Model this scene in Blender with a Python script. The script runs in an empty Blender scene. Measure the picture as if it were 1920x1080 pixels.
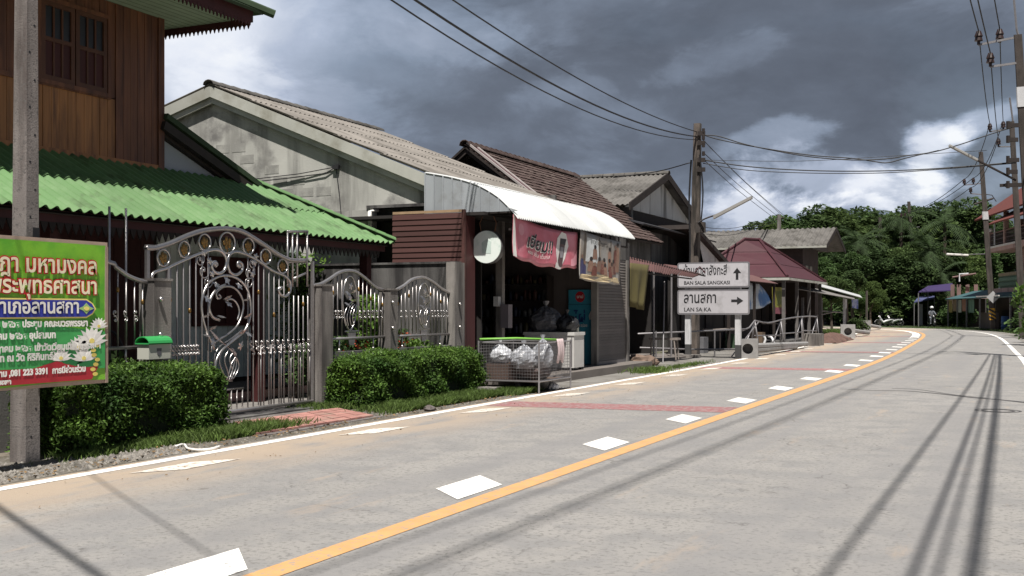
import bpy, math, random, mathutils
from mathutils import Vector
R = math.radians
SC = bpy.context.scene
COL = SC.collection
rnd = random.Random(7)

# ------------------------------------------------------------------ camera, sky, sun, exposure
YAW = math.atan(970 / 2100)
cam_d = bpy.data.cameras.new('camera'); cam = bpy.data.objects.new('camera', cam_d); COL.objects.link(cam)
cam.location = (0, 0, 1.5); cam.rotation_euler = (R(90), 0, YAW)
cam_d.sensor_width = 36; cam_d.lens = 36 * 2100 / 1920; cam_d.shift_y = 40 / 1920
cam_d.clip_end = 3000; cam_d.clip_start = 0.1
SC.camera = cam
SC.view_settings.view_transform = 'Standard'; SC.view_settings.look = 'None'
SC.view_settings.gamma = 1; SC.view_settings.use_curve_mapping = False
EXPO = 0.58
SC.view_settings.exposure = EXPO
SC.cycles.use_denoising = True
SC.cycles.max_bounces = 5; SC.cycles.transparent_max_bounces = 8; SC.cycles.sample_clamp_indirect = 4
SUN = Vector((0.19, -0.45, 1.0))                      # towards the sun
sun_d = bpy.data.lights.new('sun', 'SUN'); sun_d.energy = 5.0; sun_d.angle = R(0.8); sun_d.color = (1, .955, .89)
sun = bpy.data.objects.new('sun', sun_d); COL.objects.link(sun)
sun.rotation_euler = (-SUN).to_track_quat('-Z', 'Y').to_euler(); sun.location = (0, 0, 30)

F = 2100.0; CS, SN = math.cos(YAW), math.sin(YAW)
def px(u, v, z):
    """a point of the place (along the road, left of the camera, height) that lies z metres ahead"""
    x = (u - 960) / F * z
    return (x * SN + z * CS, -x * CS + z * SN, 1.5 + (580 - v) / F * z)
def pa(u, v, a):
    """the point seen at u, v on the vertical plane a metres to the left of the camera"""
    k = (u - 960) / F
    t = a * (CS + k * SN) / (SN - k * CS)
    z = t * CS + a * SN
    return (t, a, 1.5 + (580 - v) / F * z)
def pt(u, v, t):
    """the point seen at u, v on the vertical plane t metres along the road"""
    k = (u - 960) / F
    a = t * (SN - k * CS) / (CS + k * SN)
    z = t * CS + a * SN
    return (t, a, 1.5 + (580 - v) / F * z)
def W(p): return Vector((-p[1], p[0], p[2]))

# ---- world: Nishita sky behind a broken deck of storm cloud
w = bpy.data.worlds.new('World'); SC.world = w; w.use_nodes = True
nt = w.node_tree; nt.nodes.clear(); L = nt.links.new
def nd(t, **k):
    n = nt.nodes.new(t)
    for a, b in k.items(): setattr(n, a, b)
    return n
def mth(op, a, b=None, c=None, clamp=False):
    n = nd('ShaderNodeMath', operation=op); n.use_clamp = clamp
    for i, x in enumerate((a, b, c)):
        if x is None: continue
        if isinstance(x, (int, float)): n.inputs[i].default_value = x
        else: L(x, n.inputs[i])
    return n.outputs[0]
def vm(op, a, b=None, s=None):
    n = nd('ShaderNodeVectorMath', operation=op)
    for i, x in enumerate((a, b)):
        if x is None: continue
        if isinstance(x, (tuple, Vector)): n.inputs[i].default_value = x
        else: L(x, n.inputs[i])
    if s is not None: n.inputs[3].default_value = s
    return n
tc = nd('ShaderNodeTexCoord').outputs['Generated']
sep = nd('ShaderNodeSeparateXYZ'); L(tc, sep.inputs[0])
zz = mth('ADD', mth('MAXIMUM', sep.outputs[2], 0.0), 0.22)
cmb = nd('ShaderNodeCombineXYZ'); L(mth('DIVIDE', sep.outputs[0], zz), cmb.inputs[0]); L(mth('DIVIDE', sep.outputs[1], zz), cmb.inputs[1])
def noise(vec, scale, detail=5, rough=.55, dist=0.0):
    n = nd('ShaderNodeTexNoise'); n.inputs['Scale'].default_value = scale; n.inputs['Detail'].default_value = detail
    n.inputs['Roughness'].default_value = rough; n.inputs['Distortion'].default_value = dist; L(vec, n.inputs['Vector']); return n
mpn = nd('ShaderNodeMapping'); mpn.inputs['Scale'].default_value = (1, 1, 2.0); L(tc, mpn.inputs[0]); flatv = mpn.outputs[0]
deck = noise(flatv, 2.6, 7, .52, .35).outputs['Fac']
wn = noise(tc, 5.0, 6, .6)
warp = vm('SCALE', vm('SUBTRACT', wn.outputs['Color'], (.5, .5, .5)).outputs[0], s=.075).outputs[0]
wd = vm('ADD', tc, warp).outputs[0]
# bearings of the cloud masses: tangents about the direction the street runs past
FW = Vector((-SN, CS, 0)); RT = Vector((CS, SN, 0))
def dotv(v): n = vm('DOT_PRODUCT', wd, v); return n.outputs['Value']
fw_ = mth('MAXIMUM', dotv(FW), .15); bx = mth('DIVIDE', dotv(RT), fw_); by = mth('DIVIDE', dotv(Vector((0, 0, 1))), fw_)
puff = noise(flatv, 9, 9, .62, .2).outputs['Fac']; puff2 = mth('MULTIPLY', mth('SUBTRACT', puff, .5), 1.9)
def mass(u, v, ru, rv, amp, ang=0.0, crisp=False):
    """a cloud mass: bearing and height of its centre, half extents"""
    x0, y0 = (u - 960) / F, (580 - v) / F; ca, sa = math.cos(R(ang)), math.sin(R(ang))
    dx = mth('SUBTRACT', bx, x0); dy = mth('SUBTRACT', by, y0)
    p = mth('MULTIPLY', mth('ADD', mth('MULTIPLY', dx, ca), mth('MULTIPLY', dy, sa)), F / ru); q = mth('MULTIPLY', mth('SUBTRACT', mth('MULTIPLY', dy, ca), mth('MULTIPLY', dx, sa)), F / rv)
    g = mth('POWER', 2.71828, mth('MULTIPLY', mth('ADD', mth('MULTIPLY', p, p), mth('MULTIPLY', q, q)), -1.0))
    if crisp:
        n = nd('ShaderNodeMapRange', interpolation_type='SMOOTHSTEP'); L(mth('ADD', g, puff2), n.inputs[0]); n.inputs[1].default_value = .38; n.inputs[2].default_value = .85
        g = mth('MULTIPLY', n.outputs[0], mth('POWER', g, .35))
    return mth('MULTIPLY', g, amp)
lum = mth('MULTIPLY_ADD', mth('SUBTRACT', deck, .5), .44, .245)
for a in [(310, 130, 210, 170, .46), (430, 20, 260, 110, .30), (620, 60, 200, 130, .16), (620, 250, 330, 150, .09), (760, 60, 260, 90, .07, -10, True), (640, 190, 200, 60, .08, -15, True), (440, 190, 150, 80, .12, 10, True),
          (1080, 55, 280, 55, -.05, -8), (1660, 130, 330, 110, -.07), (1150, 300, 280, 50, -.035), (860, 290, 160, 90, -.03),
          (1060, 170, 150, 34, .06, 6, True), (1340, 118, 170, 50, .08, 15, True), (1300, 205, 260, 50, .03, 8, True), (880, 90, 200, 60, .05, -14, True),
          (1375, 395, 150, 75, .50, 8, True), (1500, 335, 210, 60, .34, 4, True), (1450, 268, 170, 40, .18, 10, True), (1760, 275, 95, 85, .60, 35, True),
          (1700, 345, 170, 60, .38, 6, True), (1570, 385, 130, 26, .30, 0, True), (1850, 225, 90, 36, .30, 20, True), (1890, 330, 90, 70, .16, 0, True), (1240, 400, 120, 60, .16, 0, True)]:
    lum = mth('ADD', lum, mass(*a))
lum = mth('MULTIPLY_ADD', mth('SUBTRACT', puff, .5), .34, lum)
bil = noise(flatv, 4.2, 8, .6, .6).outputs['Fac']; bm_ = nd('ShaderNodeMapRange', interpolation_type='SMOOTHSTEP'); L(bil, bm_.inputs[0]); bm_.inputs[1].default_value = .47; bm_.inputs[2].default_value = .60
lum = mth('MULTIPLY_ADD', mth('SUBTRACT', bm_.outputs[0], .5), .085, lum)
rp = nd('ShaderNodeValToRGB'); L(lum, rp.inputs[0]); cr = rp.color_ramp
kk = 1 / 2 ** EXPO
for i, (p, c) in enumerate([(.0, (.072, .083, .108)), (.22, (.138, .163, .212)), (.38, (.245, .295, .385)), (.6, (.45, .51, .64)), (.85, (.80, .84, .93)), (1.0, (.95, .97, 1.0))]):
    e = cr.elements[i] if i < 2 else cr.elements.new(p)
    e.position = p; e.color = (c[0] * kk, c[1] * kk, c[2] * kk, 1)
sky = nd('ShaderNodeTexSky', sky_type='NISHITA'); sky.sun_disc = False
sky.sun_elevation = math.atan2(SUN.z, math.hypot(SUN.x, SUN.y)); sky.sun_rotation = math.atan2(SUN.x, SUN.y); sky.air_density = 1.2; sky.dust_density = 1.5
skm = vm('SCALE', sky.outputs[0], s=.1).outputs[0]
cov = nd('ShaderNodeMapRange'); L(deck, cov.inputs[0]); cov.inputs[1].default_value = .25; cov.inputs[2].default_value = .5; cov.inputs[3].default_value = .8; cov.inputs[4].default_value = 1.0
mx = nd('ShaderNodeMixRGB'); L(cov.outputs[0], mx.inputs[0]); L(skm, mx.inputs[1]); L(rp.outputs[0], mx.inputs[2])
bg = nd('ShaderNodeBackground'); L(mx.outputs[0], bg.inputs[0]); bg.inputs[1].default_value = 1.0
out = nd('ShaderNodeOutputWorld'); L(bg.outputs[0], out.inputs[0])

# ------------------------------------------------------------------ materials
MATS = {}
def M(name, col, rough=.8, var=.18, scale=3.0, bump=0.0, bscale=40, metal=0.0, stain=None, island=0.0, spec=.4,
      speck=None, stretch=None, alpha=None, trans=0.0, emit=None, hue=None, streak=None, leafy=0.0):
    if name in MATS: return MATS[name]
    m = bpy.data.materials.new(name); m.use_nodes = True; t = m.node_tree; ns = t.nodes; lk = t.links.new
    b = ns['Principled BSDF']; b.inputs['Roughness'].default_value = rough; b.inputs['Metallic'].default_value = metal
    b.inputs['Specular IOR Level'].default_value = spec
    geo = ns.new('ShaderNodeNewGeometry'); pos = geo.outputs['Position']
    def mp(sc):
        n = ns.new('ShaderNodeMapping'); lk(pos, n.inputs[0]); n.inputs['Scale'].default_value = sc; return n.outputs[0]
    def nz(vec, s, d=4, r=.55):
        n = ns.new('ShaderNodeTexNoise'); lk(vec, n.inputs['Vector']); n.inputs['Scale'].default_value = s
        n.inputs['Detail'].default_value = d; n.inputs['Roughness'].default_value = r; return n.outputs['Fac']
    def mr(x, a, b_, c, d):
        n = ns.new('ShaderNodeMapRange'); lk(x, n.inputs[0])
        for i, q in enumerate((a, b_, c, d)): n.inputs[i + 1].default_value = q
        return n.outputs[0]
    vec = mp(stretch or (1, 1, 1))
    val = mr(nz(vec, scale), .25, .75, 1 - var, 1 + var)
    def mul(c, f):
        n = ns.new('ShaderNodeVectorMath'); n.operation = 'SCALE'
        if isinstance(c, tuple): n.inputs[0].default_value = c
        else: lk(c, n.inputs[0])
        lk(f, n.inputs['Scale']); return n.outputs[0]
    def mix(f, a, c):
        n = ns.new('ShaderNodeMixRGB'); lk(f, n.inputs[0]); lk(a, n.inputs[1]); n.inputs[2].default_value = (*c, 1); return n.outputs[0]
    c = mul(tuple(col), val)
    if hue:                                            # second colour, patchy
        c = mix(mr(nz(mp((1, 1, 1)), hue[1], 5), hue[2], hue[3], 0, 1), c, hue[0])
    if island:
        c = mul(c, mr(geo.outputs['Random Per Island'], 0, 1, 1 - island, 1 + island))
    oi = ns.new('ShaderNodeObjectInfo'); c = mul(c, mr(oi.outputs['Random'], 0, 1, .86, 1.14))
    if stain:                                          # (colour, scale, lo, hi)
        c = mix(mr(nz(mp((1, 1, 1)), stain[1], 6, .6), stain[2], stain[3], 0, 1), c, stain[0])
    if streak:                                         # vertical runs of dirt
        c = mix(mr(nz(mp((1, 1, .12)), streak[1], 5, .6), streak[2], streak[3], 0, 1), c, streak[0])
    if speck:
        c = mix(mr(nz(mp((1, 1, 1)), speck[1], 2, .7), speck[2], speck[3], 0, 1), c, speck[0])
    lk(c, b.inputs['Base Color'])
    if bump:
        n = ns.new('ShaderNodeBump'); n.inputs['Strength'].default_value = bump; n.inputs['Distance'].default_value = .02
        lk(nz(vec, bscale, 4, .6), n.inputs['Height']); lk(n.outputs[0], b.inputs['Normal'])
    if alpha is not None: b.inputs['Alpha'].default_value = alpha
    if trans: b.inputs['Transmission Weight'].default_value = trans
    if emit: b.inputs['Emission Color'].default_value = (*emit[0], 1); b.inputs['Emission Strength'].default_value = emit[1]
    if leafy:                                          # thin leaves let some light through
        tr = ns.new('ShaderNodeBsdfTranslucent'); lk(c, tr.inputs[0]); ms = ns.new('ShaderNodeMixShader'); ms.inputs[0].default_value = leafy
        lk(b.outputs[0], ms.inputs[1]); lk(tr.outputs[0], ms.inputs[2]); lk(ms.outputs[0], ns['Material Output'].inputs[0])
    MATS[name] = m; return m

# ------------------------------------------------------------------ mesh helpers; every point is (t along road, a left of camera, h up)
def vadd(a, b): return (a[0] + b[0], a[1] + b[1], a[2] + b[2])
def vsub(a, b): return (a[0] - b[0], a[1] - b[1], a[2] - b[2])
def vmul(a, s): return (a[0] * s, a[1] * s, a[2] * s)
def lerp(a, b, k): return tuple(a[i] + (b[i] - a[i]) * k for i in range(len(a)))
def vlen(a): return math.sqrt(sum(x * x for x in a))
def vnorm(a): l = vlen(a) or 1; return vmul(a, 1 / l)
def cross(a, b): return (a[1] * b[2] - a[2] * b[1], a[2] * b[0] - a[0] * b[2], a[0] * b[1] - a[1] * b[0])
LOC = {}
class MB:
    def __init__(s, frame=None): s.v = []; s.f = []; s.fr = frame
    def add(s, vs, fs):
        n = len(s.v)
        if s.fr: vs = [s.fr(p) for p in vs]
        s.v += [tuple(p) for p in vs]; s.f += [tuple(i + n for i in f) for f in fs]; return s
    def box(s, t0, t1, a0, a1, h0, h1):
        vs = [(t, a, h) for h in (h0, h1) for a in (a0, a1) for t in (t0, t1)]
        return s.add(vs, [(0, 2, 3, 1), (4, 5, 7, 6), (0, 1, 5, 4), (2, 6, 7, 3), (0, 4, 6, 2), (1, 3, 7, 5)])
    def hexa(s, lo, hi):                               # two quads of four points each
        return s.add(list(lo) + list(hi), [(3, 2, 1, 0), (4, 5, 6, 7), (0, 1, 5, 4), (1, 2, 6, 5), (2, 3, 7, 6), (3, 0, 4, 7)])
    def slab(s, A, B, C, D, th):                       # quad with thickness, along its normal
        n = vmul(vnorm(cross(vsub(B, A), vsub(D, A))), th)
        return s.hexa([vsub(p, n) for p in (A, B, C, D)], [A, B, C, D])
    def poly(s, pts, off):                             # flat outline extruded by a vector
        n = len(pts); top = [vadd(p, off) for p in pts]
        return s.add(list(pts) + top, [tuple(range(n - 1, -1, -1)), tuple(range(n, 2 * n))] + [(i, (i + 1) % n, n + (i + 1) % n, n + i) for i in range(n)])
    def obox(s, c, X, Y, Z):                           # centre and three half axes
        vs = [vadd(c, vadd(vadd(vmul(X, i), vmul(Y, j)), vmul(Z, k))) for k in (-1, 1) for j in (-1, 1) for i in (-1, 1)]
        return s.add(vs, [(0, 2, 3, 1), (4, 5, 7, 6), (0, 1, 5, 4), (2, 6, 7, 3), (0, 4, 6, 2), (1, 3, 7, 5)])
    def tube(s, pts, r, n=6, cap=True, closed=False):
        rs = r if isinstance(r, (list, tuple)) else [r] * len(pts)
        N = len(pts); vs = []; fs = []; prev = None
        for i, p in enumerate(pts):
            if closed: d = vsub(pts[(i + 1) % N], pts[i - 1])
            else: d = vsub(pts[min(i + 1, N - 1)], pts[max(i - 1, 0)])
            d = vnorm(d)
            if prev is None:
                up = (0, 0, 1) if abs(d[2]) < .9 else (1, 0, 0)
                x = vnorm(cross(up, d))
            else:
                x = vnorm(vsub(prev, vmul(d, sum(prev[k] * d[k] for k in range(3)))))
            prev = x; y = cross(d, x)
            for k in range(n):
                an = 2 * math.pi * (k + .5) / n
                vs.append(vadd(p, vadd(vmul(x, rs[i] * math.cos(an)), vmul(y, rs[i] * math.sin(an)))))
        for i in range(N if closed else N - 1):
            j = (i + 1) % N
            for k in range(n):
                fs.append((i * n + k, i * n + (k + 1) % n, j * n + (k + 1) % n, j * n + k))
        if cap and not closed: fs += [tuple(range(n - 1, -1, -1)), tuple((N - 1) * n + k for k in range(n))]
        return s.add(vs, fs)
    def ball(s, c, r, n=8, m=6, sq=(1, 1, 1)):
        vs = [vadd(c, (0, 0, -r * sq[2]))]; fs = []
        for i in range(1, m):
            ph = math.pi * i / m
            for k in range(n):
                an = 2 * math.pi * k / n
                vs.append(vadd(c, (r * sq[0] * math.sin(ph) * math.cos(an), r * sq[1] * math.sin(ph) * math.sin(an), -r * sq[2] * math.cos(ph))))
        vs.append(vadd(c, (0, 0, r * sq[2]))); e = len(vs) - 1
        for k in range(n):
            fs.append((0, 1 + (k + 1) % n, 1 + k)); fs.append((e, 1 + (m - 2) * n + k, 1 + (m - 2) * n + (k + 1) % n))
            for i in range(m - 2):
                a = 1 + i * n; fs.append((a + k, a + (k + 1) % n, a + n + (k + 1) % n, a + n + k))
        return s.add(vs, fs)
    def grid(s, fn, nu, nv, th=0.0):                   # surface fn(u, v) in 0..1, optional thickness vector
        vs = [fn(i / nu, j / nv) for j in range(nv + 1) for i in range(nu + 1)]
        w_ = nu + 1; fs = [(j * w_ + i, j * w_ + i + 1, (j + 1) * w_ + i + 1, (j + 1) * w_ + i) for j in range(nv) for i in range(nu)]
        if not th: return s.add(vs, fs)
        K = len(vs); vs2 = [vadd(p, th) for p in vs]
        fs2 = [tuple(K + q for q in reversed(f)) for f in fs]
        rim = [i for i in range(nu + 1)] + [j * w_ + nu for j in range(1, nv + 1)] + [nv * w_ + i for i in range(nu - 1, -1, -1)] + [j * w_ for j in range(nv - 1, 0, -1)]
        rf = [(rim[(i + 1) % len(rim)], rim[i], K + rim[i], K + rim[(i + 1) % len(rim)]) for i in range(len(rim))]
        return s.add(vs + vs2, fs + fs2 + rf)
    def corr(s, O, U, Wd, u0, u1, low, high, pitch=.177, amp=.025, th=.008, seg=6, lift=0.0):
        """corrugated sheet: O origin, U unit along eave, Wd unit up the slope"""
        N = vnorm(cross(U, Wd)); n = max(2, int(round((u1 - u0) / pitch * seg)))
        top = []; bot = []
        for i in range(n + 1):
            u = u0 + (u1 - u0) * i / n; z = amp * math.cos(2 * math.pi * u / pitch)
            lo = low(u) if callable(low) else low; hi = high(u) if callable(high) else high
            hi = max(hi, lo + .001)
            for w_, l_ in ((lo, lift), (hi, 0)):
                p = vadd(O, vadd(vmul(U, u), vadd(vmul(Wd, w_), vmul(N, z + l_)))); top.append(p); bot.append(vsub(p, vmul(N, th)))
        K = len(top); fs = []
        for i in range(n):
            a, b, c, d = 2 * i, 2 * i + 2, 2 * i + 3, 2 * i + 1
            fs += [(a, b, c, d), (K + d, K + c, K + b, K + a), (a, K + a, K + b, b), (d, c, K + c, K + d)]
        fs += [(0, 1, K + 1, K), (2 * n, K + 2 * n, K + 2 * n + 1, 2 * n + 1)]
        return s.add(top + bot, fs)
    def mesh(s, name, mat=None, off=(0, 0, 0), smooth=False):
        me = bpy.data.meshes.new(name)
        me.from_pydata([(-(p[1] - off[1]), p[0] - off[0], p[2] - off[2]) for p in s.v], [], s.f)
        if mat: me.materials.append(mat)
        if smooth: me.shade_smooth()
        me.update(); return me
    def build(s, name, mat, parent=None, smooth=False, **tags):
        off = LOC.get(parent.name, (0, 0, 0)) if parent else (0, 0, 0)
        if not parent and s.v and not tags.get('kind') == 'structure':
            xs = list(zip(*s.v)); off = ((min(xs[0]) + max(xs[0])) / 2, (min(xs[1]) + max(xs[1])) / 2, min(xs[2]))
        o = bpy.data.objects.new(name, s.mesh(name, mat, off, smooth)); COL.objects.link(o)
        if parent: o.parent = parent
        else: o.location = W(off)
        LOC[o.name] = off
        for k, v_ in tags.items(): o[k] = v_
        return o
def thing(name, label, cat, loc, group=None):
    o = bpy.data.objects.new(name, None); COL.objects.link(o); o.location = W(loc); o.empty_display_size = .2
    o['label'] = label; o['category'] = cat
    if group: o['group'] = group
    LOC[o.name] = tuple(loc); return o
def piece(name, me, parent, loc, rotz=0.0, scale=None, rot=None, **tags):
    o = bpy.data.objects.new(name, me); COL.objects.link(o)
    off = LOC.get(parent.name, (0, 0, 0)) if parent else (0, 0, 0)
    o.parent = parent; o.location = W(vsub(loc, off)); o.rotation_euler = rot or (0, 0, rotz)
    if scale: o.scale = scale
    LOC[o.name] = tuple(loc)
    for k, v_ in tags.items(): o[k] = v_
    return o
def copy_tree(o, parent=None, loc=None, rotz=None, **tags):
    c = o.copy(); COL.objects.link(c); c.parent = parent
    if loc is not None: c.location = W(loc); LOC[c.name] = tuple(loc)
    if rotz is not None: c.rotation_euler = (0, 0, rotz)
    for k, v_ in tags.items(): c[k] = v_
    for ch in list(o.children): copy_tree(ch, c)
    return c
def smooth_path(pts, n=6):
    """Catmull-Rom through the points"""
    out_ = []; P = [pts[0]] + list(pts) + [pts[-1]]
    for i in range(1, len(P) - 2):
        for k in range(n):
            t = k / n; a, b, c, d = P[i - 1], P[i], P[i + 1], P[i + 2]
            out_.append(tuple(.5 * (2 * b[j] + (c[j] - a[j]) * t + (2 * a[j] - 5 * b[j] + 4 * c[j] - d[j]) * t * t + (3 * b[j] - a[j] - 3 * c[j] + d[j]) * t ** 3) for j in range(len(b))))
    out_.append(pts[-1]); return out_
def text(name, body, size, mat, parent, org, xd=(1, 0, 0), up=(0, 0, 1), ext=.002, offset=0.0, align='LEFT', width=None, shear=0.0):
    """raised flat lettering; org is the baseline point, xd the reading direction"""
    cu = bpy.data.curves.new('t', 'FONT'); cu.body = body; cu.size = size; cu.extrude = ext; cu.offset = offset
    cu.align_x = align; cu.resolution_u = 3; cu.shear = shear
    to = bpy.data.objects.new('t', cu); COL.objects.link(to)
    dg = bpy.context.evaluated_depsgraph_get(); me = bpy.data.meshes.new_from_object(to.evaluated_get(dg))
    bpy.data.objects.remove(to); me.name = name
    if len(me.vertices) == 0: return None
    xs = [v.co.x for v in me.vertices]; k = 1.0
    if width: k = width / max(1e-6, max(xs) - min(xs))
    X = W(xd).normalized(); U = W(up).normalized(); N = X.cross(U)
    off = LOC.get(parent.name, (0, 0, 0)); o0 = W(vsub(org, off))
    for v in me.vertices: v.co = o0 + X * (v.co.x * k) + U * v.co.y + N * v.co.z
    me.materials.clear(); me.materials.append(mat)
    o = bpy.data.objects.new(name, me); COL.objects.link(o); o.parent = parent; LOC[o.name] = off; return o
def flat(name, pts, mat, parent, xd, up, org, th=.002):
    """flat printed shape in the plane (xd, up) at org"""
    n = vnorm(cross(xd, up)); q = [vadd(org, vadd(vmul(xd, x), vmul(up, y))) for x, y in pts]
    mb = MB(); mb.poly(q, vmul(n, th)); return mb.build(name, mat, parent)
def ell(cx, cy, rx, ry, n=20, a0=0): return [(cx + rx * math.cos(a0 + 2 * math.pi * i / n), cy + ry * math.sin(a0 + 2 * math.pi * i / n)) for i in range(n)]

# ------------------------------------------------------------------ the materials of the place
asphalt = M('asphalt', (.305, .292, .276), .9, .09, .35, .5, 70, speck=((.17, .163, .155), 24, .52, .66), stain=((.22, .214, .208), 2.2, .46, .60))
shoulder_m = M('shoulder_concrete', (.20, .19, .175), .95, .2, .8, .4, 60, stain=((.12, .11, .095), 1.7, .5, .62))
dirt_m = M('dirt', (.13, .112, .09), 1, .25, 1.2, .6, 50, speck=((.3, .28, .25), 30, .62, .68), stain=((.06, .07, .035), .8, .5, .62))
white_p = M('white_road_paint', (.74, .72, .68), .75, .08, 6, .2, 60, speck=((.38, .36, .34), 24, .58, .68))
yellow_p = M('yellow_road_paint', (.56, .31, .13), .8, .10, 5, .2, 60, speck=((.33, .26, .2), 22, .56, .66))
red_p = M('red_road_paint', (.26, .115, .115), .85, .15, 5, .1, 60, speck=((.28, .24, .23), 12, .48, .66))
dark_mark_m = M('dark_road_mark', (.06, .058, .06), .8, .2, 8)
steel = M('stainless_steel', (.5, .48, .47), .28, .1, 20, metal=.95)
steel_bar = M('brushed_bar', (.33, .31, .305), .38, .15, 20, metal=.75)
brushed = M('brushed_rail', (.42, .40, .395), .36, .12, 20, metal=.8)
steel_dull = M('galvanised_steel', (.24, .23, .235), .5, .15, 12, metal=.55)
gold = M('gilded_metal', (.20, .12, .04), .35, .15, 20, metal=.7)
concrete = M('concrete', (.21, .195, .18), .95, .22, 2.5, .3, 50, streak=((.07, .063, .06), 3, .47, .66))
concrete_l = M('pale_concrete', (.165, .147, .138), .95, .2, 3, .3, 60, speck=((.11, .1, .095), 25, .56, .66), streak=((.085, .07, .065), 4, .46, .62))
concrete_d = M('weathered_concrete', (.13, .125, .12), .95, .3, 2.0, .3, 50, streak=((.03, .028, .028), 2, .42, .6))
plaster = M('old_plaster', (.36, .355, .33), .95, .15, 1.1, .25, 50, stain=((.15, .145, .14), 1.3, .50, .66), streak=((.17, .165, .155), 1.6, .5, .68))
plaster_w = M('whitewashed_wall', (.60, .60, .59), .9, .1, 1.5, .15, 50, streak=((.1, .095, .09), 1.5, .55, .7))
greywall = M('grey_blue_boards', (.60, .66, .64), .8, .1, 3, stretch=(1, 1, .1))
wood_up = M('varnished_teak_planks', (.15, .06, .03), .5, .3, 5, .15, 40, stretch=(3, 3, .18), streak=((.07, .028, .017), 6, .45, .65))
wood_lo = M('light_teak_planks', (.33, .145, .052), .5, .25, 5, .15, 40, stretch=(3, 3, .18), streak=((.15, .065, .03), 6, .5, .68))
maroon = M('maroon_wood', (.05, .012, .012), .6, .25, 3, stretch=(1, 1, .2))
redside = M('red_brown_siding', (.07, .028, .024), .7, .2, 3, .1, 60, stretch=(.2, .2, 3))
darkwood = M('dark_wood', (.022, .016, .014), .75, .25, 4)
glass_m = M('dark_window_glass', (.018, .018, .022), .35, .1, 3, spec=.6)
green_t = M('green_roof_tile', (.088, .178, .064), .7, .1, 1.6, .15, 30, stain=((.05, .09, .032), 2.2, .54, .70), speck=((.08, .12, .04), 9, .7, .75), hue=((.12, .21, .09), 3.0, .45, .7))
green_d = M('mossy_green_ridge', (.028, .05, .022), .8, .25, 4)
fibro = M('fibre_cement_roof', (.195, .178, .160), .95, .12, 2, .2, 60, stain=((.13, .118, .105), 1.5, .48, .62))
fibro_g = M('grey_fibre_cement_roof', (.115, .108, .10), .95, .2, 2, .2, 60, stain=((.06, .056, .05), 1.5, .5, .65))
brown_t = M('brown_roof_tile', (.07, .045, .04), .9, .3, 3, .3, 60, stain=((.11, .08, .07), 2.5, .5, .65))
maroon_r = M('maroon_metal_roof', (.060, .018, .024), .65, .12, 1.5, stain=((.06, .022, .026), 1.2, .5, .7))
rust_r = M('rusty_maroon_sheet', (.115, .058, .055), .8, .25, 3, .1, 30, stain=((.10, .05, .045), 3, .45, .65))
white_mtl = M('white_metal_sheet', (.47, .48, .475), .45, .05, 3, spec=.5)
grey_mtl = M('grey_metal_sheet', (.30, .32, .34), .5, .12, 3, stretch=(1, 1, .2), stain=((.2, .2, .2), 1.5, .55, .7))
soffit_m = M('pale_green_soffit', (.27, .33, .25), .8, .1, 4)
fascia_w = M('cream_fascia', (.36, .36, .325), .8, .12, 2, stain=((.25, .24, .2), 1.5, .5, .7))
leaf_h = M('hedge_leaf', (.09, .165, .026), .75, .25, 2.2, island=.55, hue=((.035, .085, .014), 1.6, .4, .65), leafy=.38)
leaf_t = M('wood_leaf', (.055, .088, .036), .9, .3, .12, island=.35, spec=.1, hue=((.085, .125, .04), .10, .45, .62), leafy=.38)
leaf_l = M('bright_leaf', (.065, .115, .035), .85, .3, .3, island=.45, leafy=.38)
leaf_p = M('palm_leaf', (.042, .07, .026), .9, .3, .8, island=.4, leafy=.38)
leaf_g = M('garden_leaf', (.10, .18, .03), .5, .3, 3, island=.5, leafy=.38)
grass_m = M('grass_blade', (.10, .155, .035), .7, .3, 3, island=.4, leafy=.38)
bark = M('bark', (.07, .055, .042), .95, .25, 4, .4, 20)
black_pl = M('black_plastic', (.02, .02, .022), .45, .1, 5)
wire_m = M('black_cable', (.018, .018, .02), .6, .05, 5)
offwhite = M('off_white_enamel', (.50, .49, .47), .4, .06, 4, stain=((.32, .29, .26), 3, .6, .75))
sign_w = M('sign_sheeting', (.42, .41, .43), .45, .06, 2.5, stain=((.33, .32, .33), 2.5, .5, .7))
sign_k = M('black_sign_paint', (.018, .018, .02), .6, .05, 5)
post_w = M('white_post_paint', (.55, .55, .56), .7, .1, 5, streak=((.3, .3, .3), 6, .55, .7))
pink_tile = M('pink_tile', (.42, .27, .25), .5, .1, 5)
red_tile = M('red_paver', (.34, .165, .14), .85, .15, 6, .2, 50, stain=((.28, .20, .16), 3, .5, .68))

# ------------------------------------------------------------------ ground and road
g = MB(); g.add([(-300, -500, 0), (900, -500, 0), (900, 600, 0), (-300, 600, 0)], [(0, 1, 2, 3)])
ground = g.build('ground', dirt_m, kind='structure')

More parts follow.
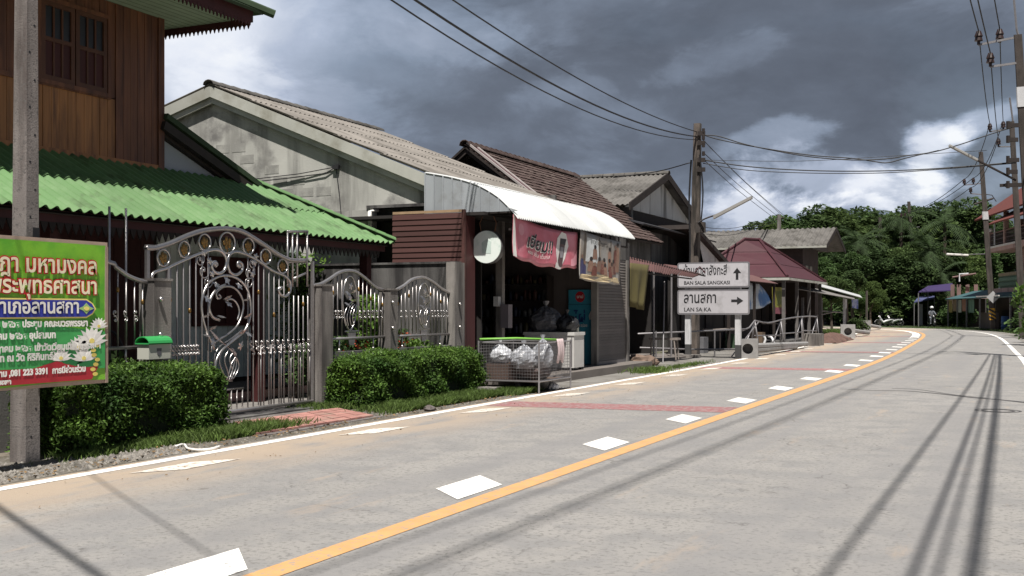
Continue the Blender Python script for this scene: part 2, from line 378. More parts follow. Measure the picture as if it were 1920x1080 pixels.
CP = smooth_path([(-45, 3.9), (-20, 3.9), (0, 3.9), (15, 3.9), (30, 3.9), (40, 4.12), (52, 4.6), (62, 5.08), (70, 5.65), (76, 6.35), (82, 7.5), (87, 9.4), (91, 12.3), (94, 16.5), (96, 22), (97.5, 32), (98.5, 48), (98, 80)], 14)
SL = [0.0]
for i in range(1, len(CP)): SL.append(SL[-1] + vlen(vsub((*CP[i], 0), (*CP[i - 1], 0))))
S0 = 45.0                                            # arc length where t = 0
def road_pt(s, o, h=0.0):
    """point on the road at distance s along, o metres left of the yellow line"""
    s += S0; i = 0
    import bisect
    i = min(max(bisect.bisect_right(SL, s) - 1, 0), len(CP) - 2)
    k = (s - SL[i]) / (SL[i + 1] - SL[i])
    a, b = CP[i], CP[i + 1]; d = vnorm((b[0] - a[0], b[1] - a[1], 0))
    e0 = CP[max(i - 1, 0)]; e1 = CP[min(i + 2, len(CP) - 1)]; d2 = vnorm((e1[0] - e0[0], e1[1] - e0[1], 0))
    return (a[0] + (b[0] - a[0]) * k - d2[1] * o, a[1] + (b[1] - a[1]) * k + d2[0] * o, h)
def strip(s0, s1, o0, o1, h, step=2.0):
    n = max(1, int((s1 - s0) / step)); mb = MB()
    mb.grid(lambda u, v: road_pt(s0 + (s1 - s0) * u, (o0 + (o1 - o0) * v) if not callable(o0) else o0(s0 + (s1 - s0) * u) * (1 - v) + o1(s0 + (s1 - s0) * u) * v, h), n, 1)
    return mb
road = strip(-44, 165, -4.5, 4.02, .006, 1.0).build('road', asphalt, kind='structure')
strip(-44, 165, -7.0, -4.1, .003, 1.0).build('shoulder', shoulder_m, kind='structure')
strip(17.6, 80, 3.9, 7.3, .003, 1.0).build('verge', shoulder_m, kind='structure')
gm = M('gravel_verge', (.11, .10, .085), 1, .25, 2, .6, 60, speck=((.22, .205, .185), 26, .58, .64), stain=((.085, .075, .055), 1.2, .45, .6))
strip(-44, 17.6, 3.9, 5.6, .003, 1.0).build('gravel_verge', gm, kind='structure')
strip(-44, 86, -.095, .095, .010, 1.0).build('yellow_centre_line', yellow_p, road)
strip(-44, 160, 3.78, 3.93, .010, 1.0).build('left_edge_line', white_p, road)
ro = lambda w_: (lambda s: -4.10 + w_ + .25 * min(1, max(0, (s - 18) / 25)))
strip(-44, 160, ro(0), ro(.15), .010, 1.0).build('right_edge_line', white_p, road)
worn_p = M('worn_road_paint', (.62, .58, .52), .85, .1, 5, .1, 60, speck=((.36, .3, .25), 14, .50, .62))
sandy = M('sandy_dust', (.36, .27, .19), 1, .2, 2)
for me_o, nm in ((4.02, 'centre'), (7.14, 'edge')):
    sg = 1 if nm == 'centre' else -1
    for i in range(-3, 24):
        t0 = {0: 4.91, 1: 8.29, 2: 11.65, 3: 14.75}.get(i, 14.95 + 3.16 * (i - 3)) if i >= 0 else 4.91 + 3.2 * i
        if nm == 'edge' and t0 > 66: continue
        oi, oo = (.17, .58) if sg > 0 else (3.53, 3.24)
        jt = rnd.uniform(-.04, .04)
        mb = MB(); mb.add([road_pt(t0 - .5 + jt, oi, .011), road_pt(t0 + .32 + jt, oi, .011), road_pt(t0 + .72, oo, .011), road_pt(t0 - .1, oo, .011)], [(0, 1, 2, 3) if sg > 0 else (3, 2, 1, 0)])
        mb.build('lane_dash', white_p if sg > 0 else worn_p, road)
strip(62, 96, .2, .62, .011, 1.0).build('chevron_line', white_p, road)
for i in range(6):
    t0 = 15.55 + 12.1 * i
    mb = MB(); mb.grid(lambda u, v: road_pt(t0 + .95 * v + .42 * (1 - u), .12 + 3.6 * u, .009), 4, 1); mb.build('red_band', red_p, road)
# thin dark lines and two dark rings laid flat on the near lane
mb = MB()
def ribbon(mb, pts, ws, h):
    n = len(pts)
    for i in range(n - 1):
        a, b = pts[i], pts[i + 1]; d = vnorm((b[0] - a[0], b[1] - a[1], 0)); q = (-d[1], d[0])
        w0, w1 = ws[i] / 2, ws[i + 1] / 2
        mb.add([(a[0] - q[0] * w0, a[1] - q[1] * w0, h), (b[0] - q[0] * w1, b[1] - q[1] * w1, h), (b[0] + q[0] * w1, b[1] + q[1] * w1, h), (a[0] + q[0] * w0, a[1] + q[1] * w0, h)], [(0, 1, 2, 3)])
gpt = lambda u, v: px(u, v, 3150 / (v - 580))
dl1 = smooth_path([gpt(*q)[:2] for q in [(1575, 730), (1640, 733), (1700, 734), (1760, 739), (1820, 746), (1880, 751), (1925, 756), (1990, 764)]], 4)
ribbon(mb, dl1, [.05 + .10 * (i / len(dl1)) + rnd.uniform(-.012, .012) for i in range(len(dl1))], .0095)
dl2 = smooth_path([gpt(*q)[:2] for q in [(1672, 729), (1720, 731), (1790, 741), (1850, 747)]], 4)
ribbon(mb, dl2, [.045] * len(dl2), .0088)
mb.build('dark_line', dark_mark_m, road)
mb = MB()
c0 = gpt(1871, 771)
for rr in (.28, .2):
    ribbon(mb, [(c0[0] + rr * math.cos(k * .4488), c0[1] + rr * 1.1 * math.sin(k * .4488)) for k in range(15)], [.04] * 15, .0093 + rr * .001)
mb.build('cover_ring', dark_mark_m, road)
# sandy dust lying in the outer part of the left lane (part of the asphalt's own colour)
def sandy_asphalt():
    t = asphalt.node_tree; ns = t.nodes; lk = t.links.new; b = ns['Principled BSDF']; src = b.inputs['Base Color'].links[0].from_socket
    geo = ns.new('ShaderNodeNewGeometry'); sp = ns.new('ShaderNodeSeparateXYZ'); lk(geo.outputs['Position'], sp.inputs[0])
    def mr(x, a, b_, c, d):
        n = ns.new('ShaderNodeMapRange'); n.interpolation_type = 'SMOOTHSTEP'; lk(x, n.inputs[0])
        for i, q in enumerate((a, b_, c, d)): n.inputs[i + 1].default_value = q
        return n.outputs[0]
    m = ns.new('ShaderNodeMapping'); m.inputs['Scale'].default_value = (2.2, .5, 1); lk(geo.outputs['Position'], m.inputs[0])
    n1 = ns.new('ShaderNodeTexNoise'); n1.inputs['Scale'].default_value = 1.0; n1.inputs['Detail'].default_value = 8; n1.inputs['Roughness'].default_value = .65; lk(m.outputs[0], n1.inputs['Vector'])
    ed = mr(sp.outputs[0], -5.9, -7.5, 0, 1)
    mid = mr(n1.outputs['Fac'], .58, .72, 0, .45)
    edge = ns.new('ShaderNodeMath'); edge.operation = 'MULTIPLY'; lk(ed, edge.inputs[0]); lk(mr(n1.outputs['Fac'], .30, .56, 0, .9), edge.inputs[1])
    mx_ = ns.new('ShaderNodeMath'); mx_.operation = 'MAXIMUM'; lk(mid, mx_.inputs[0]); lk(edge.outputs[0], mx_.inputs[1])
    m2 = ns.new('ShaderNodeMapping'); m2.inputs['Scale'].default_value = (1.3, .05, 1); lk(geo.outputs['Position'], m2.inputs[0])
    n2 = ns.new('ShaderNodeTexNoise'); n2.inputs['Scale'].default_value = 1.0; n2.inputs['Detail'].default_value = 5; lk(m2.outputs[0], n2.inputs['Vector'])
    wr = ns.new('ShaderNodeMixRGB'); lk(mr(n2.outputs['Fac'], .45, .66, 0, .55), wr.inputs[0]); lk(src, wr.inputs[1]); wr.inputs[2].default_value = (.20, .195, .195, 1)
    vo = ns.new('ShaderNodeTexVoronoi'); vo.feature = 'DISTANCE_TO_EDGE'; vo.inputs['Scale'].default_value = .33
    dn = ns.new('ShaderNodeTexNoise'); dn.inputs['Scale'].default_value = 1.5; dn.inputs['Detail'].default_value = 6; lk(geo.outputs['Position'], dn.inputs['Vector'])
    da_ = ns.new('ShaderNodeVectorMath'); da_.operation = 'MULTIPLY_ADD'; lk(dn.outputs['Color'], da_.inputs[0]); da_.inputs[1].default_value = (1.6, 1.6, 0); lk(geo.outputs['Position'], da_.inputs[2]); lk(da_.outputs[0], vo.inputs['Vector'])
    ck = ns.new('ShaderNodeMixRGB'); ckm = ns.new('ShaderNodeMath'); ckm.operation = 'MULTIPLY'; lk(mr(vo.outputs['Distance'], .0, .006, .7, 0), ckm.inputs[0]); lk(mr(n1.outputs['Fac'], .45, .58, 0, 1), ckm.inputs[1]); lk(ckm.outputs[0], ck.inputs[0]); lk(wr.outputs[0], ck.inputs[1]); ck.inputs[2].default_value = (.10, .095, .09, 1)
    src = ck.outputs[0]
    c = ns.new('ShaderNodeMixRGB'); lk(mx_.outputs[0], c.inputs[0]); lk(src, c.inputs[1]); c.inputs[2].default_value = (.36, .285, .215, 1)
    lk(c.outputs[0], b.inputs['Base Color'])
sandy_asphalt()

# ------------------------------------------------------------------ foliage helpers
def leaves(name, n, place, size, mat, parent=None, flatness=.5, seed=1, tri=False, **tags):
    """many small leaf faces: place() gives points, size the half length range"""
    r = random.Random(seed); vs = []; fs = []
    for i in range(n):
        p = place(r)
        if p is None: continue
        s = r.uniform(*size); th = r.uniform(0, 2 * math.pi); ph = r.gauss(0, flatness)
        d = (math.cos(th) * math.cos(ph), math.sin(th) * math.cos(ph), math.sin(ph))
        q = vnorm(cross(d, (r.gauss(0, .5), r.gauss(0, .5), 1)))
        w_ = s * .5; k = len(vs)
        if tri:
            vs += [vadd(p, vmul(d, -s)), vadd(p, vmul(q, w_)), vadd(p, vmul(d, s))]; fs.append((k, k + 1, k + 2))
        else:
            vs += [vadd(p, vmul(d, -s)), vadd(p, vmul(q, w_)), vadd(p, vmul(d, s)), vadd(p, vmul(q, -w_))]; fs.append((k, k + 1, k + 2, k + 3))
    mb = MB(); mb.v = vs; mb.f = fs
    return mb.build(name, mat, parent, **tags)
def hedge(label, t0, t1, a0, a1, h, seed, n):
    H = thing('clipped_hedge', label, 'hedge', ((t0 + t1) / 2, (a0 + a1) / 2, 0), 'clipped hedges along the verge')
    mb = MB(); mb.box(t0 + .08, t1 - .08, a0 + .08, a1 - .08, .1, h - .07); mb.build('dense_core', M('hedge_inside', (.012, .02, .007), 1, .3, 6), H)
    def place(r):
        f = r.random(); lump = lambda x, y: .06 * math.sin(x * 3.1 + seed) * math.sin(y * 4.3) + .03 * math.sin(x * 7 + y * 5)
        dpt = abs(r.gauss(0, .045))
        if r.random() < .08: dpt = -r.random() * .055
        k = [(t1 - t0) * (a1 - a0), (t1 - t0) * h, (t1 - t0) * h * .15, (a1 - a0) * h, (a1 - a0) * h * .6]; S = sum(k); x = r.random() * S
        t = r.uniform(t0, t1); a = r.uniform(a0, a1); z = h * (1 - r.random() ** 1.25 * .97)
        if x < k[0]: z = h - dpt + lump(t, a)
        elif x < k[0] + k[1]: a = a0 + dpt + lump(t, z * 2) + (h - z) * .05
        elif x < k[0] + k[1] + k[2]: a = a1 - dpt
        elif x < S - k[4]: t = t0 + dpt + lump(a, z)
        else: t = t1 - dpt
        # round the long edges a little
        ex = max(0, (z - h + .12)) ; ex += max(0, ex - .05) * 1.2; a = a + ex * .6 if a < (a0 + a1) / 2 else a - ex * .6
        te = max(0, .22 - (t - t0)) , max(0, .22 - (t1 - t)); z -= (te[0] ** 2 + te[1] ** 2) * 1.3 if z > h * .6 else 0
        if z < .25 and r.random() < (.25 - z) * 2.2: return None
        return (t, a, z)
    leaves('foliage', n, place, (.016, .034), leaf_h, H, .7, seed)
    sh = MB(); r = random.Random(seed)
    for i in range(int((t1 - t0) * 14)):
        x = r.uniform(t0 + .1, t1 - .1); y = r.uniform(a0 + .1, a1 - .1); sh.tube([(x, y, 0), (x + r.gauss(0, .04), y + r.gauss(0, .04), .3)], .008, 3)
    sh.build('stems', bark, H, kind='stuff')
    sp = leaves('new_shoots', int(n * .05), lambda r: (r.uniform(t0 + .1, t1 - .1), r.uniform(a0 + .08, a1), h - .03 + r.random() ** 2 * .11), (.014, .026), leaf_g, H, 1.0, seed + 5)
    return H

hedge('clipped dark green hedge standing between the green banner and the gate', 8.35, 10.98, 8.9, 9.62, .80, 3, 52000)
hedge('long clipped green hedge with bright top running below the two fence panels', 14.2, 18.25, 8.95, 9.66, .76, 11, 56000)

# ------------------------------------------------------------------ left house: green corrugated roof, upper storey of teak
H1 = thing('wooden_house', 'two-storey wooden house with green corrugated lower roof and teak upper storey behind the gate', 'house', (13, 14, 0))
EA, EH, WA, WH = 10.8, 2.75, 12.6, 3.73            # eave and wall line of the lower roof
dz = WH - EH; da = WA - EA; sl = math.hypot(dz, da)
Wd = (0, da / sl, dz / sl); U = (1, 0, 0); O = (0, EA, EH)
HT = 18.15                                          # roof corner
def hi_f(u): return min(sl, max(.0, (HT - u)) * sl / da)
P_ = .177
sheets = []
u = 4.96 - 4.96 % P_
while u < HT - .05:
    u1 = min(u + P_ * 6, HT)
    mb = MB(); mb.corr(O, U, Wd, u, u1, -.02 + rnd.uniform(-.008, .008), lambda q: min(hi_f(q), sl * .56), P_, .026, .01, 8); mb.build('roof_sheet', green_t, H1, smooth=False)
    if hi_f(u) > sl * .5:
        mb = MB(); mb.corr(vadd(O, (0, 0, .022)), U, Wd, u, u1, lambda q: min(sl * .5, hi_f(q)), hi_f, P_, .026, .01, 8); mb.build('roof_sheet', green_t, H1)
    u = u1
# end slope beyond the hip, facing away along the road
U2 = (0, 1, 0); W2 = (-da / sl, 0, dz / sl); O2 = (HT, EA, EH)
for k in range(5):
    u0 = k * P_ * 6; mb = MB(); mb.corr(O2, vmul(U2, 1), W2, u0, u0 + P_ * 6, 0, lambda q: min(q * sl / da, sl), P_, .026, .01, 6); mb.build('roof_sheet', green_t, H1)
# hip capping of short overlapping ridge tiles
hp0 = (HT, EA, EH + .05); hp1 = (HT - da, WA, WH + .06)
nh = 13
for i in range(nh):
    p0, p1 = lerp(hp0, hp1, i / nh), lerp(hp0, hp1, (i + 1.12) / nh)
    mb = MB(); pts = []
    d = vnorm(vsub(p1, p0)); sd = vnorm(cross(d, (0, 0, 1)))
    def cap(u_, v_): 
        an = math.pi * (v_ * 1.0); rr = .085 + .012 * (1 - u_)
        return vadd(lerp(p0, p1, u_), vadd(vmul(sd, rr * math.cos(an)), (0, 0, rr * .6 * math.sin(an))))
    mb.grid(cap, 1, 6, (0, 0, -.012)); mb.build('hip_tile', green_t, H1)
# bedding mortar under hip, wavy dark
mb = MB(); mb.tube([hp0, hp1], .05, 5); mb.build('hip_mortar', green_d, H1)
# eave board with pointed fretwork
mb = MB(); mb.box(5, HT - .1, EA + .16, EA + .19, EH - .17, EH - .02); mb.build('eave_board', maroon, H1)
mb = MB()
t = 5.0
while t < HT - .3:
    mb.poly([(t, EA + .155, EH - .17), (t + .12, EA + .155, EH - .17), (t + .10, EA + .155, EH - .23), (t + .06, EA + .155, EH - .31), (t + .02, EA + .155, EH - .23)], (0, .018, 0)); t += .125
mb.build('fretwork', darkwood, H1, kind='stuff')
mb = MB(); mb.slab((5, EA + .1, EH - .06), (HT - .1, EA + .1, EH - .06), (HT - da - .1, WA + .1, WH - .06), (5, WA + .1, WH - .06), .02); mb.build('roof_lining', darkwood, H1)
# posts that carry the eave
for t in (7.4, 10.4, 14.6, 17.8):
    mb = MB(); mb.box(t - .08, t + .08, EA + .35, EA + .51, 0, EH + .1); mb.build('post', maroon, H1)
# upper storey wall, planks one by one
wt0, wt1 = 5.0, 13.9; pitch = .152
mb = MB(); mb.box(wt0, wt1 - .02, WA + .03, WA + 5, 3.3, 6.3); mb.build('upper_wall_core', darkwood, H1)
mb = MB(); mb.box(wt1 - .02, wt1, WA + .03, WA + 5, 3.3, 6.3); mb.build('upper_end_wall', wood_up, H1)
wins = [(11.47, 12.72, 4.74, 5.86), (9.05, 10.3, 4.74, 5.86), (6.6, 7.9, 4.74, 5.86)]
t = wt0; i = 0
while t < wt1 - .02:
    t1 = min(t + pitch - .007, wt1); j = rnd.uniform(0, .008)
    inw = [w_ for w_ in wins if w_[0] - .06 < t + .07 < w_[1] + .06]
    low_split = t < 12.8
    if low_split:
        mb = MB(); mb.box(t, t1, WA - j, WA + .03, WH - .14, 4.68); mb.build('plank', wood_lo, H1)
        if inw:
            mb = MB(); mb.box(t, t1, WA - j, WA + .03, inw[0][3] + .04, 6.3); mb.build('plank', wood_up, H1)
        else:
            mb = MB(); mb.box(t, t1, WA - j, WA + .03, 4.70, 6.3); mb.build('plank', wood_up, H1)
    else:
        mb = MB(); mb.box(t, t1, WA - .02 - j, WA + .03, WH - .14, 6.3); mb.build('plank', wood_up, H1)
    t += pitch
mb = MB(); mb.box(wt0, 12.8, WA - .035, WA - .0, 4.66, 4.73); mb.build('sill_board', wood_up, H1)
mb = MB(); mb.box(wt0, wt1 + .03, WA - .04, WA - .002, WH - .10, WH + .06); mb.build('base_board', wood_lo, H1)
mb = MB(); mb.box(wt1 - .1, wt1 + .03, WA - .045, WA + .05, WH - .1, 6.3); mb.build('corner_board', wood_up, H1)
for (a_, b_, c_, d_) in wins:
    fr = MB(); e = .06
    fr.box(a_ - e, b_ + e, WA - .05, WA + .02, c_ - e, c_); fr.box(a_ - e, b_ + e, WA - .05, WA + .02, d_, d_ + e)
    fr.box(a_ - e, a_, WA - .05, WA + .02, c_, d_); fr.box(b_, b_ + e, WA - .05, WA + .02, c_, d_)
    wf = fr.build('window', wood_up, H1)
    m_ = (a_ + b_) / 2
    for (s0, s1) in ((a_ + .01, m_ - .01), (m_ + .01, b_ - .01)):
        sb = MB(); zmid = c_ + (d_ - c_) * .52; f = .07
        sb.box(s0, s0 + f, WA - .04, WA, c_, d_); sb.box(s1 - f, s1, WA - .04, WA, c_, d_); sb.box(s0 + f, s1 - f, WA - .04, WA, c_, c_ + f); sb.box(s0 + f, s1 - f, WA - .04, WA, d_ - f, d_)
        sb.box(s0 + f, s1 - f, WA - .04, WA, zmid - .03, zmid + .03)
        nn = 3
        for q in range(1, nn):
            x = s0 + f + (s1 - s0 - 2 * f) * q / nn; sb.box(x - .015, x + .015, WA - .035, WA, c_ + f, zmid - .03); sb.box(x - .015, x + .015, WA - .035, WA, zmid + .03, d_ - f)
        sb.build('shutter', M('dark_shutter_wood', (.085, .034, .018), .5, .2, 5), wf)
        gb = MB(); gb.box(s0 + f, s1 - f, WA - .014, WA - .006, zmid + .03, d_ - f); gb.build('pane', glass_m, wf)
        gb = MB(); gb.box(s0 + f, s1 - f, WA - .018, WA - .006, c_ + f, zmid - .03); gb.build('shutter_panel', maroon, wf)
# upper roof, soffit and hanging fretwork
UA, UH, UT = 11.25, 6.14, 14.5
mb = MB(); mb.box(4, UT - .04, UA + .04, 18, UH + .0, UH + .03); sf = mb.build('soffit', soffit_m, H1)
lines = MB(); a = UA + .2
while a < 17.5: lines.box(4, UT - .05, a, a + .008, UH - .004, UH + .001); a += .14
lines.build('soffit_joint', M('soffit_joint', (.1, .12, .09), .9, .1, 5), H1, kind='stuff')
mb = MB(); mb.box(4, UT, UA, UA + .03, UH - .06, UH + .16); mb.box(UT - .03, UT, UA + .03, 18, UH - .06, UH + .16); mb.build('upper_fascia', maroon, H1)
mb = MB(); t = 4.0
def tooth(mb, p, d, w_, h_, n):
    q = [(0, 0), (w_, 0), (w_ * .95, -h_ * .35), (w_ * .72, -h_ * .5), (w_ * .5, -h_), (w_ * .28, -h_ * .5), (w_ * .05, -h_ * .35)]
    mb.poly([vadd(p, vadd(vmul(d, x), (0, 0, z))) for x, z in q], n)
while t < UT - .08: tooth(mb, (t, UA + .005, UH - .06), (1, 0, 0), .082, .10, (0, .02, 0)); t += .085
a = UA + .04
while a < 15: tooth(mb, (UT - .025, a, UH - .06), (0, 1, 0), .082, .10, (.02, 0, 0)); a += .085
mb.build('hanging_fretwork', maroon, H1, kind='stuff')
# upper roof surface: hip, dull green tiles
rs = .45
pA, pB, pC, pD = (4, UA - .12, UH + .12), (UT + .12, UA - .12, UH + .12), (UT - 3.2, UA + 3.2, UH + .12 + 3.3 * rs), (4, UA + 3.2, UH + .12 + 3.3 * rs)
mb = MB(); mb.slab(pA, pB, pC, pD, .05); mb.build('upper_roof', green_d, H1)
mb = MB(); mb.slab(pB, (UT + .12, 19, UH + .12), (UT - 3.2, 19, UH + .12 + 3.3 * rs), pC, .05); mb.build('upper_roof', green_d, H1)
mb = MB(); mb.tube([vadd(pB, (.12, -.12, -.02)), vadd(pC, (0, 0, .06))], .07, 6); mb.build('upper_hip_tile', green_d, H1)
# gable of the middle roof that shows behind the corner
g0 = (16.35, WA, WH + .05); g1 = (13.2, WA, WH + 1.15)
mb = MB(); mb.poly([(13.93, WA + .10, 3.3), (16.5, WA + .10, 3.3), (16.3, WA + .10, WH - .1), (13.93, WA + .10, WH + .72)], (0, .08, 0)); mb.build('gable_wall', M('pale_blue_wall', (.30, .33, .36), .9, .06, 2), H1)
e0, e1 = (16.55, WA - .12, WH - .04), (13.93, WA - .12, WH + .90)
mb = MB(); mb.slab(e0, vadd(e0, (0, 3.5, 0)), vadd(e1, (0, 3.5, 0)), e1, .09); mb.build('gable_roof', green_d, H1)
mb = MB(); mb.slab(vadd(e0, (-.05, 0, -.13)), vadd(e0, (-.05, .12, -.13)), vadd(e1, (-.05, .12, -.13)), vadd(e1, (-.05, 0, -.13)), .14); mb.build('barge_board', darkwood, H1)
mb = MB(); mb.slab(vadd(e0, (-.1, .12, -.1)), vadd(e0, (-.1, .3, -.1)), vadd(e1, (-.1, .3, -.1)), vadd(e1, (-.1, .12, -.1)), .2); mb.build('rafter', darkwood, H1)
# ground floor: boards, windows and porch
GA = 13.3
mb = MB(); mb.box(4, 18.45, GA + .03, GA + .1, 0, 3.4); mb.box(18.35, 18.45, GA + .1, 18, 0, 3.4); mb.build('lower_wall_core', darkwood, H1)
t = 14.6
while t < 18.35:
    mb = MB(); mb.box(t, t + .142, GA - rnd.uniform(0, .006), GA + .03, .25, 3.3); mb.build('wall_board', greywall, H1); t += .15
t = 4.6
while t < 14.5:
    mb = MB(); mb.box(t, t + .292, GA - rnd.uniform(0, .006), GA + .03, .25, 3.3); mb.build('wall_board', maroon, H1); t += .3
for (a_, b_, c_, d_) in ((15.4, 17.2, 1.2, 2.45), (9.0, 10.6, 1.0, 2.5)):
    fr = MB(); fr.box(a_, b_, GA - .05, GA - .02, c_, d_); wf = fr.build('window', maroon, H1)
    fr = MB()
    for x in (a_, (a_ + b_) / 2 - .03, b_ - .06): fr.box(x, x + .06, GA - .075, GA - .052, c_, d_)
    fr.box(a_ + .06, b_ - .06, GA - .07, GA - .052, c_, c_ + .06); fr.box(a_ + .06, b_ - .06, GA - .07, GA - .052, d_ - .06, d_); fr.build('frame', M('dark_red_frame', (.06, .012, .012), .6, .1, 4), wf)
mb = MB(); mb.box(14.6, 18.4, GA - .06, GA - .02, 2.62, 2.78); mb.build('lintel_board', greywall, H1)
mb = MB(); mb.box(4.5, 18.4, EA + .75, GA, 0, .17); mb.build('porch_floor', M('porch_concrete', (.14, .12, .12), .6, .15, 2), H1)
t = 12.6
while t < 16.5:
    mb = MB(); mb.box(t, t + .20, EA + .70, EA + .75, .035, .165); mb.build('step_tile', pink_tile, H1)
    mb = MB(); mb.box(t, t + .20, EA + .72, EA + 1.0, .172, .18); mb.build('porch_tile', maroon, H1); t += .225
# courtyard floor and low things on the porch
yard = MB(); yard.box(4, 18.6, 9.95, EA + .72, .001, .02); yard.build('courtyard_floor', M('yard_concrete', (.15, .14, .13), .9, .2, 2), kind='structure')
def garden_chair(label, t, a, rz):
    C = thing('garden_chair', label, 'chair', (t, a, .17)); 
    def q(x, y, z): c, s = math.cos(rz), math.sin(rz); return (t + x * c - y * s, a + x * s + y * c, .17 + z)
    for x, y in ((-.22, -.2), (.22, -.2), (-.22, .22), (.22, .22)):
        mb = MB(); mb.tube([q(x, y, 0), q(x * .9, y * .9, .42)], .02, 6); mb.build('leg', black_pl, C)
    mb = MB(); mb.hexa([q(-.24, -.22, .42), q(.24, -.22, .42), q(.24, .24, .42), q(-.24, .24, .42)], [q(-.24, -.22, .46), q(.24, -.22, .46), q(.24, .24, .46), q(-.24, .24, .46)]); mb.build('seat', black_pl, C)
    mb = MB(); mb.tube([q(.24 * math.cos(x), .25 + .08 * math.sin(x), .46 + .55 * math.sin(x)) for x in [math.pi * i / 10 for i in range(11)]], .022, 6); mb.build('back_frame', black_pl, C)
    mb = MB()
    for x in (-.12, 0, .12): mb.tube([q(x, .25, .46), q(x, .31, .96)], .013, 4)
    mb.build('backrest', black_pl, C)
garden_chair('black arched-back garden chair on the porch behind the right half of the gate', 13.6, 12.2, .3)
garden_chair('black arched-back garden chair on the porch, the one behind the gate scrolls', 12.75, 12.3, -.2)
# garden plants inside the fence
def shrub(label, t, a, h0, r_, n, mat, seed, flower=None, group=None):
    B = thing('garden_shrub', label, 'plant', (t, a, 0), group)
    mb = MB(); rr = random.Random(seed)
    for i in range(6): mb.tube([(t + rr.gauss(0, .05), a + rr.gauss(0, .05), 0), (t + rr.gauss(0, r_ * .5), a + rr.gauss(0, r_ * .4), h0 * .8)], .01, 4)
    mb.build('stem', bark, B)
    leaves('foliage', n, lambda r: (t + r.gauss(0, r_ * .5), a + r.gauss(0, r_ * .4), h0 * (.35 + .65 * r.random())), (.03, .075), mat, B, .6, seed)
    if flower: leaves('flower', 40, lambda r: (t + r.gauss(0, r_ * .3), a - .2 + r.gauss(0, r_ * .2), h0 * (.7 + .25 * r.random())), (.03, .05), flower, B, .6, seed + 1, kind='stuff')
orange = M('orange_petal', (.55, .09, .04), .6, .2, 8)
shrub('leafy shrub behind the fence bars left of the mailbox', 9.9, 10.25, 1.0, .45, 900, leaf_l, 21)
shrub('low leafy shrub behind the left part of the first fence panel', 14.7, 10.2, .95, .4, 900, leaf_l, 22)
shrub('shrub with a single orange bloom behind the right part of the first fence panel', 15.7, 10.3, 1.05, .4, 900, leaf_l, 23, orange)
shrub('tall yellow-green shrub behind the left part of the second fence panel', 16.75, 10.4, 1.75, .35, 700, leaf_g, 24)
shrub('shrub with red flowers in the middle of the second fence panel', 17.2, 10.3, 1.15, .35, 700, leaf_l, 25, orange)
shrub('spiky green plant at the wall end of the second fence panel', 18.0, 10.3, .95, .4, 700, leaf_g, 26)
shrub('bright green bush showing over the yard behind the eave', 18.3, 13.2, 2.62, .7, 1800, leaf_g, 27)
shrub('green shrub behind the right edge of the gate', 15.5, 11.1, .85, .3, 450, leaf_l, 28)

# ------------------------------------------------------------------ fence, gate
FA = 9.8
FN = thing('boundary_fence', 'grey concrete boundary wall with stainless steel scroll panels between square pillars', 'fence', (14, FA, 0))
def pillar(t0, t1, h, mat=concrete): 
    mb = MB(); mb.box(t0, t1, FA - .12, FA + .12, 0, h); mb.box(t0 - .015, t1 + .015, FA - .135, FA + .135, h, h + .03); return mb.build('pillar', mat, FN)
pillar(10.56, 10.86, 1.85); pillar(14.12, 14.42, 1.85); pillar(16.12, 16.36, 1.82)
pillar(7.3, 7.55, 1.85)
mb = MB(); mb.box(3, 10.56, FA - .06, FA + .06, 0, .86); mb.build('low_wall', concrete_d, FN)
mb = MB(); mb.box(14.42, 16.12, FA - .06, FA + .06, 0, .84); mb.build('low_wall', concrete_d, FN)
mb = MB(); mb.box(16.36, 18.62, FA - .06, FA + .06, 0, .84); mb.build('low_wall', concrete_d, FN)
mb = MB(); mb.box(10.86, 14.12, FA - .2, FA + .2, 0, .05); mb.build('gate_sill', concrete_d, FN)
mb = MB(); mb.box(18.6, 18.78, FA - .04, 14.2, 0, 2.36); mb.box(18.57, 18.81, FA - .06, 14.2, 2.36, 2.40); mb.build('side_wall', concrete_d, FN)
mb = MB(); mb.box(18.42, 18.82, FA - .12, FA + .06, 0, 2.38); mb.build('end_pier', concrete, FN)
def plane(u, v): return pa(u, v, FA)
def bars(mb, ts, lo, hi):
    for t in ts:
        b_, t_ = lo(t), hi(t)
        if t_ - b_ > .05: mb.append((t, b_, t_))
bar_me = MB().tube([(0, 0, 0), (0, 0, 1)], .010, 6).mesh('bar', steel_bar, smooth=True)
collar_me = MB().ball((0, 0, 0), .022, 6, 5, (1, 1, 1.7)).mesh('collar', gold, smooth=True)
def put_bar(par, t, z0, z1, a=FA, col=None):
    b_ = piece('bar', bar_me, par, (t, a, z0), scale=(1, 1, z1 - z0))
    if col: piece('collar', collar_me, par, (t, a, col))
def interp(path):
    def f(t):
        for p, q in zip(path, path[1:]):
            if min(p[0], q[0]) <= t <= max(p[0], q[0]): return p[2] + (q[2] - p[2]) * (t - p[0]) / ((q[0] - p[0]) or 1)
        return path[0][2] if abs(t - path[0][0]) < abs(t - path[-1][0]) else path[-1][2]
    return f
def spiral(c, r0, r1, a0, a1, n=14, a=0.0):           # in the (t, h) plane
    return [(c[0] + (r0 + (r1 - r0) * i / n) * math.cos(a0 + (a1 - a0) * i / n), a, c[1] + (r0 + (r1 - r0) * i / n) * math.sin(a0 + (a1 - a0) * i / n)) for i in range(n + 1)]
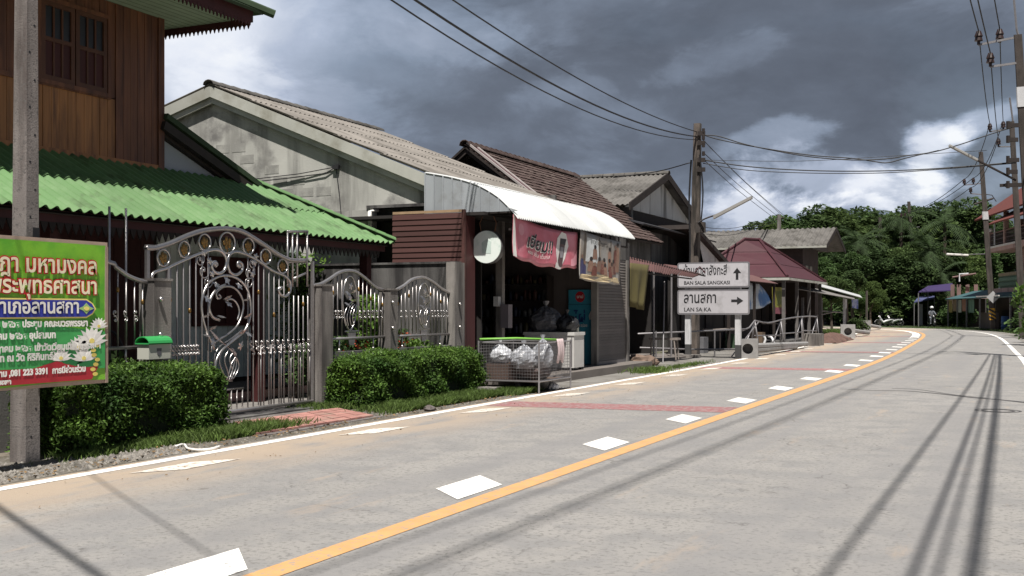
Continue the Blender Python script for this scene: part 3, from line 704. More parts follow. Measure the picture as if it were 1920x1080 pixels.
# shared ornaments: S scroll, C scroll, vine leaf
sm_ = MB(); q1 = spiral((.0, .042), .012, .042, 0, 5.2, 12); sm_.tube(q1, .0075, 5); sm_.ball((0, 0, .042), .014, 6, 5)
q2 = spiral((.0, -.042), .012, .042, math.pi, math.pi + 5.2, 12); sm_.tube(q2, .0075, 5); sm_.ball((0, 0, -.042), .014, 6, 5)
sm_.tube([q1[-1], (0, 0, 0), q2[-1]], .0075, 5); scroll_me = sm_.mesh('scroll', steel, smooth=True)
lf = MB(); pts = []
for i in range(20):
    an = 2 * math.pi * i / 20; rr = .052 * (1.25 if i % 4 == 0 else (.62 if i % 4 == 2 else .95)); pts.append((rr * math.cos(an), -.006, rr * math.sin(an)))
vs = pts + [(0, -.022, 0), (0, .004, 0)]; fs = [(i, (i + 1) % 20, 20) for i in range(20)] + [((i + 1) % 20, i, 21) for i in range(20)]
lf.add(vs, fs); leaf_me = lf.mesh('vine_leaf', steel, smooth=False)
def scroll_row(par, t0, t1, h, n):
    for i in range(n):
        piece('scroll', scroll_me, par, (t0 + (t1 - t0) * (i + .5) / n, FA - .012, h), scale=((1 if i % 2 else -1), 1, 1))
def oval_grape(par, tc, h0, h1, rt):
    """the tall oval with interlaced stems and leaves"""
    mb = MB(); hc = (h0 + h1) / 2; rh = (h1 - h0) / 2
    mb.tube([(tc + rt * math.cos(x) * (1 - .22 * max(0, -math.sin(x))), FA, hc + rh * math.sin(x)) for x in [2 * math.pi * i / 28 for i in range(28)]], .014, 6, closed=True); mb.build('oval_ring', steel, par, True)
    for k in range(4):
        mb = MB(); x0 = tc - rt * .75 + k * rt * .38
        mb.tube(smooth_path([(x0 + .02, FA - .01, h0 + rh * .15), (x0 - rt * .1, FA - .01, h0 + rh * .5), (x0 + rt * .3, FA - .01, h0 + rh * .85), (x0 + rt * .9 - k * .03, FA - .01, h0 + rh * (1.05 - k * .05))], 5), .009, 5); mb.build('stem_curve', steel, par, True)
    for (dx, dy) in ((0, 1.62), (-.4, 1.35), (.38, 1.42), (-.1, 1.2), (.45, 1.1), (-.5, .95), (.5, .6)):
        piece('vine_leaf', leaf_me, par, (tc + dx * rt, FA - .015, h0 + dy * rh), rot=(0, dx * 2, 0))
def panel(par_label, path, t0, t1, hb, nb, oval=None, rows=(), bot=.04):
    top = interp(path)
    mb = MB(); mb.tube(path, .028, 8); mb.build('top_rail', brushed, FN, True)
    mb = MB(); mb.tube([(t0, FA, hb), (t1, FA, hb)], .022, 8); mb.build('bottom_rail', brushed, FN, True)
    for i in range(nb):
        t = t0 + (t1 - t0) * (i + .5) / nb
        if oval and abs(t - oval[0]) < oval[3] * .95: continue
        put_bar(FN, t, hb, top(t), col=(top(t) - .25 if i % 3 == 1 else None))
    if oval: oval_grape(FN, *oval)
    for r_ in rows: scroll_row(FN, *r_)
    for t in (t0 + .35, t1 - .35):
        mb = MB(); mb.tube([(t, FA, .84), (t, FA, hb)], .015, 6); mb.ball((t, FA, .86), .03, 8, 6); mb.build('foot_bracket', steel, FN, True)
p1 = smooth_path([plane(590 + x / 6, 490 + y / 6) for x, y in [(-20, 272), (0, 270), (80, 250), (180, 190), (280, 125), (390, 105), (480, 130), (580, 200), (680, 290), (770, 322)]], 3)
p2 = smooth_path([plane(590 + x / 6, 490 + y / 6) for x, y in [(900, 330), (1000, 275), (1080, 212), (1160, 185), (1240, 185), (1340, 240), (1430, 310), (1520, 360)]], 3)
p0 = smooth_path([(6.2, FA, 1.75), (7.4, FA, 1.78), (8.3, FA, 2.22)] + [plane(*q) for q in [(195, 489), (217, 501), (241, 518), (268, 528), (285, 530)]], 3)
p0[0] = (6.2, FA, 1.75)
h_r = plane(660, 634)[2]
o1 = plane(656, 570)[0]; o2 = plane(795, 570)[0]
panel('', p1, 14.42, 16.12, h_r, 14, (o1, 1.17, 2.03, .21), [(14.47, o1 - .2, 1.42, 5), (o1 + .22, 16.08, 1.42, 6)])
panel('', p2, 16.36, 18.42, h_r, 16, (o2, 1.17, 1.97, .22), [(16.4, o2 - .2, 1.42, 5), (o2 + .24, 18.38, 1.42, 6)])
panel('', p0, 6.2, 10.56, h_r, 32, None, [(8.6, 10.45, 1.42, 11)])
for (u, v) in ((660, 0), (795, 0)):
    tc = plane(u, 570)[0]; mb = MB(); mb.poly([(tc - .12, FA, 1.13), (tc + .12, FA, 1.13), (tc + .07, FA, .93), (tc - .07, FA, .93)], (0, .02, 0)); mb.build('urn_plate', brushed, FN)
    mb = MB(); mb.tube([(tc - .2, FA, 1.15), (tc + .2, FA, 1.15)], .012, 5); mb.build('urn_rail', steel, FN)
ball_me = MB().ball((0, 0, 0), .032, 8, 6).mesh('knob', steel, smooth=True)
for (u, v) in ((284, 561), (283, 627), (722, 567), (722, 615), (849, 570), (849, 613)):
    p = plane(u, v); piece('knob', ball_me, FN, (p[0], FA - .15, p[2]))
# two tall masts that rise from the left panel
for u in (217, 248):
    t = pa(u, 500, FA)[0]
    fm = MB(); fm.tube([(t, FA + .1, .86), (t, FA + .1, 2.72)], .015, 6); o = fm.build('steel_mast', brushed, None, True)
    o['label'] = 'thin steel pole rising from the fence to the green eave, ' + ('nearer the green banner' if u == 217 else 'nearer the gate pillar'); o['category'] = 'pole'

GT = thing('sliding_gate', 'ornate stainless steel gate with arched top, gold medallions and vine scrolls', 'gate', (12.5, FA, .05))
g6 = lambda x, y: plane(270 + x / 6, 420 + y / 6)
arch = smooth_path([g6(*q) for q in [(20, 270), (120, 268), (300, 215), (470, 140), (640, 82), (820, 55), (960, 55), (1100, 85), (1250, 170), (1400, 270), (1520, 350), (1650, 405), (1820, 412)]], 4)
mb = MB(); mb.tube(arch, .034, 8); mb.build('top_arch', brushed, GT, True)
lowL = smooth_path([g6(*q) for q in [(80, 610), (115, 545), (250, 500), (400, 430), (560, 360), (700, 310), (800, 292), (870, 310), (915, 370), (925, 450), (895, 530), (830, 560), (775, 520), (760, 460), (795, 425), (820, 455), (800, 478)]], 4)
lowR = smooth_path([g6(*q) for q in [(1080, 470), (1050, 465), (1062, 430), (1100, 450), (1105, 510), (1060, 565), (1010, 572), (960, 530), (938, 440), (960, 350), (1030, 315), (1150, 345), (1300, 425), (1450, 530), (1580, 585), (1645, 660), (1640, 760), (1590, 815), (1530, 790), (1515, 730), (1550, 715)]], 4)
mb = MB(); mb.tube(lowL, .022, 7); mb.build('inner_arch', steel, GT, True)
mb = MB(); mb.tube(lowR, .022, 7); mb.build('inner_arch', steel, GT, True)
for (x, y) in ((795, 455), (1072, 475), (1530, 725)): piece('knob', ball_me, GT, vadd(g6(x, y), (0, 0, 0)))
for (x, y, rx, ry) in [(218, 380, 70, 95), (452, 285, 62, 92), (683, 205, 66, 92), (937, 213, 86, 120), (1175, 250, 62, 92), (1370, 365, 58, 85), (1560, 475, 54, 80)]:
    c = g6(x, y); rt = abs(g6(x + rx, y)[0] - c[0]); rh = abs(g6(x, y + ry)[2] - c[2])
    mb = MB(); mb.tube([(c[0] + rt * math.cos(k * .314), FA, c[2] + rh * math.sin(k * .314)) for k in range(20)], .014, 6, closed=True); md = mb.build('medallion', steel, GT, True)
    mb = MB()
    for k in range(5):
        an = k * 1.256 + .6; mb.ball((c[0] + rt * .38 * math.cos(an), FA, c[2] + rh * .38 * math.sin(an)), .035, 6, 5, (1, .4, 1.1))
    mb.ball(c, .03, 6, 5, (1, .5, 1)); mb.tube([(c[0], FA, c[2] - rh * .9), (c[0] + .01, FA, c[2])], .007, 4); mb.build('gold_flower', gold, md, True)
g3 = lambda x, y: plane(180 + x / 2.7, 400 + y / 2.7)
# big oval, inner ring, vine
mb = MB(); mb.tube(smooth_path([g3(*q) for q in [(600, 690), (560, 600), (537, 510), (537, 430), (565, 360), (610, 325), (660, 315), (715, 330), (760, 375), (780, 440), (780, 520), (755, 590), (700, 640), (640, 690), (610, 740), (600, 790)]], 4), .018, 7); mb.build('outer_ring', steel, GT, True)
mb = MB(); mb.tube(smooth_path([g3(*q) for q in [(620, 410), (632, 425), (615, 430), (608, 405), (625, 385), (655, 370)]] + [g3(*q) for q in [(700, 378), (735, 420), (745, 480), (720, 560), (670, 610), (600, 655), (580, 700)]], 4), .015, 6); mb.build('vine', steel, GT, True)
mb = MB(); mb.tube(smooth_path([g3(*q) for q in [(655, 362), (610, 385), (580, 430), (572, 480), (590, 525), (625, 540)]], 4), .02, 7); mb.build('vine', steel, GT, True)
mb = MB(); mb.tube(smooth_path([g3(*q) for q in [(660, 440), (690, 435), (715, 460), (725, 500), (715, 540)]], 4), .012, 6); mb.build('vine', steel, GT, True)
for k in range(4):
    x = k * 26
    mb = MB(); mb.tube(smooth_path([g3(740 - x * .2, 590 + k * 10), (g3(690 - x * .3, 630 + k * 14)), g3(620 + x, 680 + k * 4), g3(598 + x, 740), g3(612 + x, 800 - k * 3), g3(650 + x * .5, 835), g3(690, 850 - k * 5)], 4), .010, 6); mb.build('lyre_strand', steel, GT, True)
    mb = MB(); mb.tube(smooth_path([g3(575 + x * .3, 590 + k * 12), g3(630 + x * .4, 640 + k * 10), g3(690 + x * .25, 700 + k * 4), g3(722 - x * .45, 760), g3(712 - x * .5, 810), g3(680 - x * .2, 850)], 4), .010, 6); mb.build('lyre_strand', steel, GT, True)
for (x, y) in [(660, 337), (602, 362), (718, 368), (560, 432), (755, 435), (550, 525), (765, 522), (662, 430), (668, 455), (630, 520), (585, 585), (555, 615), (590, 650), (735, 600), (765, 612), (725, 670)]:
    p = g3(x, y); piece('vine_leaf', leaf_me, GT, (p[0], FA - .02, p[2]), rot=(0, rnd.uniform(-3, 3), 0), scale=(1.15, 1, 1.15))
for (x, y, s_) in [(545, 290, 1), (565, 345, .8), (525, 235, .7), (775, 295, 1), (770, 345, .8), (790, 250, .7)]:
    p = g3(x, y); mb = MB(); mb.tube([(q[0], FA, q[2]) for q in spiral((p[0], p[2]), .02, .13 * s_, 0, 7, 18)], .009, 5); mb.ball((p[0], FA, p[2]), .022, 6, 5); mb.build('curl', steel, GT, True)
    piece('vine_leaf', leaf_me, GT, (p[0] + .1 * s_, FA - .01, p[2] + .13 * s_), scale=(.8, 1, .8))
low_top = interp([p for p in lowL[:26]]); 
gb_ = plane(500, 757)[2]
gate_bot = .12
def gtop(t):
    c = None
    for pth in (lowL, lowR):
        for p, q in zip(pth, pth[1:]):
            if min(p[0], q[0]) <= t <= max(p[0], q[0]): z = p[2] + (q[2] - p[2]) * (t - p[0]) / ((q[0] - p[0]) or 1); c = max(c or 0, z)
    return c or 1.7
tcn = g3(660, 500)[0]
t = 10.98; i = 0
while t < 14.02:
    z1 = gtop(t) if abs(t - tcn) > .62 else (1.0 if abs(t - tcn) < .35 else 1.0)
    if abs(t - tcn) <= .62: z1 = .42 if abs(t - tcn) < .34 else gtop(t)
    put_bar(GT, t, gate_bot, z1, col=(1.62 + .2 * math.sin(i * 1.3) if i % 3 == 0 and abs(t - tcn) > .62 else None))
    if t > tcn + .65 and i % 2: put_bar(GT, t + .052, gate_bot, 1.0)
    t += .118; i += 1
mb = MB(); mb.tube([(tcn - .36, FA, .42), (tcn + .36, FA, .42)], .012, 6); mb.build('short_rail', steel, GT, True)
for z in (gate_bot, gate_bot + .0):
    pass
mb = MB(); mb.tube([(10.92, FA, gate_bot), (14.06, FA, gate_bot)], .026, 8); mb.build('bottom_rail', brushed, GT, True)
mb = MB(); mb.box(10.9, 14.1, FA - .025, FA + .025, .052, .062); mb.build('track', brushed, GT)
for t in (10.93, 14.05):
    mb = MB(); mb.box(t - .02, t + .02, FA - .02, FA + .02, gate_bot, gtop(t) if t < 12 else g6(1660, 405)[2]); mb.build('stile', brushed, GT)
for t in (11.6, 13.55):
    mb = MB(); mb.tube([(t, FA - .02, .1), (t, FA + .02, .1)], .038, 10); mb.build('roller', black_pl, GT)
scroll_row(GT, 10.98, tcn - .55, .98, 9); scroll_row(GT, tcn + .45, 14.0, 1.0, 12)
scroll_row(GT, tcn + .5, 14.0, .93, 12)
# boxed guide post at the right end of the arch
mb = MB(); xs = [1615, 1670, 1722, 1835]
for x in xs:
    p = g6(x, 690); q = g6(x, 95); mb.tube([(p[0], FA, p[2] - .02 if x != 1670 else p[2] - .02), (p[0], FA, q[2])], .017, 6)
a_, b_ = g6(1610, 85), g6(1840, 85); mb.tube([a_, b_], .02, 6); a_, b_ = g6(1615, 430), g6(1835, 430); mb.tube([a_, b_], .014, 6); mb.tube([g6(1670, 620), g6(1820, 555)], .018, 6)
mb.build('guide_frame', brushed, GT, True)
mb = MB(); a_ = g6(20, 258); mb.box(a_[0] - .0, a_[0] + .22, FA - .02, FA + .02, a_[2] - .03, a_[2] + .03); mb.box(a_[0], a_[0] + .05, FA - .02, FA + .02, 1.86, a_[2]); mb.build('wall_bracket', brushed, FN)

# mailbox on the low wall
MBX = thing('mailbox', 'cream mailbox with a green lid fixed to the fence beside the gate pillar', 'mailbox', (10.3, 9.65, .88))
c0_, c1_ = plane(248, 672), plane(291, 650)
mb = MB(); mb.box(c0_[0] + .02, c1_[0] - .0, 9.56, 9.74, .90, 1.09); mb.build('box_body', M('cream_enamel', (.5, .5, .44), .5, .05, 4), MBX)
mb = MB(); mb.grid(lambda u, v: (c0_[0] + .0 + (c1_[0] - c0_[0] + .02) * u, 9.65 + .11 * math.cos(math.pi * v), 1.09 + .085 * math.sin(math.pi * v)), 1, 8, (0, 0, -.012)); mb.box(c0_[0], c1_[0] + .02, 9.54, 9.76, 1.08, 1.095); mb.build('lid', M('green_enamel', (.04, .33, .09), .4, .05, 4), MBX)
mb = MB(); m_ = (c0_[0] + c1_[0]) / 2; mb.poly([(m_ - .04, 9.556, 1.03), (m_ + .04, 9.556, 1.03), (m_ + .035, 9.556, .96), (m_, 9.556, .93), (m_ - .035, 9.556, .96)], (0, .006, 0)); mb.build('emblem', M('dark_grey_print', (.09, .09, .1), .6, .05, 4), MBX)

# drive of red pavers
DR = thing('paver_drive', 'small drive of faded red paving tiles in front of the gate', 'paving', (12.2, 8.9, 0))
mb = MB(); mb.hexa([(10.7, 8.2, .002), (13.4, 8.15, .002), (14.1, 9.6, .002), (11.4, 9.6, .002)], [(10.7, 8.2, .012), (13.4, 8.15, .012), (14.1, 9.6, .03), (11.4, 9.6, .03)]); mb.build('mortar_bed', concrete_l, DR)
nr, nc = 5, 9
for i in range(nc):
    for j in range(nr):
        f = lambda u, v: lerp(lerp((10.75, 8.3, .014), (13.3, 8.25, .014), u), lerp((11.6, 9.3, .03), (13.9, 9.25, .03), u), v)
        g_ = .012; j_ = rnd.uniform(0, .006)
        P4 = [f((i + g_ * 3) / nc, (j + g_ * 3) / nr), f((i + 1 - g_ * 3) / nc, (j + g_ * 3) / nr), f((i + 1 - g_ * 3) / nc, (j + 1 - g_ * 3) / nr), f((i + g_ * 3) / nc, (j + 1 - g_ * 3) / nr)]
        mb = MB(); mb.hexa(P4, [vadd(p, (0, 0, .02 + j_)) for p in P4]); mb.build('paving_tile', red_tile, DR)

# ------------------------------------------------------------------ left concrete pole and the green banner
PL = thing('utility_pole', 'square pale concrete utility pole standing behind the green banner', 'utility pole', (8.02, 9.0, 0))
def taper(p0, p1, w0, w1, d0=None, d1=None, cham=.2):
    mb = MB(); d0 = d0 or w0; d1 = d1 or w1; c = cham
    def ring(p, w_, d_): return [(p[0] + x * w_ / 2, p[1] + y * d_ / 2, p[2]) for x, y in [(-1, -1 + c), (-1 + c, -1), (1 - c, -1), (1, -1 + c), (1, 1 - c), (1 - c, 1), (-1 + c, 1), (-1, 1 - c)]]
    mb.add(ring(p0, w0, d0) + ring(p1, w1, d1), [tuple((i, (i + 1) % 8, 8 + (i + 1) % 8, 8 + i)) for i in range(8)] + [tuple(range(7, -1, -1)), tuple(range(8, 16))]); return mb
taper((8.02, 9.0, 0), (8.05, 9.0, 8.3), .215, .125, .215, .125).build('shaft', concrete_l, PL)
mb = MB(); mb.box(7.98, 8.06, 8.846, 8.85, .9, 2.3)
for i in range(26):
    z = .25 + i * .27; hw = .002
    d_ = 9.0 - (.215 - .09 * z / 8.3) / 2
    mb.tube([(8.0 + (i % 2) * .06, d_ - .003, z), (8.0 + (i % 2) * .06, d_ + .01, z)], .012, 6)
mb.build('bolt_hole', black_pl, PL, kind='stuff')
mb = MB(); mb.tube([(8.15, 8.98, .0), (8.12, 8.99, 5.9)], .028, 6); mb.build('conduit', M('dark_conduit', (.06, .06, .065), .6, .1, 4), PL)

BA = 8.45; B0, B1, BH0, BH1 = 5.2, 8.53, .79, 2.14
BN = thing('roadside_banner', 'green printed banner with white and red Thai lettering tied to the left concrete pole', 'banner', (7, BA, 0))
def vin(name, col, rough=.35, **k): return M(name, col, rough, .05, 1.5, .35, 3.0, **k)
bgreen = vin('banner_lime', (.20, .47, .035), hue=((.10, .36, .03), 1.8, .45, .65))
bgreen2 = vin('banner_green', (.055, .33, .09), hue=((.03, .24, .06), 2.5, .4, .7)); bblue = vin('banner_blue', (.03, .04, .30)); bred = vin('banner_red', (.34, .02, .03)); bdred = vin('banner_letter_red', (.42, .015, .02))
bwhite = vin('banner_white', (.78, .76, .72)); bgold = vin('banner_gold', (.62, .5, .12)); byel = vin('banner_yellow', (.75, .62, .18)); bcream = vin('banner_cream', (.78, .70, .5)); bltg = vin('banner_pale_green', (.36, .55, .2))
def bsurf(t, h): return BA + .012 * math.sin(t * 2.1) + .008 * math.sin(t * 5 + h * 3)
mb = MB(); mb.grid(lambda u, v: (B0 + (B1 - B0) * u, BA + .006 * math.sin(u * 14) * math.sin(v * 3.1), BH0 + .01 * math.sin(u * 9) * (1 - v) + (BH1 - BH0) * v), 24, 8, (0, .004, 0)); mb.build('vinyl_sheet', bgreen, BN)
BX, BU = (1, 0, 0), (0, 0, 1); bo = lambda k: (0, BA - .010 - k * .0035, 0)
mb = MB(); mb.box(B0, B1 + .03, BA + .0075, BA + .035, BH1 - .01, BH1 + .035); mb.build('top_batten', M('batten', (.34, .25, .2), .8, .15, 6), BN)
mb = MB(); mb.box(B1 - .008, B1 + .03, BA - .003, BA + .035, BH0 - .03, BH1 - .01); mb.build('side_batten', MATS['batten'], BN)
mb = MB(); mb.box(B0, B1 - .01, BA + .0075, BA + .035, BH0 - .03, BH0 + .01); mb.build('bottom_batten', MATS['batten'], BN)
z10 = 242 / (BH1 - BH0)
fl = lambda nm, pts, mat, k: flat(nm, pts, mat, BN, BX, BU, bo(k), .0015)
hh = lambda f: BH0 + (BH1 - BH0) * f                      # f from the bottom of the sheet
tt = lambda u: pa(u, 600, BA)[0]
# lower printed fields
fl('green_field', [(B0, hh(.09)), (B1 - .02, hh(.09)), (B1 - .02, hh(.36)), (tt(120), hh(.40)), (tt(60), hh(.455)), (B0, hh(.47))], bgreen2, 0)
fl('red_field', [(B0, hh(.012)), (tt(170), hh(.012)), (tt(182), hh(.10)), (tt(170), hh(.135)), (tt(140), hh(.115)), (tt(105), hh(.16)), (tt(60), hh(.115)), (B0, hh(.14))], bred, 1)
fl('blue_bar_edge', [(B0, hh(.462)), (tt(160), hh(.462)), (tt(172), hh(.49)), (tt(178), hh(.53)), (tt(172), hh(.57)), (tt(160), hh(.603)), (B0, hh(.603))], byel, 1)
fl('blue_bar', [(B0, hh(.472)), (tt(159), hh(.472)), (tt(170), hh(.497)), (tt(175), hh(.53)), (tt(170), hh(.565)), (tt(159), hh(.592)), (B0, hh(.592))], bblue, 2)
c = (tt(159), hh(.532)); fl('star_mark', [(c[0] + (.10 if i % 2 == 0 else .055) * math.cos(i * math.pi / 4) , c[1] + (.055 if i % 2 == 0 else .03) * math.sin(i * math.pi / 4)) for i in range(8)], bltg, 3); fl('star_mark', ell(c[0], c[1], .035, .02, 12), byel, 4)
# water lilies
def lily(cx, cy, s):
    for k in range(9):
        an = math.pi * (k + .5) / 9; ox, oy = math.cos(an), math.sin(an)
        fl('lily_petal', [(cx, cy - .01), (cx + s * (.55 * ox - .16 * oy), cy + s * (.5 * oy + .1 * ox)), (cx + s * ox, cy + s * .8 * oy), (cx + s * (.55 * ox + .16 * oy), cy + s * (.5 * oy - .1 * ox))], bwhite, 1.2 + (k % 3) * .15)
    fl('lily_heart', ell(cx, cy + s * .12, s * .16, s * .12, 10), byel, 1.9)
lily(tt(170), hh(.275), .22); lily(tt(146), hh(.235), .17); lily(tt(155), hh(.155), .17); lily(tt(183), hh(.39), .13); lily(tt(112), hh(.165), .15)
for (u_, f_, rx) in ((135, .155, .14), (165, .13, .16), (125, .2, .08)): fl('lily_pad', ell(tt(u_), hh(f_), rx, .035, 14), M('banner_dark_green', (.02, .17, .05), .4, .05, 3), 1.05)
for i in range(7):
    an = i * .5; fl('gold_curl', ell(tt(176) - .03 * math.sin(i * 1.7), hh(.05 + i * .035), .035, .02, 9, an), bgold, 2.2)
def btxt(s, u_right, f, size, width, mat, k, out=None, od=.02):
    t_r = tt(u_right); org = (t_r, BA - .0105 - k * .0035, hh(f))
    if out: text('lettering', s, size, out, BN, vadd(org, (0, .003, 0)), BX, BU, .0006, od, 'RIGHT')
    text('lettering', s, size, mat, BN, org, BX, BU, .0006, 0.004, 'RIGHT')
btxt('ฎา มหามงคล', 180, .785, .225, None, bcream, 3, bdred, .016)
btxt('ทะนุบำรุงพระพุทธศาสนา', 180, .64, .215, None, bcream, 3, bdred, .016)
btxt('เขตอำเภอลานสกา', 146, .50, .185, None, bwhite, 4, M('banner_dark_blue', (.02, .02, .16), .4, .05, 3), .010)
btxt('๗ กรกฎาคม ๒๕๖๓ ประชุม คณะบวรพรรษา', 162, .405, .088, None, bwhite, 3)
btxt('๙ กรกฎาคม ๒๕๖๓ อุปสมบท', 102, .325, .088, None, bwhite, 3)
btxt('๑ กรกฎาคม ๒๕๖๓ เข้าวัดเวียนเทียนบรรพชา', 186, .24, .085, None, bwhite, 3)
btxt('อุปสมบท ณ วัด ศิริกินทร์', 96, .175, .088, None, bwhite, 3)
btxt('ติดต่อสอบถาม ,081 223 3391  การมีส่วนร่วม', 158, .075, .078, None, bwhite, 3)
btxt('เจ้าคณะตำบลเขา', 18, .022, .06, None, bwhite, 3)
# bits on the verge
def stones(n, f, size, mat, name, seed, **k):
    r = random.Random(seed); mb = MB()
    for i in range(n):
        t, a = f(r); s = r.uniform(*size); b = (t, a, s * .3)
        vs = [vadd(b, (s * r.uniform(.7, 1.2) * math.cos(x), s * r.uniform(.7, 1.2) * math.sin(x), -s * .3)) for x in (0, 1.25, 2.5, 3.8, 5)] + [vadd(b, (s * .3 * r.uniform(-1, 1), s * .3 * r.uniform(-1, 1), s * r.uniform(.4, .8)))]
        mb.add(vs, [(i_, (i_ + 1) % 5, 5) for i_ in range(5)])
    return mb.build(name, mat, **k)
gravel_m = M('gravel_stone', (.20, .185, .165), .95, .15, 6, island=.4)
stones(2600, lambda r: (r.uniform(4, 9.6), 8.0 + abs(r.gauss(0, .45))), (.008, .03), gravel_m, 'gravel', 5, kind='stuff')
stones(500, lambda r: (r.uniform(9, 18), 7.95 + abs(r.gauss(0, .3))), (.006, .02), gravel_m, 'gravel', 6, kind='stuff')
stones(420, lambda r: (r.uniform(5, 22), r.uniform(.3, 7.6)), (.004, .012), M('road_grit', (.12, .11, .1), .95, .2, 6), 'road_grit', 8, kind='stuff')
def grass(n, f, hgt, seed, name='grass', mat=grass_m):
    r = random.Random(seed); vs = []; fs = []
    for i in range(n):
        t, a = f(r); h_ = hgt * r.uniform(.4, 1.1); an = r.uniform(0, 6.28); w_ = .006 + .004 * r.random(); dx, dy = math.cos(an), math.sin(an); lx, ly = r.gauss(0, h_ * .45), r.gauss(0, h_ * .45); k = len(vs)
        vs += [(t - dx * w_, a - dy * w_, 0), (t + dx * w_, a + dy * w_, 0), (t + dx * w_ * .7 + lx * .4, a + dy * w_ * .7 + ly * .4, h_ * .6), (t + lx, a + ly, h_), (t - dx * w_ * .7 + lx * .4, a - dy * w_ * .7 + ly * .4, h_ * .6)]; fs.append((k, k + 1, k + 2, k + 3, k + 4))
    mb = MB(); mb.v = vs; mb.f = fs; return mb.build(name, mat, kind='stuff')
def clumpy(t0, t1, fa, sd, n=12, sg=.25):
    rr = random.Random(sd); cs = [(rr.uniform(t0, t1), rr.random()) for _ in range(n)]
    def f(r):
        c = cs[int(r.random() * n)]; t = c[0] + r.gauss(0, sg); lo, hi = fa(t); return (t, lo + (hi - lo) * min(1, max(0, c[1] + r.gauss(0, .35))))
    return f
grass(3800, clumpy(10.0, 11.6, lambda t: (8.35, 8.95), 3, 9, .22), .13, 31)
grass(8000, clumpy(13.9, 17.9, lambda t: (8.25, 8.95), 4, 16, .25), .12, 32)
grass(3500, clumpy(8.6, 10.4, lambda t: (8.55, 8.95), 5, 8, .25), .09, 33)
grass(2200, clumpy(13.9, 14.4, lambda t: (9.2, 9.9), 6, 5, .15), .12, 34)
grass(1800, clumpy(17.9, 18.6, lambda t: (8.05, 8.6), 7, 6, .2), .13, 35)
def rock(label, t, a, s, seed):
    r = random.Random(seed); mb = MB(); mb.ball((t, a, s * .35), s, 8, 6, (1, .8, .6)); mb.v = [vadd(p, (r.gauss(0, s * .09), r.gauss(0, s * .09), r.gauss(0, s * .06))) for p in mb.v]
    o = mb.build('stone', concrete_l); o['label'] = label; o['category'] = 'stone'
p = gpt(805, 771); rock('pale rough stone in the grass in front of the long hedge', p[0], p[1], .10, 1)
p = gpt(212, 860); rock('small white stone on the gravel below the left hedge', p[0], p[1], .045, 2)
mb = MB(); rp_ = smooth_path([(gpt(u, v)[0], gpt(u, v)[1], .03) for u, v in [(330, 842), (345, 838), (352, 846), (372, 849), (395, 847), (412, 842)]], 4); mb.tube(rp_, .013, 6); o = mb.build('white_rag', bwhite, None, True); o['label'] = 'white twisted rag lying on the verge in front of the left hedge'; o['category'] = 'rag'

# ------------------------------------------------------------------ pale gable house with the shop
H2 = thing('gable_house', 'pale plastered gable house with long fibre-cement roof and a dark open shopfront', 'house', (22.5, 13, 0))
T2, TF = 19.38, 26.35
AP = (16.2, 6.40); ER = (10.75, 4.17); ELt = (22.5, 4.58)
def row_sheets(par, p_eave, p_ridge, t0, t1, rows, width, mat, pitch=.177, amp=.024, seg=6, U=(1, 0, 0), jig=.02):
    W_ = vsub(p_ridge, p_eave); Ls = vlen(W_); W_ = vnorm(W_); n = max(1, round((t1 - t0) / width)); w_ = (t1 - t0) / n; w_ = round(w_ / pitch) * pitch; n = int(math.ceil((t1 - t0) / w_))
    for r_ in range(rows):
        a_, b_ = Ls * r_ / rows, Ls * (r_ + 1) / rows + (.08 if r_ < rows - 1 else 0)
        for i in range(n):
            u0, u1 = i * w_, min((i + 1) * w_ + pitch * .2, t1 - t0)
            mb = MB(); mb.corr(vadd(p_eave, (0, 0, .02 * (r_ % 2) * 0)), U, W_, u0, u1, a_ - rnd.uniform(0, jig), b_, pitch, amp, .008, seg, lift=.022)
            mb.build('roof_sheet', mat, par)
row_sheets(H2, (T2, ER[0], ER[1]), (T2, AP[0], AP[1]), T2, TF, 5, .9, fibro, seg=5)
mb = MB(); mb.corr((T2, AP[0], AP[1]), (1, 0, 0), vnorm((0, ELt[0] - AP[0], ELt[1] - AP[1])), 0, TF - T2, 0, 6.5, .177, .02, .01, 4); mb.build('back_roof', fibro, H2)
n = 18
for i in range(n):
    mb = MB(); t0 = T2 - .06 + (TF - T2 + .1) * i / n; t1 = t0 + (TF - T2) / n + .05
    mb.grid(lambda u, v: (t0 + (t1 - t0) * u, AP[0] + .14 * math.cos(math.pi * v), AP[1] + .0 + (.10 - .02 * u) * math.sin(math.pi * v)), 1, 6, (0, 0, -.015)); mb.build('ridge_tile', fibro_g, H2)
def under(a, d):                                   # roof line height at lateral a, lowered by d
    return (AP[1] + (AP[0] - a) * -(AP[1] - ER[1]) / (AP[0] - ER[0]) if a < AP[0] else AP[1] - (a - AP[0]) * (AP[1] - ELt[1]) / (ELt[0] - AP[0])) - d
for (t_, dep0, dep1, th, nm) in ((T2, .03, .27, .05, 'barge_board'), (T2 + .06, .27, .40, .05, 'barge_moulding')):
    for (a0, a1) in ((ER[0], AP[0]), (AP[0], ELt[0])):
        mb = MB(); mb.poly([(t_, a0, under(a0, dep1)), (t_, a1, under(a1, dep1)), (t_, a1, under(a1, dep0)), (t_, a0, under(a0, dep0))], (th, 0, 0)); mb.build(nm, fascia_w, H2)
mb = MB(); mb.poly([(T2 + .10, ER[0], under(ER[0], .41)), (T2 + .11, AP[0], under(AP[0], .41)), (T2 + .11, AP[0], under(AP[0], .39)), (T2 + .10, ER[0], under(ER[0], .39))], (.07, 0, 0)); mb.build('soffit_strip', darkwood, H2)
TW = 19.56
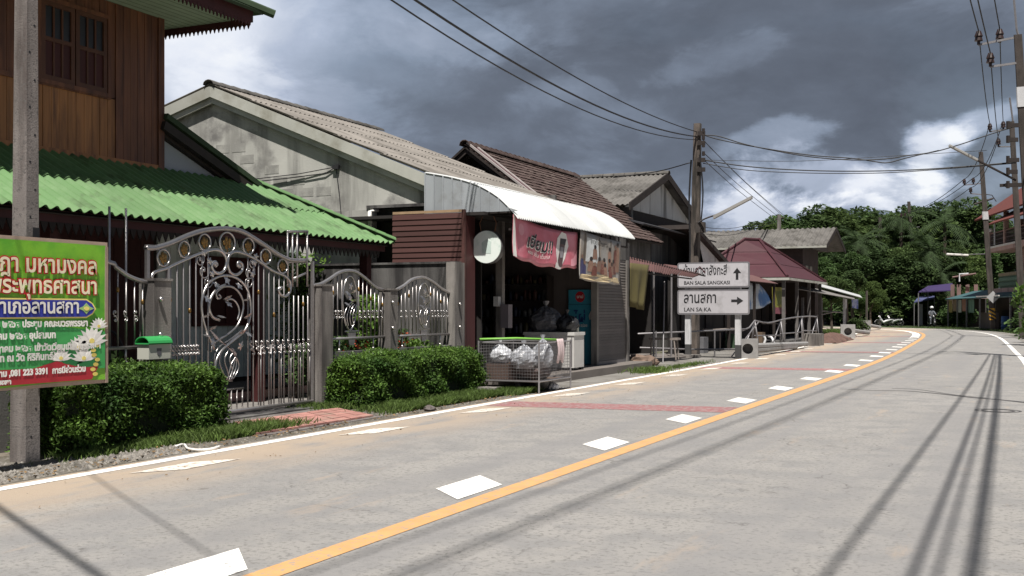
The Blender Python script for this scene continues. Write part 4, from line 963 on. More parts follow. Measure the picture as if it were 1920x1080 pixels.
mb = MB(); mb.poly([(TW, 12.16, 0), (TW, 12.16, 3.56), (TW, 10.9, 3.56), (TW, 10.9, under(10.9, .1)), (TW, AP[0], under(AP[0], .1)), (TW, 22, under(22, .1)), (TW, 22, 0)], (.15, 0, 0)); mb.build('gable_wall', plaster, H2)
# block courses showing faintly through the thin render
blk = MB(); r = random.Random(4)
for row in range(9):
    z = 3.35 + row * .26
    a = 12.3 + (row % 2) * .22
    while a < 18.5:
        if z + .2 < under(a, .95) and r.random() < .75: blk.box(TW - .005, TW + .01, a, a + .36, z, z + .185)
        a += .44
blk.build('render_patch', M('bare_block', (.25, .245, .23), .97, .16, 2.5, .3, 60, stain=((.33, .325, .3), 2.2, .46, .62)), H2, kind='stuff')
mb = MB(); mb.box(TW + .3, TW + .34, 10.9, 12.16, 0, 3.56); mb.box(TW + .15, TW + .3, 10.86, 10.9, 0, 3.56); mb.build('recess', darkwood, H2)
mb = MB(); mb.tube([(TW - .05, 12.2, 2.0), (TW - .05, 12.2, 3.5), (TW + .1, 12.1, 3.53)], .045, 8); mb.build('white_pipe', white_p, H2, True)
mb = MB(); mb.box(TW - .03, TW + .2, 10.9, 12.3, 3.56, 3.62); mb.build('lintel', concrete_d, H2)
mb = MB(); mb.box(19.0, 19.05, 9.78, 11.36, 3.36, 3.41); mb.build('top_beam', M('tan_timber', (.3, .2, .12), .7, .2, 5), H2)
for i in range(9):
    z = 2.40 + i * .106; mb = MB(); mb.hexa([(19.0 - .015, 9.78, z), (19.04, 9.78, z), (19.04, 11.36, z), (19.0 - .015, 11.36, z)], [(19.0, 9.78, z + .1), (19.04, 9.78, z + .1), (19.04, 11.36, z + .1), (19.0, 11.36, z + .1)]); mb.build('siding_board', redside, H2)
mb = MB(); mb.box(19.045, 19.5, 9.80, 9.86, .0, 3.36); mb.box(19.045, 19.08, 9.86, 11.36, .0, 3.34); mb.build('side_partition', maroon, H2)
mb = MB(); mb.box(18.93, 19.0, 9.74, 9.80, 0, 3.4); mb.build('corner_post', redside, H2)
# cable bracket on the gable
b0 = pt(630, 313, TW - .03)
mb = MB(); mb.tube([b0, pt(636, 360, TW - .03), pt(641, 418, TW - .03)], .010, 5); mb.tube([b0, pt(560, 326, TW - .06), pt(440, 340, TW - .1)], .010, 5); mb.tube([b0, pt(610, 325, TW - .04), pt(540, 334, TW - .06), pt(440, 345, TW - .1)], .012, 5)
mb.box(b0[0] - .05, b0[0] + .02, b0[1] - .08, b0[1] + .06, b0[2] - .05, b0[2] + .03); mb.build('wall_cable', wire_m, H2)
# body of the shop
mb = MB(); mb.box(19.06, 27.5, 8.75, 14, .002, .17); mb.build('shop_floor', M('shop_floor', (.13, .115, .105), .8, .2, 1.5), H2)
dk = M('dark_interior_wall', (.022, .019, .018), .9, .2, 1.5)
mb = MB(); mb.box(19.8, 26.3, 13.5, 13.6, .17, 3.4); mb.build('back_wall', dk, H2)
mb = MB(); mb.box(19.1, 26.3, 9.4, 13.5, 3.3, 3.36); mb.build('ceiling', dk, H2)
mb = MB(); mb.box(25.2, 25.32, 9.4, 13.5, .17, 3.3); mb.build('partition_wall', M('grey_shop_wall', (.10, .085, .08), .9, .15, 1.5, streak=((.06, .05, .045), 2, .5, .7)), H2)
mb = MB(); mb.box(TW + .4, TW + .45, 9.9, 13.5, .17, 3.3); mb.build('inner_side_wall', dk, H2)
mb = MB(); mb.box(19.85, 26.3, 10.9, 22, 3.42, 4.2); mb.build('upper_body', concrete_d, H2)
mb = MB(); mb.box(26.2, 26.3, 10.9, 22, 4.2, 4.4); mb.build('far_wall', concrete_d, H2)
# awning
prof = [pt(u, v, 19.25)[1:] for u, v in [(797, 323), (841, 330.5), (875, 339), (902, 349), (935, 369), (963, 397), (972, 409)]]
prof = smooth_path(prof, 3)
nn = 9; tw = (26.15 - 19.22) / nn
for i in range(nn):
    t0, t1 = 19.22 + tw * i, 19.22 + tw * (i + 1) + .01; seg = int(tw / .095 * 4)
    def fn(u, v):
        t = t0 + (t1 - t0) * u; k = v * (len(prof) - 1); j = min(int(k), len(prof) - 2); p = lerp(prof[j], prof[j + 1], k - j); z = .016 * math.cos(2 * math.pi * t / .095)
        return (t, p[0] - z * .3, p[1] + z)
    mb = MB(); mb.grid(fn, seg, len(prof) - 1, (0, 0, -.006)); mb.build('awning_sheet', white_mtl, H2)
n = 10
for i in range(n):
    a0, a1 = lerp((prof[0][0],), (prof[-2][0],), i / n)[0], lerp((prof[0][0],), (prof[-2][0],), (i + 1) / n)[0]
    def top(a):
        for p, q in zip(prof, prof[1:]):
            if q[0] <= a <= p[0]: return p[1] + (q[1] - p[1]) * (p[0] - a) / (p[0] - q[0])
        return prof[-1][1]
    mb = MB(); am = a0 + (a1 - a0) * .15
    for (x, y, e) in ((a0, am, .018), (am, a1, 0)):
        mb.hexa([(19.235 - e, y, 3.36), (19.235 - e, x, 3.36), (19.25, x, 3.36), (19.25, y, 3.36)], [(19.235 - e, y, max(3.37, top(y) - .012)), (19.235 - e, x, max(3.37, top(x) - .012)), (19.25, x, max(3.37, top(x) - .012)), (19.25, y, max(3.37, top(y) - .012))])
    mb.build('end_panel', grey_mtl, H2)
mb = MB()
for (a, z) in ((8.95, 3.30), (8.95, 3.02), (9.9, 3.30)):
    mb.box(19.27, 26.1, a - .02, a + .02, z - .02, z + .02)
for i in range(12): t = 19.5 + i * .6; mb.box(t - .012, t + .012, 8.94, 8.965, 3.04, 3.28)
for i in range(6): t = 19.6 + i * 1.25; mb.box(t - .015, t + .015, 8.97, 10.7, 3.321, 3.35)
mb.build('awning_frame', darkwood, H2, kind='stuff')
mb = MB(); mb.box(19.24, 19.28, 8.9, 10.8, 3.33, 3.36); mb.build('awning_end_rail', darkwood, H2)
# roller shutter door
A9 = 9.35; s0, s1 = pa(1119, 600, A9)[0], pa(1172, 600, A9)[0]
mb = MB(); mb.box(s0 - .12, s0, A9 - .05, A9 + .1, .17, 2.75); mb.build('door_jamb', concrete, H2)
mb = MB(); mb.box(s1, s1 + .14, A9 - .05, A9 + .1, .17, 2.75); mb.build('door_jamb', concrete, H2)
mb = MB(); mb.box(s0 - .12, s1 + .14, A9 - .02, A9 + .1, 2.75, 3.3); mb.build('door_head', concrete_d, H2)
sh = M('shutter_steel', (.15, .135, .125), .6, .12, 2)
z = .19
while z < 2.72:
    mb = MB(); mb.hexa([(s0, A9 - .015, z), (s1, A9 - .015, z), (s1, A9 + .02, z), (s0, A9 + .02, z)], [(s0, A9 + .0, z + .066), (s1, A9 + .0, z + .066), (s1, A9 + .02, z + .066), (s0, A9 + .02, z + .066)]); mb.build('shutter_slat', sh, H2); z += .07
mb = MB(); mb.box(s0, s1, A9 - .03, A9 - .016, .17, .25); mb.build('shutter_foot', steel_dull, H2)
mb = MB(); mb.box(s1 + .14, 27.45, A9 - .01, A9 + .1, .17, 3.2); mb.build('front_wall', concrete_d, H2)
# pillar with meter boxes
p = px(938, 500, 23.0); mb = MB(); mb.box(p[0] - .07, p[0] + .07, p[1] - .07, p[1] + .07, .17, 3.3); mb.build('pillar', concrete, H2)
mb = MB(); mb.box(p[0] - .2, p[0] - .075, p[1] - .05, p[1] + .06, 1.56, 1.76); mb.build('fuse_box', offwhite, H2)
mb = MB(); mb.box(p[0] - .15, p[0] + .05, p[1] - .25, p[1] - .075, 1.12, 1.6); mb.build('meter_box', M('grey_box', (.16, .14, .15), .5, .1, 4), H2)
# blue advertisement board leaning on the partition wall
AD = thing('advert_board', 'tall sky-blue advertising board with round red emblem against the shop wall', 'poster', (25.15, 9.8, .17))
ablue = M('advert_blue', (.04, .24, .33), .5, .08, 3)
adx = (0, -1, 0); au = (0, 0, 1)
mb = MB(); mb.box(25.12, 25.18, 9.50, 10.10, .18, 1.97); mb.build('board', ablue, AD)
ao = lambda a, h, k=0: (25.118 - k, a, h)
flat('divider', [(-.3, -.006), (.3, -.006), (.3, .006), (-.3, .006)], M('advert_dark', (.02, .06, .10), .5, .05, 4), AD, adx, au, ao(9.8, 1.62))
flat('round_emblem', ell(0, 0, .12, .13, 20), M('advert_red', (.5, .02, .03), .4, .05, 4), AD, adx, au, ao(9.8, 1.80, .002))
text('lettering', 'มาม่า'[:4], .1, bwhite, AD, ao(9.8, 1.77, .006), adx, au, .001, .002, 'CENTER', .16)
text('lettering', 'ไผ่', .34, M('advert_navy', (.015, .05, .16), .5, .05, 4), AD, ao(9.8, 1.20, .004), adx, au, .001, .006, 'CENTER', .3)
text('lettering', 'กรอบ อร่อย', .1, bwhite, AD, ao(9.8, 1.08, .004), adx, au, .001, .002, 'CENTER', .36)
flat('tear_shape', [(.24, 0), (.30, .02), (.30, .25), (.22, .1)], bwhite, AD, adx, au, ao(9.8, 1.25, .003))
# chest freezer
FZ = thing('chest_freezer', 'white chest freezer on the raised shop floor', 'freezer', (22.9, 9.5, .17))
mb = MB(); mb.box(22.6, 23.2, 8.96, 10.14, .23, .93); mb.build('cabinet', offwhite, FZ)
mb = MB(); mb.box(22.58, 23.22, 8.94, 9.55, .932, 1.0); mb.build('lid', offwhite, FZ); mb = MB(); mb.box(22.58, 23.22, 9.555, 10.16, .932, 1.0); mb.build('lid', offwhite, FZ)
mb = MB(); mb.box(22.594, 22.6, 9.0, 9.02, .26, .9); mb.box(22.594, 22.6, 9.5, 9.51, .26, .9); mb.build('trim', steel_dull, FZ)
for (t, a) in ((22.66, 9.02), (23.14, 9.02), (22.66, 10.08), (23.14, 10.08)):
    mb = MB(); mb.box(t - .03, t + .03, a - .03, a + .03, .17, .23); mb.build('foot', black_pl, FZ)
mb = MB(); mb.tube([(23.0, 9.05, 1.0), (23.0, 9.05, 1.14)], .045, 10); o = mb.build('jar', M('jar_glass', (.35, .35, .3), .2, .1, 5)); o['label'] = 'small glass jar on the right end of the freezer lid'; o['category'] = 'jar'
def bag(name, label, c, r_, sq, mat, seed, amp=.12, knot=True):
    r = random.Random(seed); B = thing(name, label, 'plastic bag', (c[0], c[1], c[2]))
    n, m = 22, 14; ph = [r.uniform(0, 6.28) for _ in range(8)]
    mb = MB(); mb.ball((0, 0, 0), 1, n, m)
    out_ = []
    for p in mb.v:
        an = math.atan2(p[1], p[0]); el = p[2]
        k = 1 + amp * (math.sin(an * 5 + ph[0] + el * 2) * .5 + math.sin(an * 9 + ph[1] - el * 5) * .35 + math.sin(el * 9 + ph[2] + an * 3) * .35) + r.gauss(0, amp * .22)
        f = 1 - .35 * max(0, el) ** 2; x, y, z = p[0] * k * f, p[1] * k * f, p[2] * (k if el > 0 else 1)
        out_.append((c[0] + x * r_ * sq[0], c[1] + y * r_ * sq[1], c[2] + r_ * sq[2] * (max(z, -.8) + .8)))
    mb.v = out_; mb.build('bag', mat, B, False)
    if knot:
        mb = MB(); top = (c[0], c[1], c[2] + r_ * sq[2] * 1.78); mb.tube([top, vadd(top, (0, 0, r_ * .12)), vadd(top, (.02, .01, r_ * .35))], [r_ * .14, r_ * .07, r_ * .2], 7); mb.build('knot', mat, B)
    return B
clear = M('clear_plastic', (.36, .37, .40), .22, .15, 14, .6, 22, alpha=.62, spec=.6)
clearw = M('milky_plastic', (.48, .49, .52), .25, .12, 14, .6, 22, alpha=.85, spec=.6)
greypl = M('grey_plastic_film', (.13, .13, .14), .3, .2, 8, .6, 18, spec=.6)
bag('plastic_bag', 'large grey plastic bag of goods on the left of the freezer lid', (22.9, 9.75, 1.0), .40, (.75, 1.0, .75), greypl, 1)
bag('plastic_bag', 'black plastic bag on the right half of the freezer lid', (22.9, 9.25, 1.0), .30, (.8, .95, .7), black_pl, 2)
# round hanging light box
RS = thing('round_sign', 'round white hanging shop sign under the awning corner', 'sign', pt(912, 463, 19.45))
c = LOC[RS.name]; rr = .325
mb = MB(); mb.add([], []); 
def disc(t0, t1, r_, nm, mat, par, a=c[1], h=c[2]):
    mb = MB(); n = 36; mb.add([(t0, a + r_ * math.cos(2 * math.pi * i / n), h + r_ * math.sin(2 * math.pi * i / n)) for i in range(n)] + [(t1, a + r_ * math.cos(2 * math.pi * i / n), h + r_ * math.sin(2 * math.pi * i / n)) for i in range(n)],
        [tuple(range(n)), tuple(range(2 * n - 1, n - 1, -1))] + [((i + 1) % n, i, n + i, n + (i + 1) % n) for i in range(n)]); return mb.build(nm, mat, par)
disc(c[0] + .004, c[0] + .15, rr, 'rim', M('dark_rim', (.12, .12, .12), .5, .1, 4), RS)
disc(c[0] - .006, c[0] + .004, rr - .012, 'face', M('sign_face', (.72, .78, .74), .35, .04, 3, stain=((.62, .72, .67), 3, .5, .6)), RS)
flat('faded_print', [(-.09, -.12), (.1, -.13), (.11, .1), (0, .15), (-.1, .08)], M('faded_print', (.60, .71, .66), .4, .12, 12), RS, (0, -1, 0), (0, 0, 1), (c[0] - .007, c[1], c[2]))
for k in (-.18, .18):
    mb = MB(); mb.tube([(c[0] + .07, c[1] + k * .8, c[2] + rr - .03), (c[0] + .07, c[1] + k, c[2] + rr + .14), (c[0] + .07, c[1] + k * .6, 3.32)], .009, 5); mb.build('cord', M('brown_cord', (.2, .1, .06), .9, .1, 5), RS)

# banners hung below the awning
def hung(name, label, a, P4, fold, mat, seed, nu=26, nv=10):
    """cloth between four corner points (t, h): top-left, top-right, bottom-right, bottom-left"""
    B = thing(name, label, 'banner', ((P4[0][0] + P4[1][0]) / 2, a, P4[0][1]))
    def S(u, v):                                      # v: 0 bottom .. 1 top
        top = lerp(P4[0], P4[1], u); bo = lerp(P4[3], P4[2], u); p = lerp(bo, top, v)
        sag = -.10 * math.sin(math.pi * u) * (1 - v) * fold - .10 * math.sin(math.pi * u) * v * fold * .8
        rip = .022 * math.sin(u * 17 + seed) * (1 - v * .7) + .03 * math.sin(u * 7 + v * 3) * (1 - v)
        return (p[0], a + rip, p[1] + sag + (.02 * math.sin(u * 23 + seed) * (1 - v)) * fold)
    mb = MB(); mb.grid(S, nu, nv, (0, .004, 0)); mb.build('cloth', mat, B, True); return B, S
def on(S, B, nm, pts, mat, k=1, sub=1):
    """printed shape that follows the cloth; pts in 0..1"""
    cx = sum(p[0] for p in pts) / len(pts); cy = sum(p[1] for p in pts) / len(pts)
    q = []
    for i, p in enumerate(pts):
        n_ = pts[(i + 1) % len(pts)]
        for j in range(3): q.append(lerp(p, n_, j / 3))
    ring = [vadd(S(*lerp((cx, cy), p, .5)), (0, -.0035 * k - .002, 0)) for p in q]; vs = [vadd(S(*p), (0, -.0035 * k - .002, 0)) for p in q]; c_ = vadd(S(cx, cy), (0, -.0035 * k - .002, 0))
    n = len(vs); mb = MB(); mb.add(vs + ring + [c_], [(i, (i + 1) % n, n + (i + 1) % n, n + i) for i in range(n)] + [(n + i, n + (i + 1) % n, 2 * n) for i in range(n)]); return mb.build(nm, mat, B)
def cloth_text(S, B, s, u, v, size, mat, k, wdt, off=0.0, slant=0.0):
    o = text('lettering', s, 1.0, mat, B, LOC[B.name], (1, 0, 0), (0, 0, 1), .0, off); me = o.data
    xs = [q.co for q in me.vertices]; lx = min(q.y for q in xs); hx = max(q.y for q in xs)     # world y = t
    for q in me.vertices:
        fx = (q.co.y - lx) / (hx - lx); fz = q.co.z
        p = S(min(1, max(0, u + fx * wdt + fz * slant)), min(1, max(0, v + fz * size))); p = vadd(p, (0, -.004 * k, 0)); q.co = W(vsub(p, LOC[B.name]))
    return o
t0, t1 = pa(963, 440, 8.85)[0], pa(1083, 440, 8.85)[0]
pk = M('pink_vinyl', (.50, .13, .17), .35, .12, 1.2, .3, 6, hue=((.58, .22, .27), 1.6, .45, .62))
PB, S = hung('hanging_banner', 'pink vinyl banner with big black Thai word and a drinking glass under the white awning', 8.85, [(t0, 3.30), (t1, 3.16), (t1, 2.40), (t0 + .02, 2.50)], 1.0, pk, 2)
on(S, PB, 'white_edge', [(0.0, 0), (.05, 0.02), (.02, 1), (0, 1)], bwhite, 1)
on(S, PB, 'white_swirl', [(.63, .04), (.70, 0.02), (.78, .25), (.84, .60), (.80, .93), (.73, .97), (.66, .80), (.62, .45)], bwhite, 1)
on(S, PB, 'glass_shape', [(.66, .06), (.72, .05), (.76, .35), (.80, .78), (.71, .80), (.69, .45), (.645, .22)], M('print_brown', (.10, .06, .06), .4, .2, 6), 2)
on(S, PB, 'glass_ice', [(.69, .30), (.74, .28), (.765, .55), (.71, .58)], M('print_grey', (.28, .26, .28), .4, .2, 9), 3)
on(S, PB, 'glass_top', [(.71, .66), (.785, .62), (.80, .78), (.712, .80)], M('print_dark', (.035, .03, .035), .4, .2, 9), 3.2)
on(S, PB, 'pink_drape', [(.86, .06), (1, .1), (1, .5), (.93, .3), (.88, .25)], M('print_pale_pink', (.65, .3, .35), .4, .1, 5), 1)
on(S, PB, 'white_splash', [(.58, .0), (.70, .0), (.64, .12), (.60, .17)], bwhite, 2.4)
on(S, PB, 'crest_print', ell(.10, .72, .035, .14, 12), M('print_pale_pink', (.65, .3, .35), .4, .1, 5), 1)
cloth_text(S, PB, 'เยี่ยม!!', .17, .36, .42, bwhite, 2, .37, .05, .05); cloth_text(S, PB, 'เยี่ยม!!', .175, .37, .42, sign_k, 3.4, .36, .02, .05)
cloth_text(S, PB, 'หอม เข้ม เต็มรส', .20, .20, .13, bwhite, 2, .30)
t0, t1 = pa(1088, 440, 8.8)[0], pa(1164, 440, 8.8)[0]
mu = M('mural_cloth', (.27, .26, .245), .5, .14, 2, .3, 6, hue=((.30, .25, .2), 2.2, .45, .65))
MBn, S = hung('hanging_banner', 'pale printed banner showing a crowd of seated and standing people, right of the pink banner', 8.8, [(t0, 3.22), (t1, 3.10), (t1 - .02, 2.08), (t0 - .1, 2.17)], .35, mu, 5)
skin = M('print_skin', (.25, .15, .11), .5, .2, 9); hair = M('print_hair', (.03, .022, .02), .5, .1, 9); redc = M('print_red_cloth', (.17, .06, .045), .5, .2, 9); pbl = M('print_violet', (.06, .06, .16), .5, .2, 9); sand = M('print_sand', (.45, .36, .22), .5, .2, 9); ptree = M('print_trunk', (.11, .09, .07), .5, .2, 9)
on(S, MBn, 'print_ground', [(.02, .02), (.98, .03), (.95, .15), (.6, .20), (.3, .15), (.04, .10)], sand, 1)
for x, w_ in ((.10, .05), (.44, .022), (.72, .03)): on(S, MBn, 'print_trunk', [(x, .3), (x + w_, .3), (x + w_ * .9, .97), (x, .97)], ptree, 1)
on(S, MBn, 'print_sky', [(.16, .4), (.42, .4), (.42, .9), (.16, .9)], M('print_pale', (.5, .52, .52), .5, .1, 9), 1)
r = random.Random(12)
figs = [(.07, .10, .42, pbl), (.14, .08, .32, pbl), (.86, .30, .62, redc), (.92, .28, .72, skin), (.70, .42, .40, skin), (.33, .48, .30, skin)] + [(.26 + i * .085 + r.uniform(-.02, .02), .13 + r.uniform(0, .12), r.uniform(.24, .34), redc if i % 2 else skin) for i in range(8)] + [(.45 + i * .12, .30, .25, skin) for i in range(4)]
for (x, y, hgt, mt) in figs:
    w_ = .05; on(S, MBn, 'print_figure', [(x - w_, y), (x + w_, y), (x + w_ * .8, y + hgt * .65), (x + w_ * .3, y + hgt * .8), (x - w_ * .3, y + hgt * .8), (x - w_ * .8, y + hgt * .65)], mt, 2)
    on(S, MBn, 'print_head', ell(x, y + hgt * .88, .027, .045, 10), hair if mt is skin else skin, 3)
cloth_text(S, MBn, 'ชาวบ้านบ้านศาลา', .24, .80, .14, sign_k, 3, .44)

# wire cage with bags on the verge
CG = thing('wire_cage', 'rusty wire-mesh rubbish cage on legs beside the long hedge', 'cage', (18.9, 8.5, 0))
ca, cb, c0, c1 = 7.86, 9.05, 18.15, 19.65
rod = lambda p, q, r_=.013: MB().tube([p, q], r_, 5)
for (t, a) in ((c0, ca), (c1, ca), (c0, cb), (c1, cb)): rod((t, a, 0), (t, a, .93), .017).build('leg', steel_dull, CG)
for z in (.22, .90):
    for p, q in (((c0, ca, z), (c0, cb, z)), ((c1, ca, z), (c1, cb, z)), ((c0, ca, z), (c1, ca, z)), ((c0, cb, z), (c1, cb, z))): rod(p, q, .014).build('rail', steel_dull, CG)
def mesh_panel(p, ex, ez, nx, nz):
    mb = MB()
    for i in range(nx + 1): mb.tube([vadd(p, vmul(ex, i / nx)), vadd(vadd(p, vmul(ex, i / nx)), ez)], .003, 3)
    for j in range(nz + 1): mb.tube([vadd(p, vmul(ez, j / nz)), vadd(vadd(p, vmul(ez, j / nz)), ex)], .003, 3)
    mb.build('mesh_panel', steel_dull, CG)
mesh_panel((c0, ca, .24), (0, cb - ca, 0), (0, 0, .66), 22, 12); mesh_panel((c0, ca, .24), (c1 - c0, 0, 0), (0, 0, .66), 26, 12); mesh_panel((c0, cb, .24), (c1 - c0, 0, 0), (0, 0, .66), 22, 12); mesh_panel((c1, ca, .24), (0, cb - ca, 0), (0, 0, .66), 20, 12)
mb = MB(); mb.box(c0, c1, ca, cb, .20, .215); mb.build('tray', M('rusty_tray', (.10, .07, .055), .8, .3, 5), CG)
bag('plastic_bag', 'clear knotted rubbish bag at the left end of the wire cage', (18.45, 8.75, .52), .2, (.9, 1.05, .95), clearw, 3)
bag('plastic_bag', 'round bulging clear rubbish bag in the middle of the wire cage', (18.55, 8.33, .42), .27, (.9, 1.0, .85), clear, 4)
bag('plastic_bag', 'clear rubbish bag draped at the front right corner of the wire cage', (18.7, 8.02, .45), .26, (.8, .75, 1.05), clear, 5)
bag('plastic_bag', 'brownish full rubbish bag at the bottom of the wire cage', (18.8, 8.25, .22), .28, (1.1, 1.2, .7), M('brown_plastic', (.10, .07, .065), .3, .2, 10, .5, 20, alpha=.9), 6)
mb = MB(); mb.box(18.25, 18.95, 8.5, 8.95, .222, .52); o = mb.build('plastic_crate', M('brown_crate', (.09, .06, .05), .6, .2, 6)); 
o['label'] = 'brown crate standing in the left half of the wire cage'; o['category'] = 'crate'
mb = MB(); mb.grid(lambda u, v: (18.9 + .32 * u, 7.83 - .03 * math.sin(v * 3.1) + .01 * math.sin(u * 20), .96 - .42 * v - .03 * math.sin(u * 9) * v), 12, 8, (0, .006, 0)); o = mb.build('towel', M('pale_pink_towel', (.55, .44, .44), .9, .08, 8, .4, 60), None, True); o['label'] = 'pale pink towel hung over the road side of the wire cage'; o['category'] = 'towel'
mb = MB(); mb.tube([(c0 - .05, 9.0, .96), (18.6, 8.5, .97), (19.4, 8.0, .93)], .022, 7); o = mb.build('green_stick', M('green_plastic', (.16, .38, .06), .5, .1, 5), None, True); o['label'] = 'bright green pole lying across the top of the wire cage'; o['category'] = 'pole'
mb = MB(); mb.tube([(19.0, 8.3, .01), (19.0, 8.3, .17)], [.24, .3], 18); o = mb.build('black_tub', black_pl, None, False); o['label'] = 'round black rubber tub on the ground under the wire cage'; o['category'] = 'tub'
bag('plastic_bag', 'small white plastic bag on the ground by the cage leg', (gpt(1052, 733)[0] + .1, 8.02, .005), .10, (1.3, 1.2, .8), clearw, 7)
mb = MB(); mb.box(17.9, 18.6, 8.6, 9.2, .0, .11); o = mb.build('concrete_block', concrete); o['label'] = 'flat concrete block on the ground under the left end of the wire cage'; o['category'] = 'block'

# ------------------------------------------------------------------ brown tiled house
H3 = thing('tiled_house', 'old house with steep brown tiled roof and pale flashing along its near edge', 'house', (31, 13, 0))
T3, T3F = 27.0, 35.2; A3, Z3 = 13.86, 5.95; E3 = (10.85, 3.65)
Wv = vnorm((0, A3 - E3[0], Z3 - E3[1])); Lw = math.hypot(A3 - E3[0], Z3 - E3[1]); Nv = vnorm(cross((1, 0, 0), Wv))
mb = MB(); r = random.Random(3); nr = 20; step = Lw / nr
for j in range(nr):
    t = T3
    while t < T3F - .02:
        w_ = .245; q = r.uniform(-.006, .008); e = r.uniform(-.015, .015)
        o_ = vadd((t, E3[0], E3[1]), vmul(Wv, j * step + e)); a_ = vadd(o_, vmul(Nv, .035 + q)); b_ = vadd(a_, (w_ - .012, 0, 0)); c_ = vadd(vadd(b_, vmul(Wv, step * 1.15)), vmul(Nv, -.028)); d_ = vadd(vadd(a_, vmul(Wv, step * 1.15)), vmul(Nv, -.028))
        mb.hexa([vsub(p, vmul(Nv, .02)) for p in (a_, b_, c_, d_)], [a_, b_, c_, d_]); t += w_
mb.build('roof_tiles', brown_t, H3, kind='stuff')
mb = MB(); mb.slab((T3, E3[0], E3[1] - .02), (T3F, E3[0], E3[1] - .02), (T3F, A3, Z3 - .02), (T3, A3, Z3 - .02), .06); mb.slab((T3, A3, Z3), (T3F, A3, Z3), (T3F, 2 * A3 - E3[0], E3[1]), (T3, 2 * A3 - E3[0], E3[1]), .06); mb.build('roof_deck', darkwood, H3)
for i in range(26):
    t0 = T3 - .08 + i * .318; mb = MB(); mb.grid(lambda u, v: (t0 + .34 * u, A3 + .15 * math.cos(math.pi * v), Z3 + (.14 - .04 * u + rnd.uniform(-.005, .005)) * math.sin(math.pi * v)), 1, 5, (0, 0, -.02)); mb.build('ridge_tile', brown_t, H3)
pkf = M('pinkish_flashing', (.30, .27, .26), .7, .15, 3)
def along(t0, t1, nh, th, mat, nm, l0=0.0, l1=None):
    l1 = l1 or Lw; mb = MB(); q = [(t0, l0), (t1, l0), (t1, l1), (t0, l1)]
    P4 = [vadd(vadd((t, E3[0], E3[1]), vmul(Wv, l)), vmul(Nv, nh)) for t, l in q]; mb.hexa(P4, [vadd(p, vmul(Nv, th)) for p in P4]); mb.build(nm, mat, H3)
along(T3 - .02, T3 + .07, .05, .05, pkf, 'flashing'); along(T3 + .07, T3 + .42, .055, .01, maroon_r, 'flashing_sheet'); along(T3 + .42, T3 + .54, .055, .035, pkf, 'flashing')
mb = MB(); mb.poly([(T3 + .05, E3[0], E3[1] - .2), (T3 + .05, A3, Z3 - .22), (T3 + .05, 2 * A3 - E3[0], E3[1] - .2), (T3 + .05, 2 * A3 - E3[0], E3[1] - .05), (T3 + .05, A3, Z3 + .02), (T3 + .05, E3[0], E3[1] - .05)], (.03, 0, 0)); mb.build('barge_board', darkwood, H3)
mb = MB(); mb.poly([(T3 + .5, 11.2, 0), (T3 + .5, 11.2, 3.7), (T3 + .5, A3, 5.75), (T3 + .5, 16.5, 3.7), (T3 + .5, 16.5, 0)], (.1, 0, 0)); mb.build('gable_wall', darkwood, H3)
mb = MB(); mb.box(27.7, 35.0, 11.2, 11.3, 2.85, 3.75); mb.build('front_wall', concrete_d, H3)
mb = MB(); mb.box(29.0, 29.9, 11.15, 11.195, 3.15, 3.5); mb.build('window', glass_m, H3)
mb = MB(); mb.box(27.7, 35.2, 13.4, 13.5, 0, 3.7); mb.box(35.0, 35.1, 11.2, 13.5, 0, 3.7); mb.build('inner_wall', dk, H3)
mb = MB(); mb.box(27.6, 35.0, 9.6, 13.4, .002, .06); mb.build('floor_slab', M('shop_floor', (.13, .115, .105), .8, .2, 1.5), H3)
for (t, a) in ((28.4, 9.75), (30.6, 9.7), (33.0, 9.9)):
    mb = MB(); mb.tube([(t, a, 0), (t + .02, a, 2.75)], .03, 6); mb.build('post', steel_dull, H3)
# rusty awning over the brown house front
Q = [px(1158, 501, 28.3), px(1300, 519, 32.3), px(1316, 514, 33.3), px(1146, 474, 30.0)]
Ua = vsub(Q[1], Q[0]); mb = MB(); n = 9
for i in range(n):
    f = lambda u, v: lerp(lerp(Q[0], Q[1], u), lerp(Q[3], Q[2], u), v)
    def fn(u, v, i=i):
        U_ = (i + u) / n; p = f(U_, v); return (p[0], p[1], p[2] + .018 * math.cos(2 * math.pi * (i + u) * 4) + .02 * math.sin(i * 2.3) * (1 - v))
    mb = MB(); mb.grid(fn, 24, 2, (0, 0, -.008)); mb.build('awning_sheet', rust_r, H3)
mb = MB(); mb.tube([vadd(Q[0], (0, .05, -.06)), vadd(Q[1], (0, .05, -.06))], .025, 4); mb.tube([vadd(Q[3], (0, -.1, -.06)), vadd(Q[2], (0, -.1, -.06))], .025, 4); mb.build('awning_rail', darkwood, H3)
mb = MB(); mb.tube([px(1303, 510, 33), px(1312, 500, 33), px(1322, 512, 33)], .02, 5); mb.build('broken_edge', maroon_r, H3)
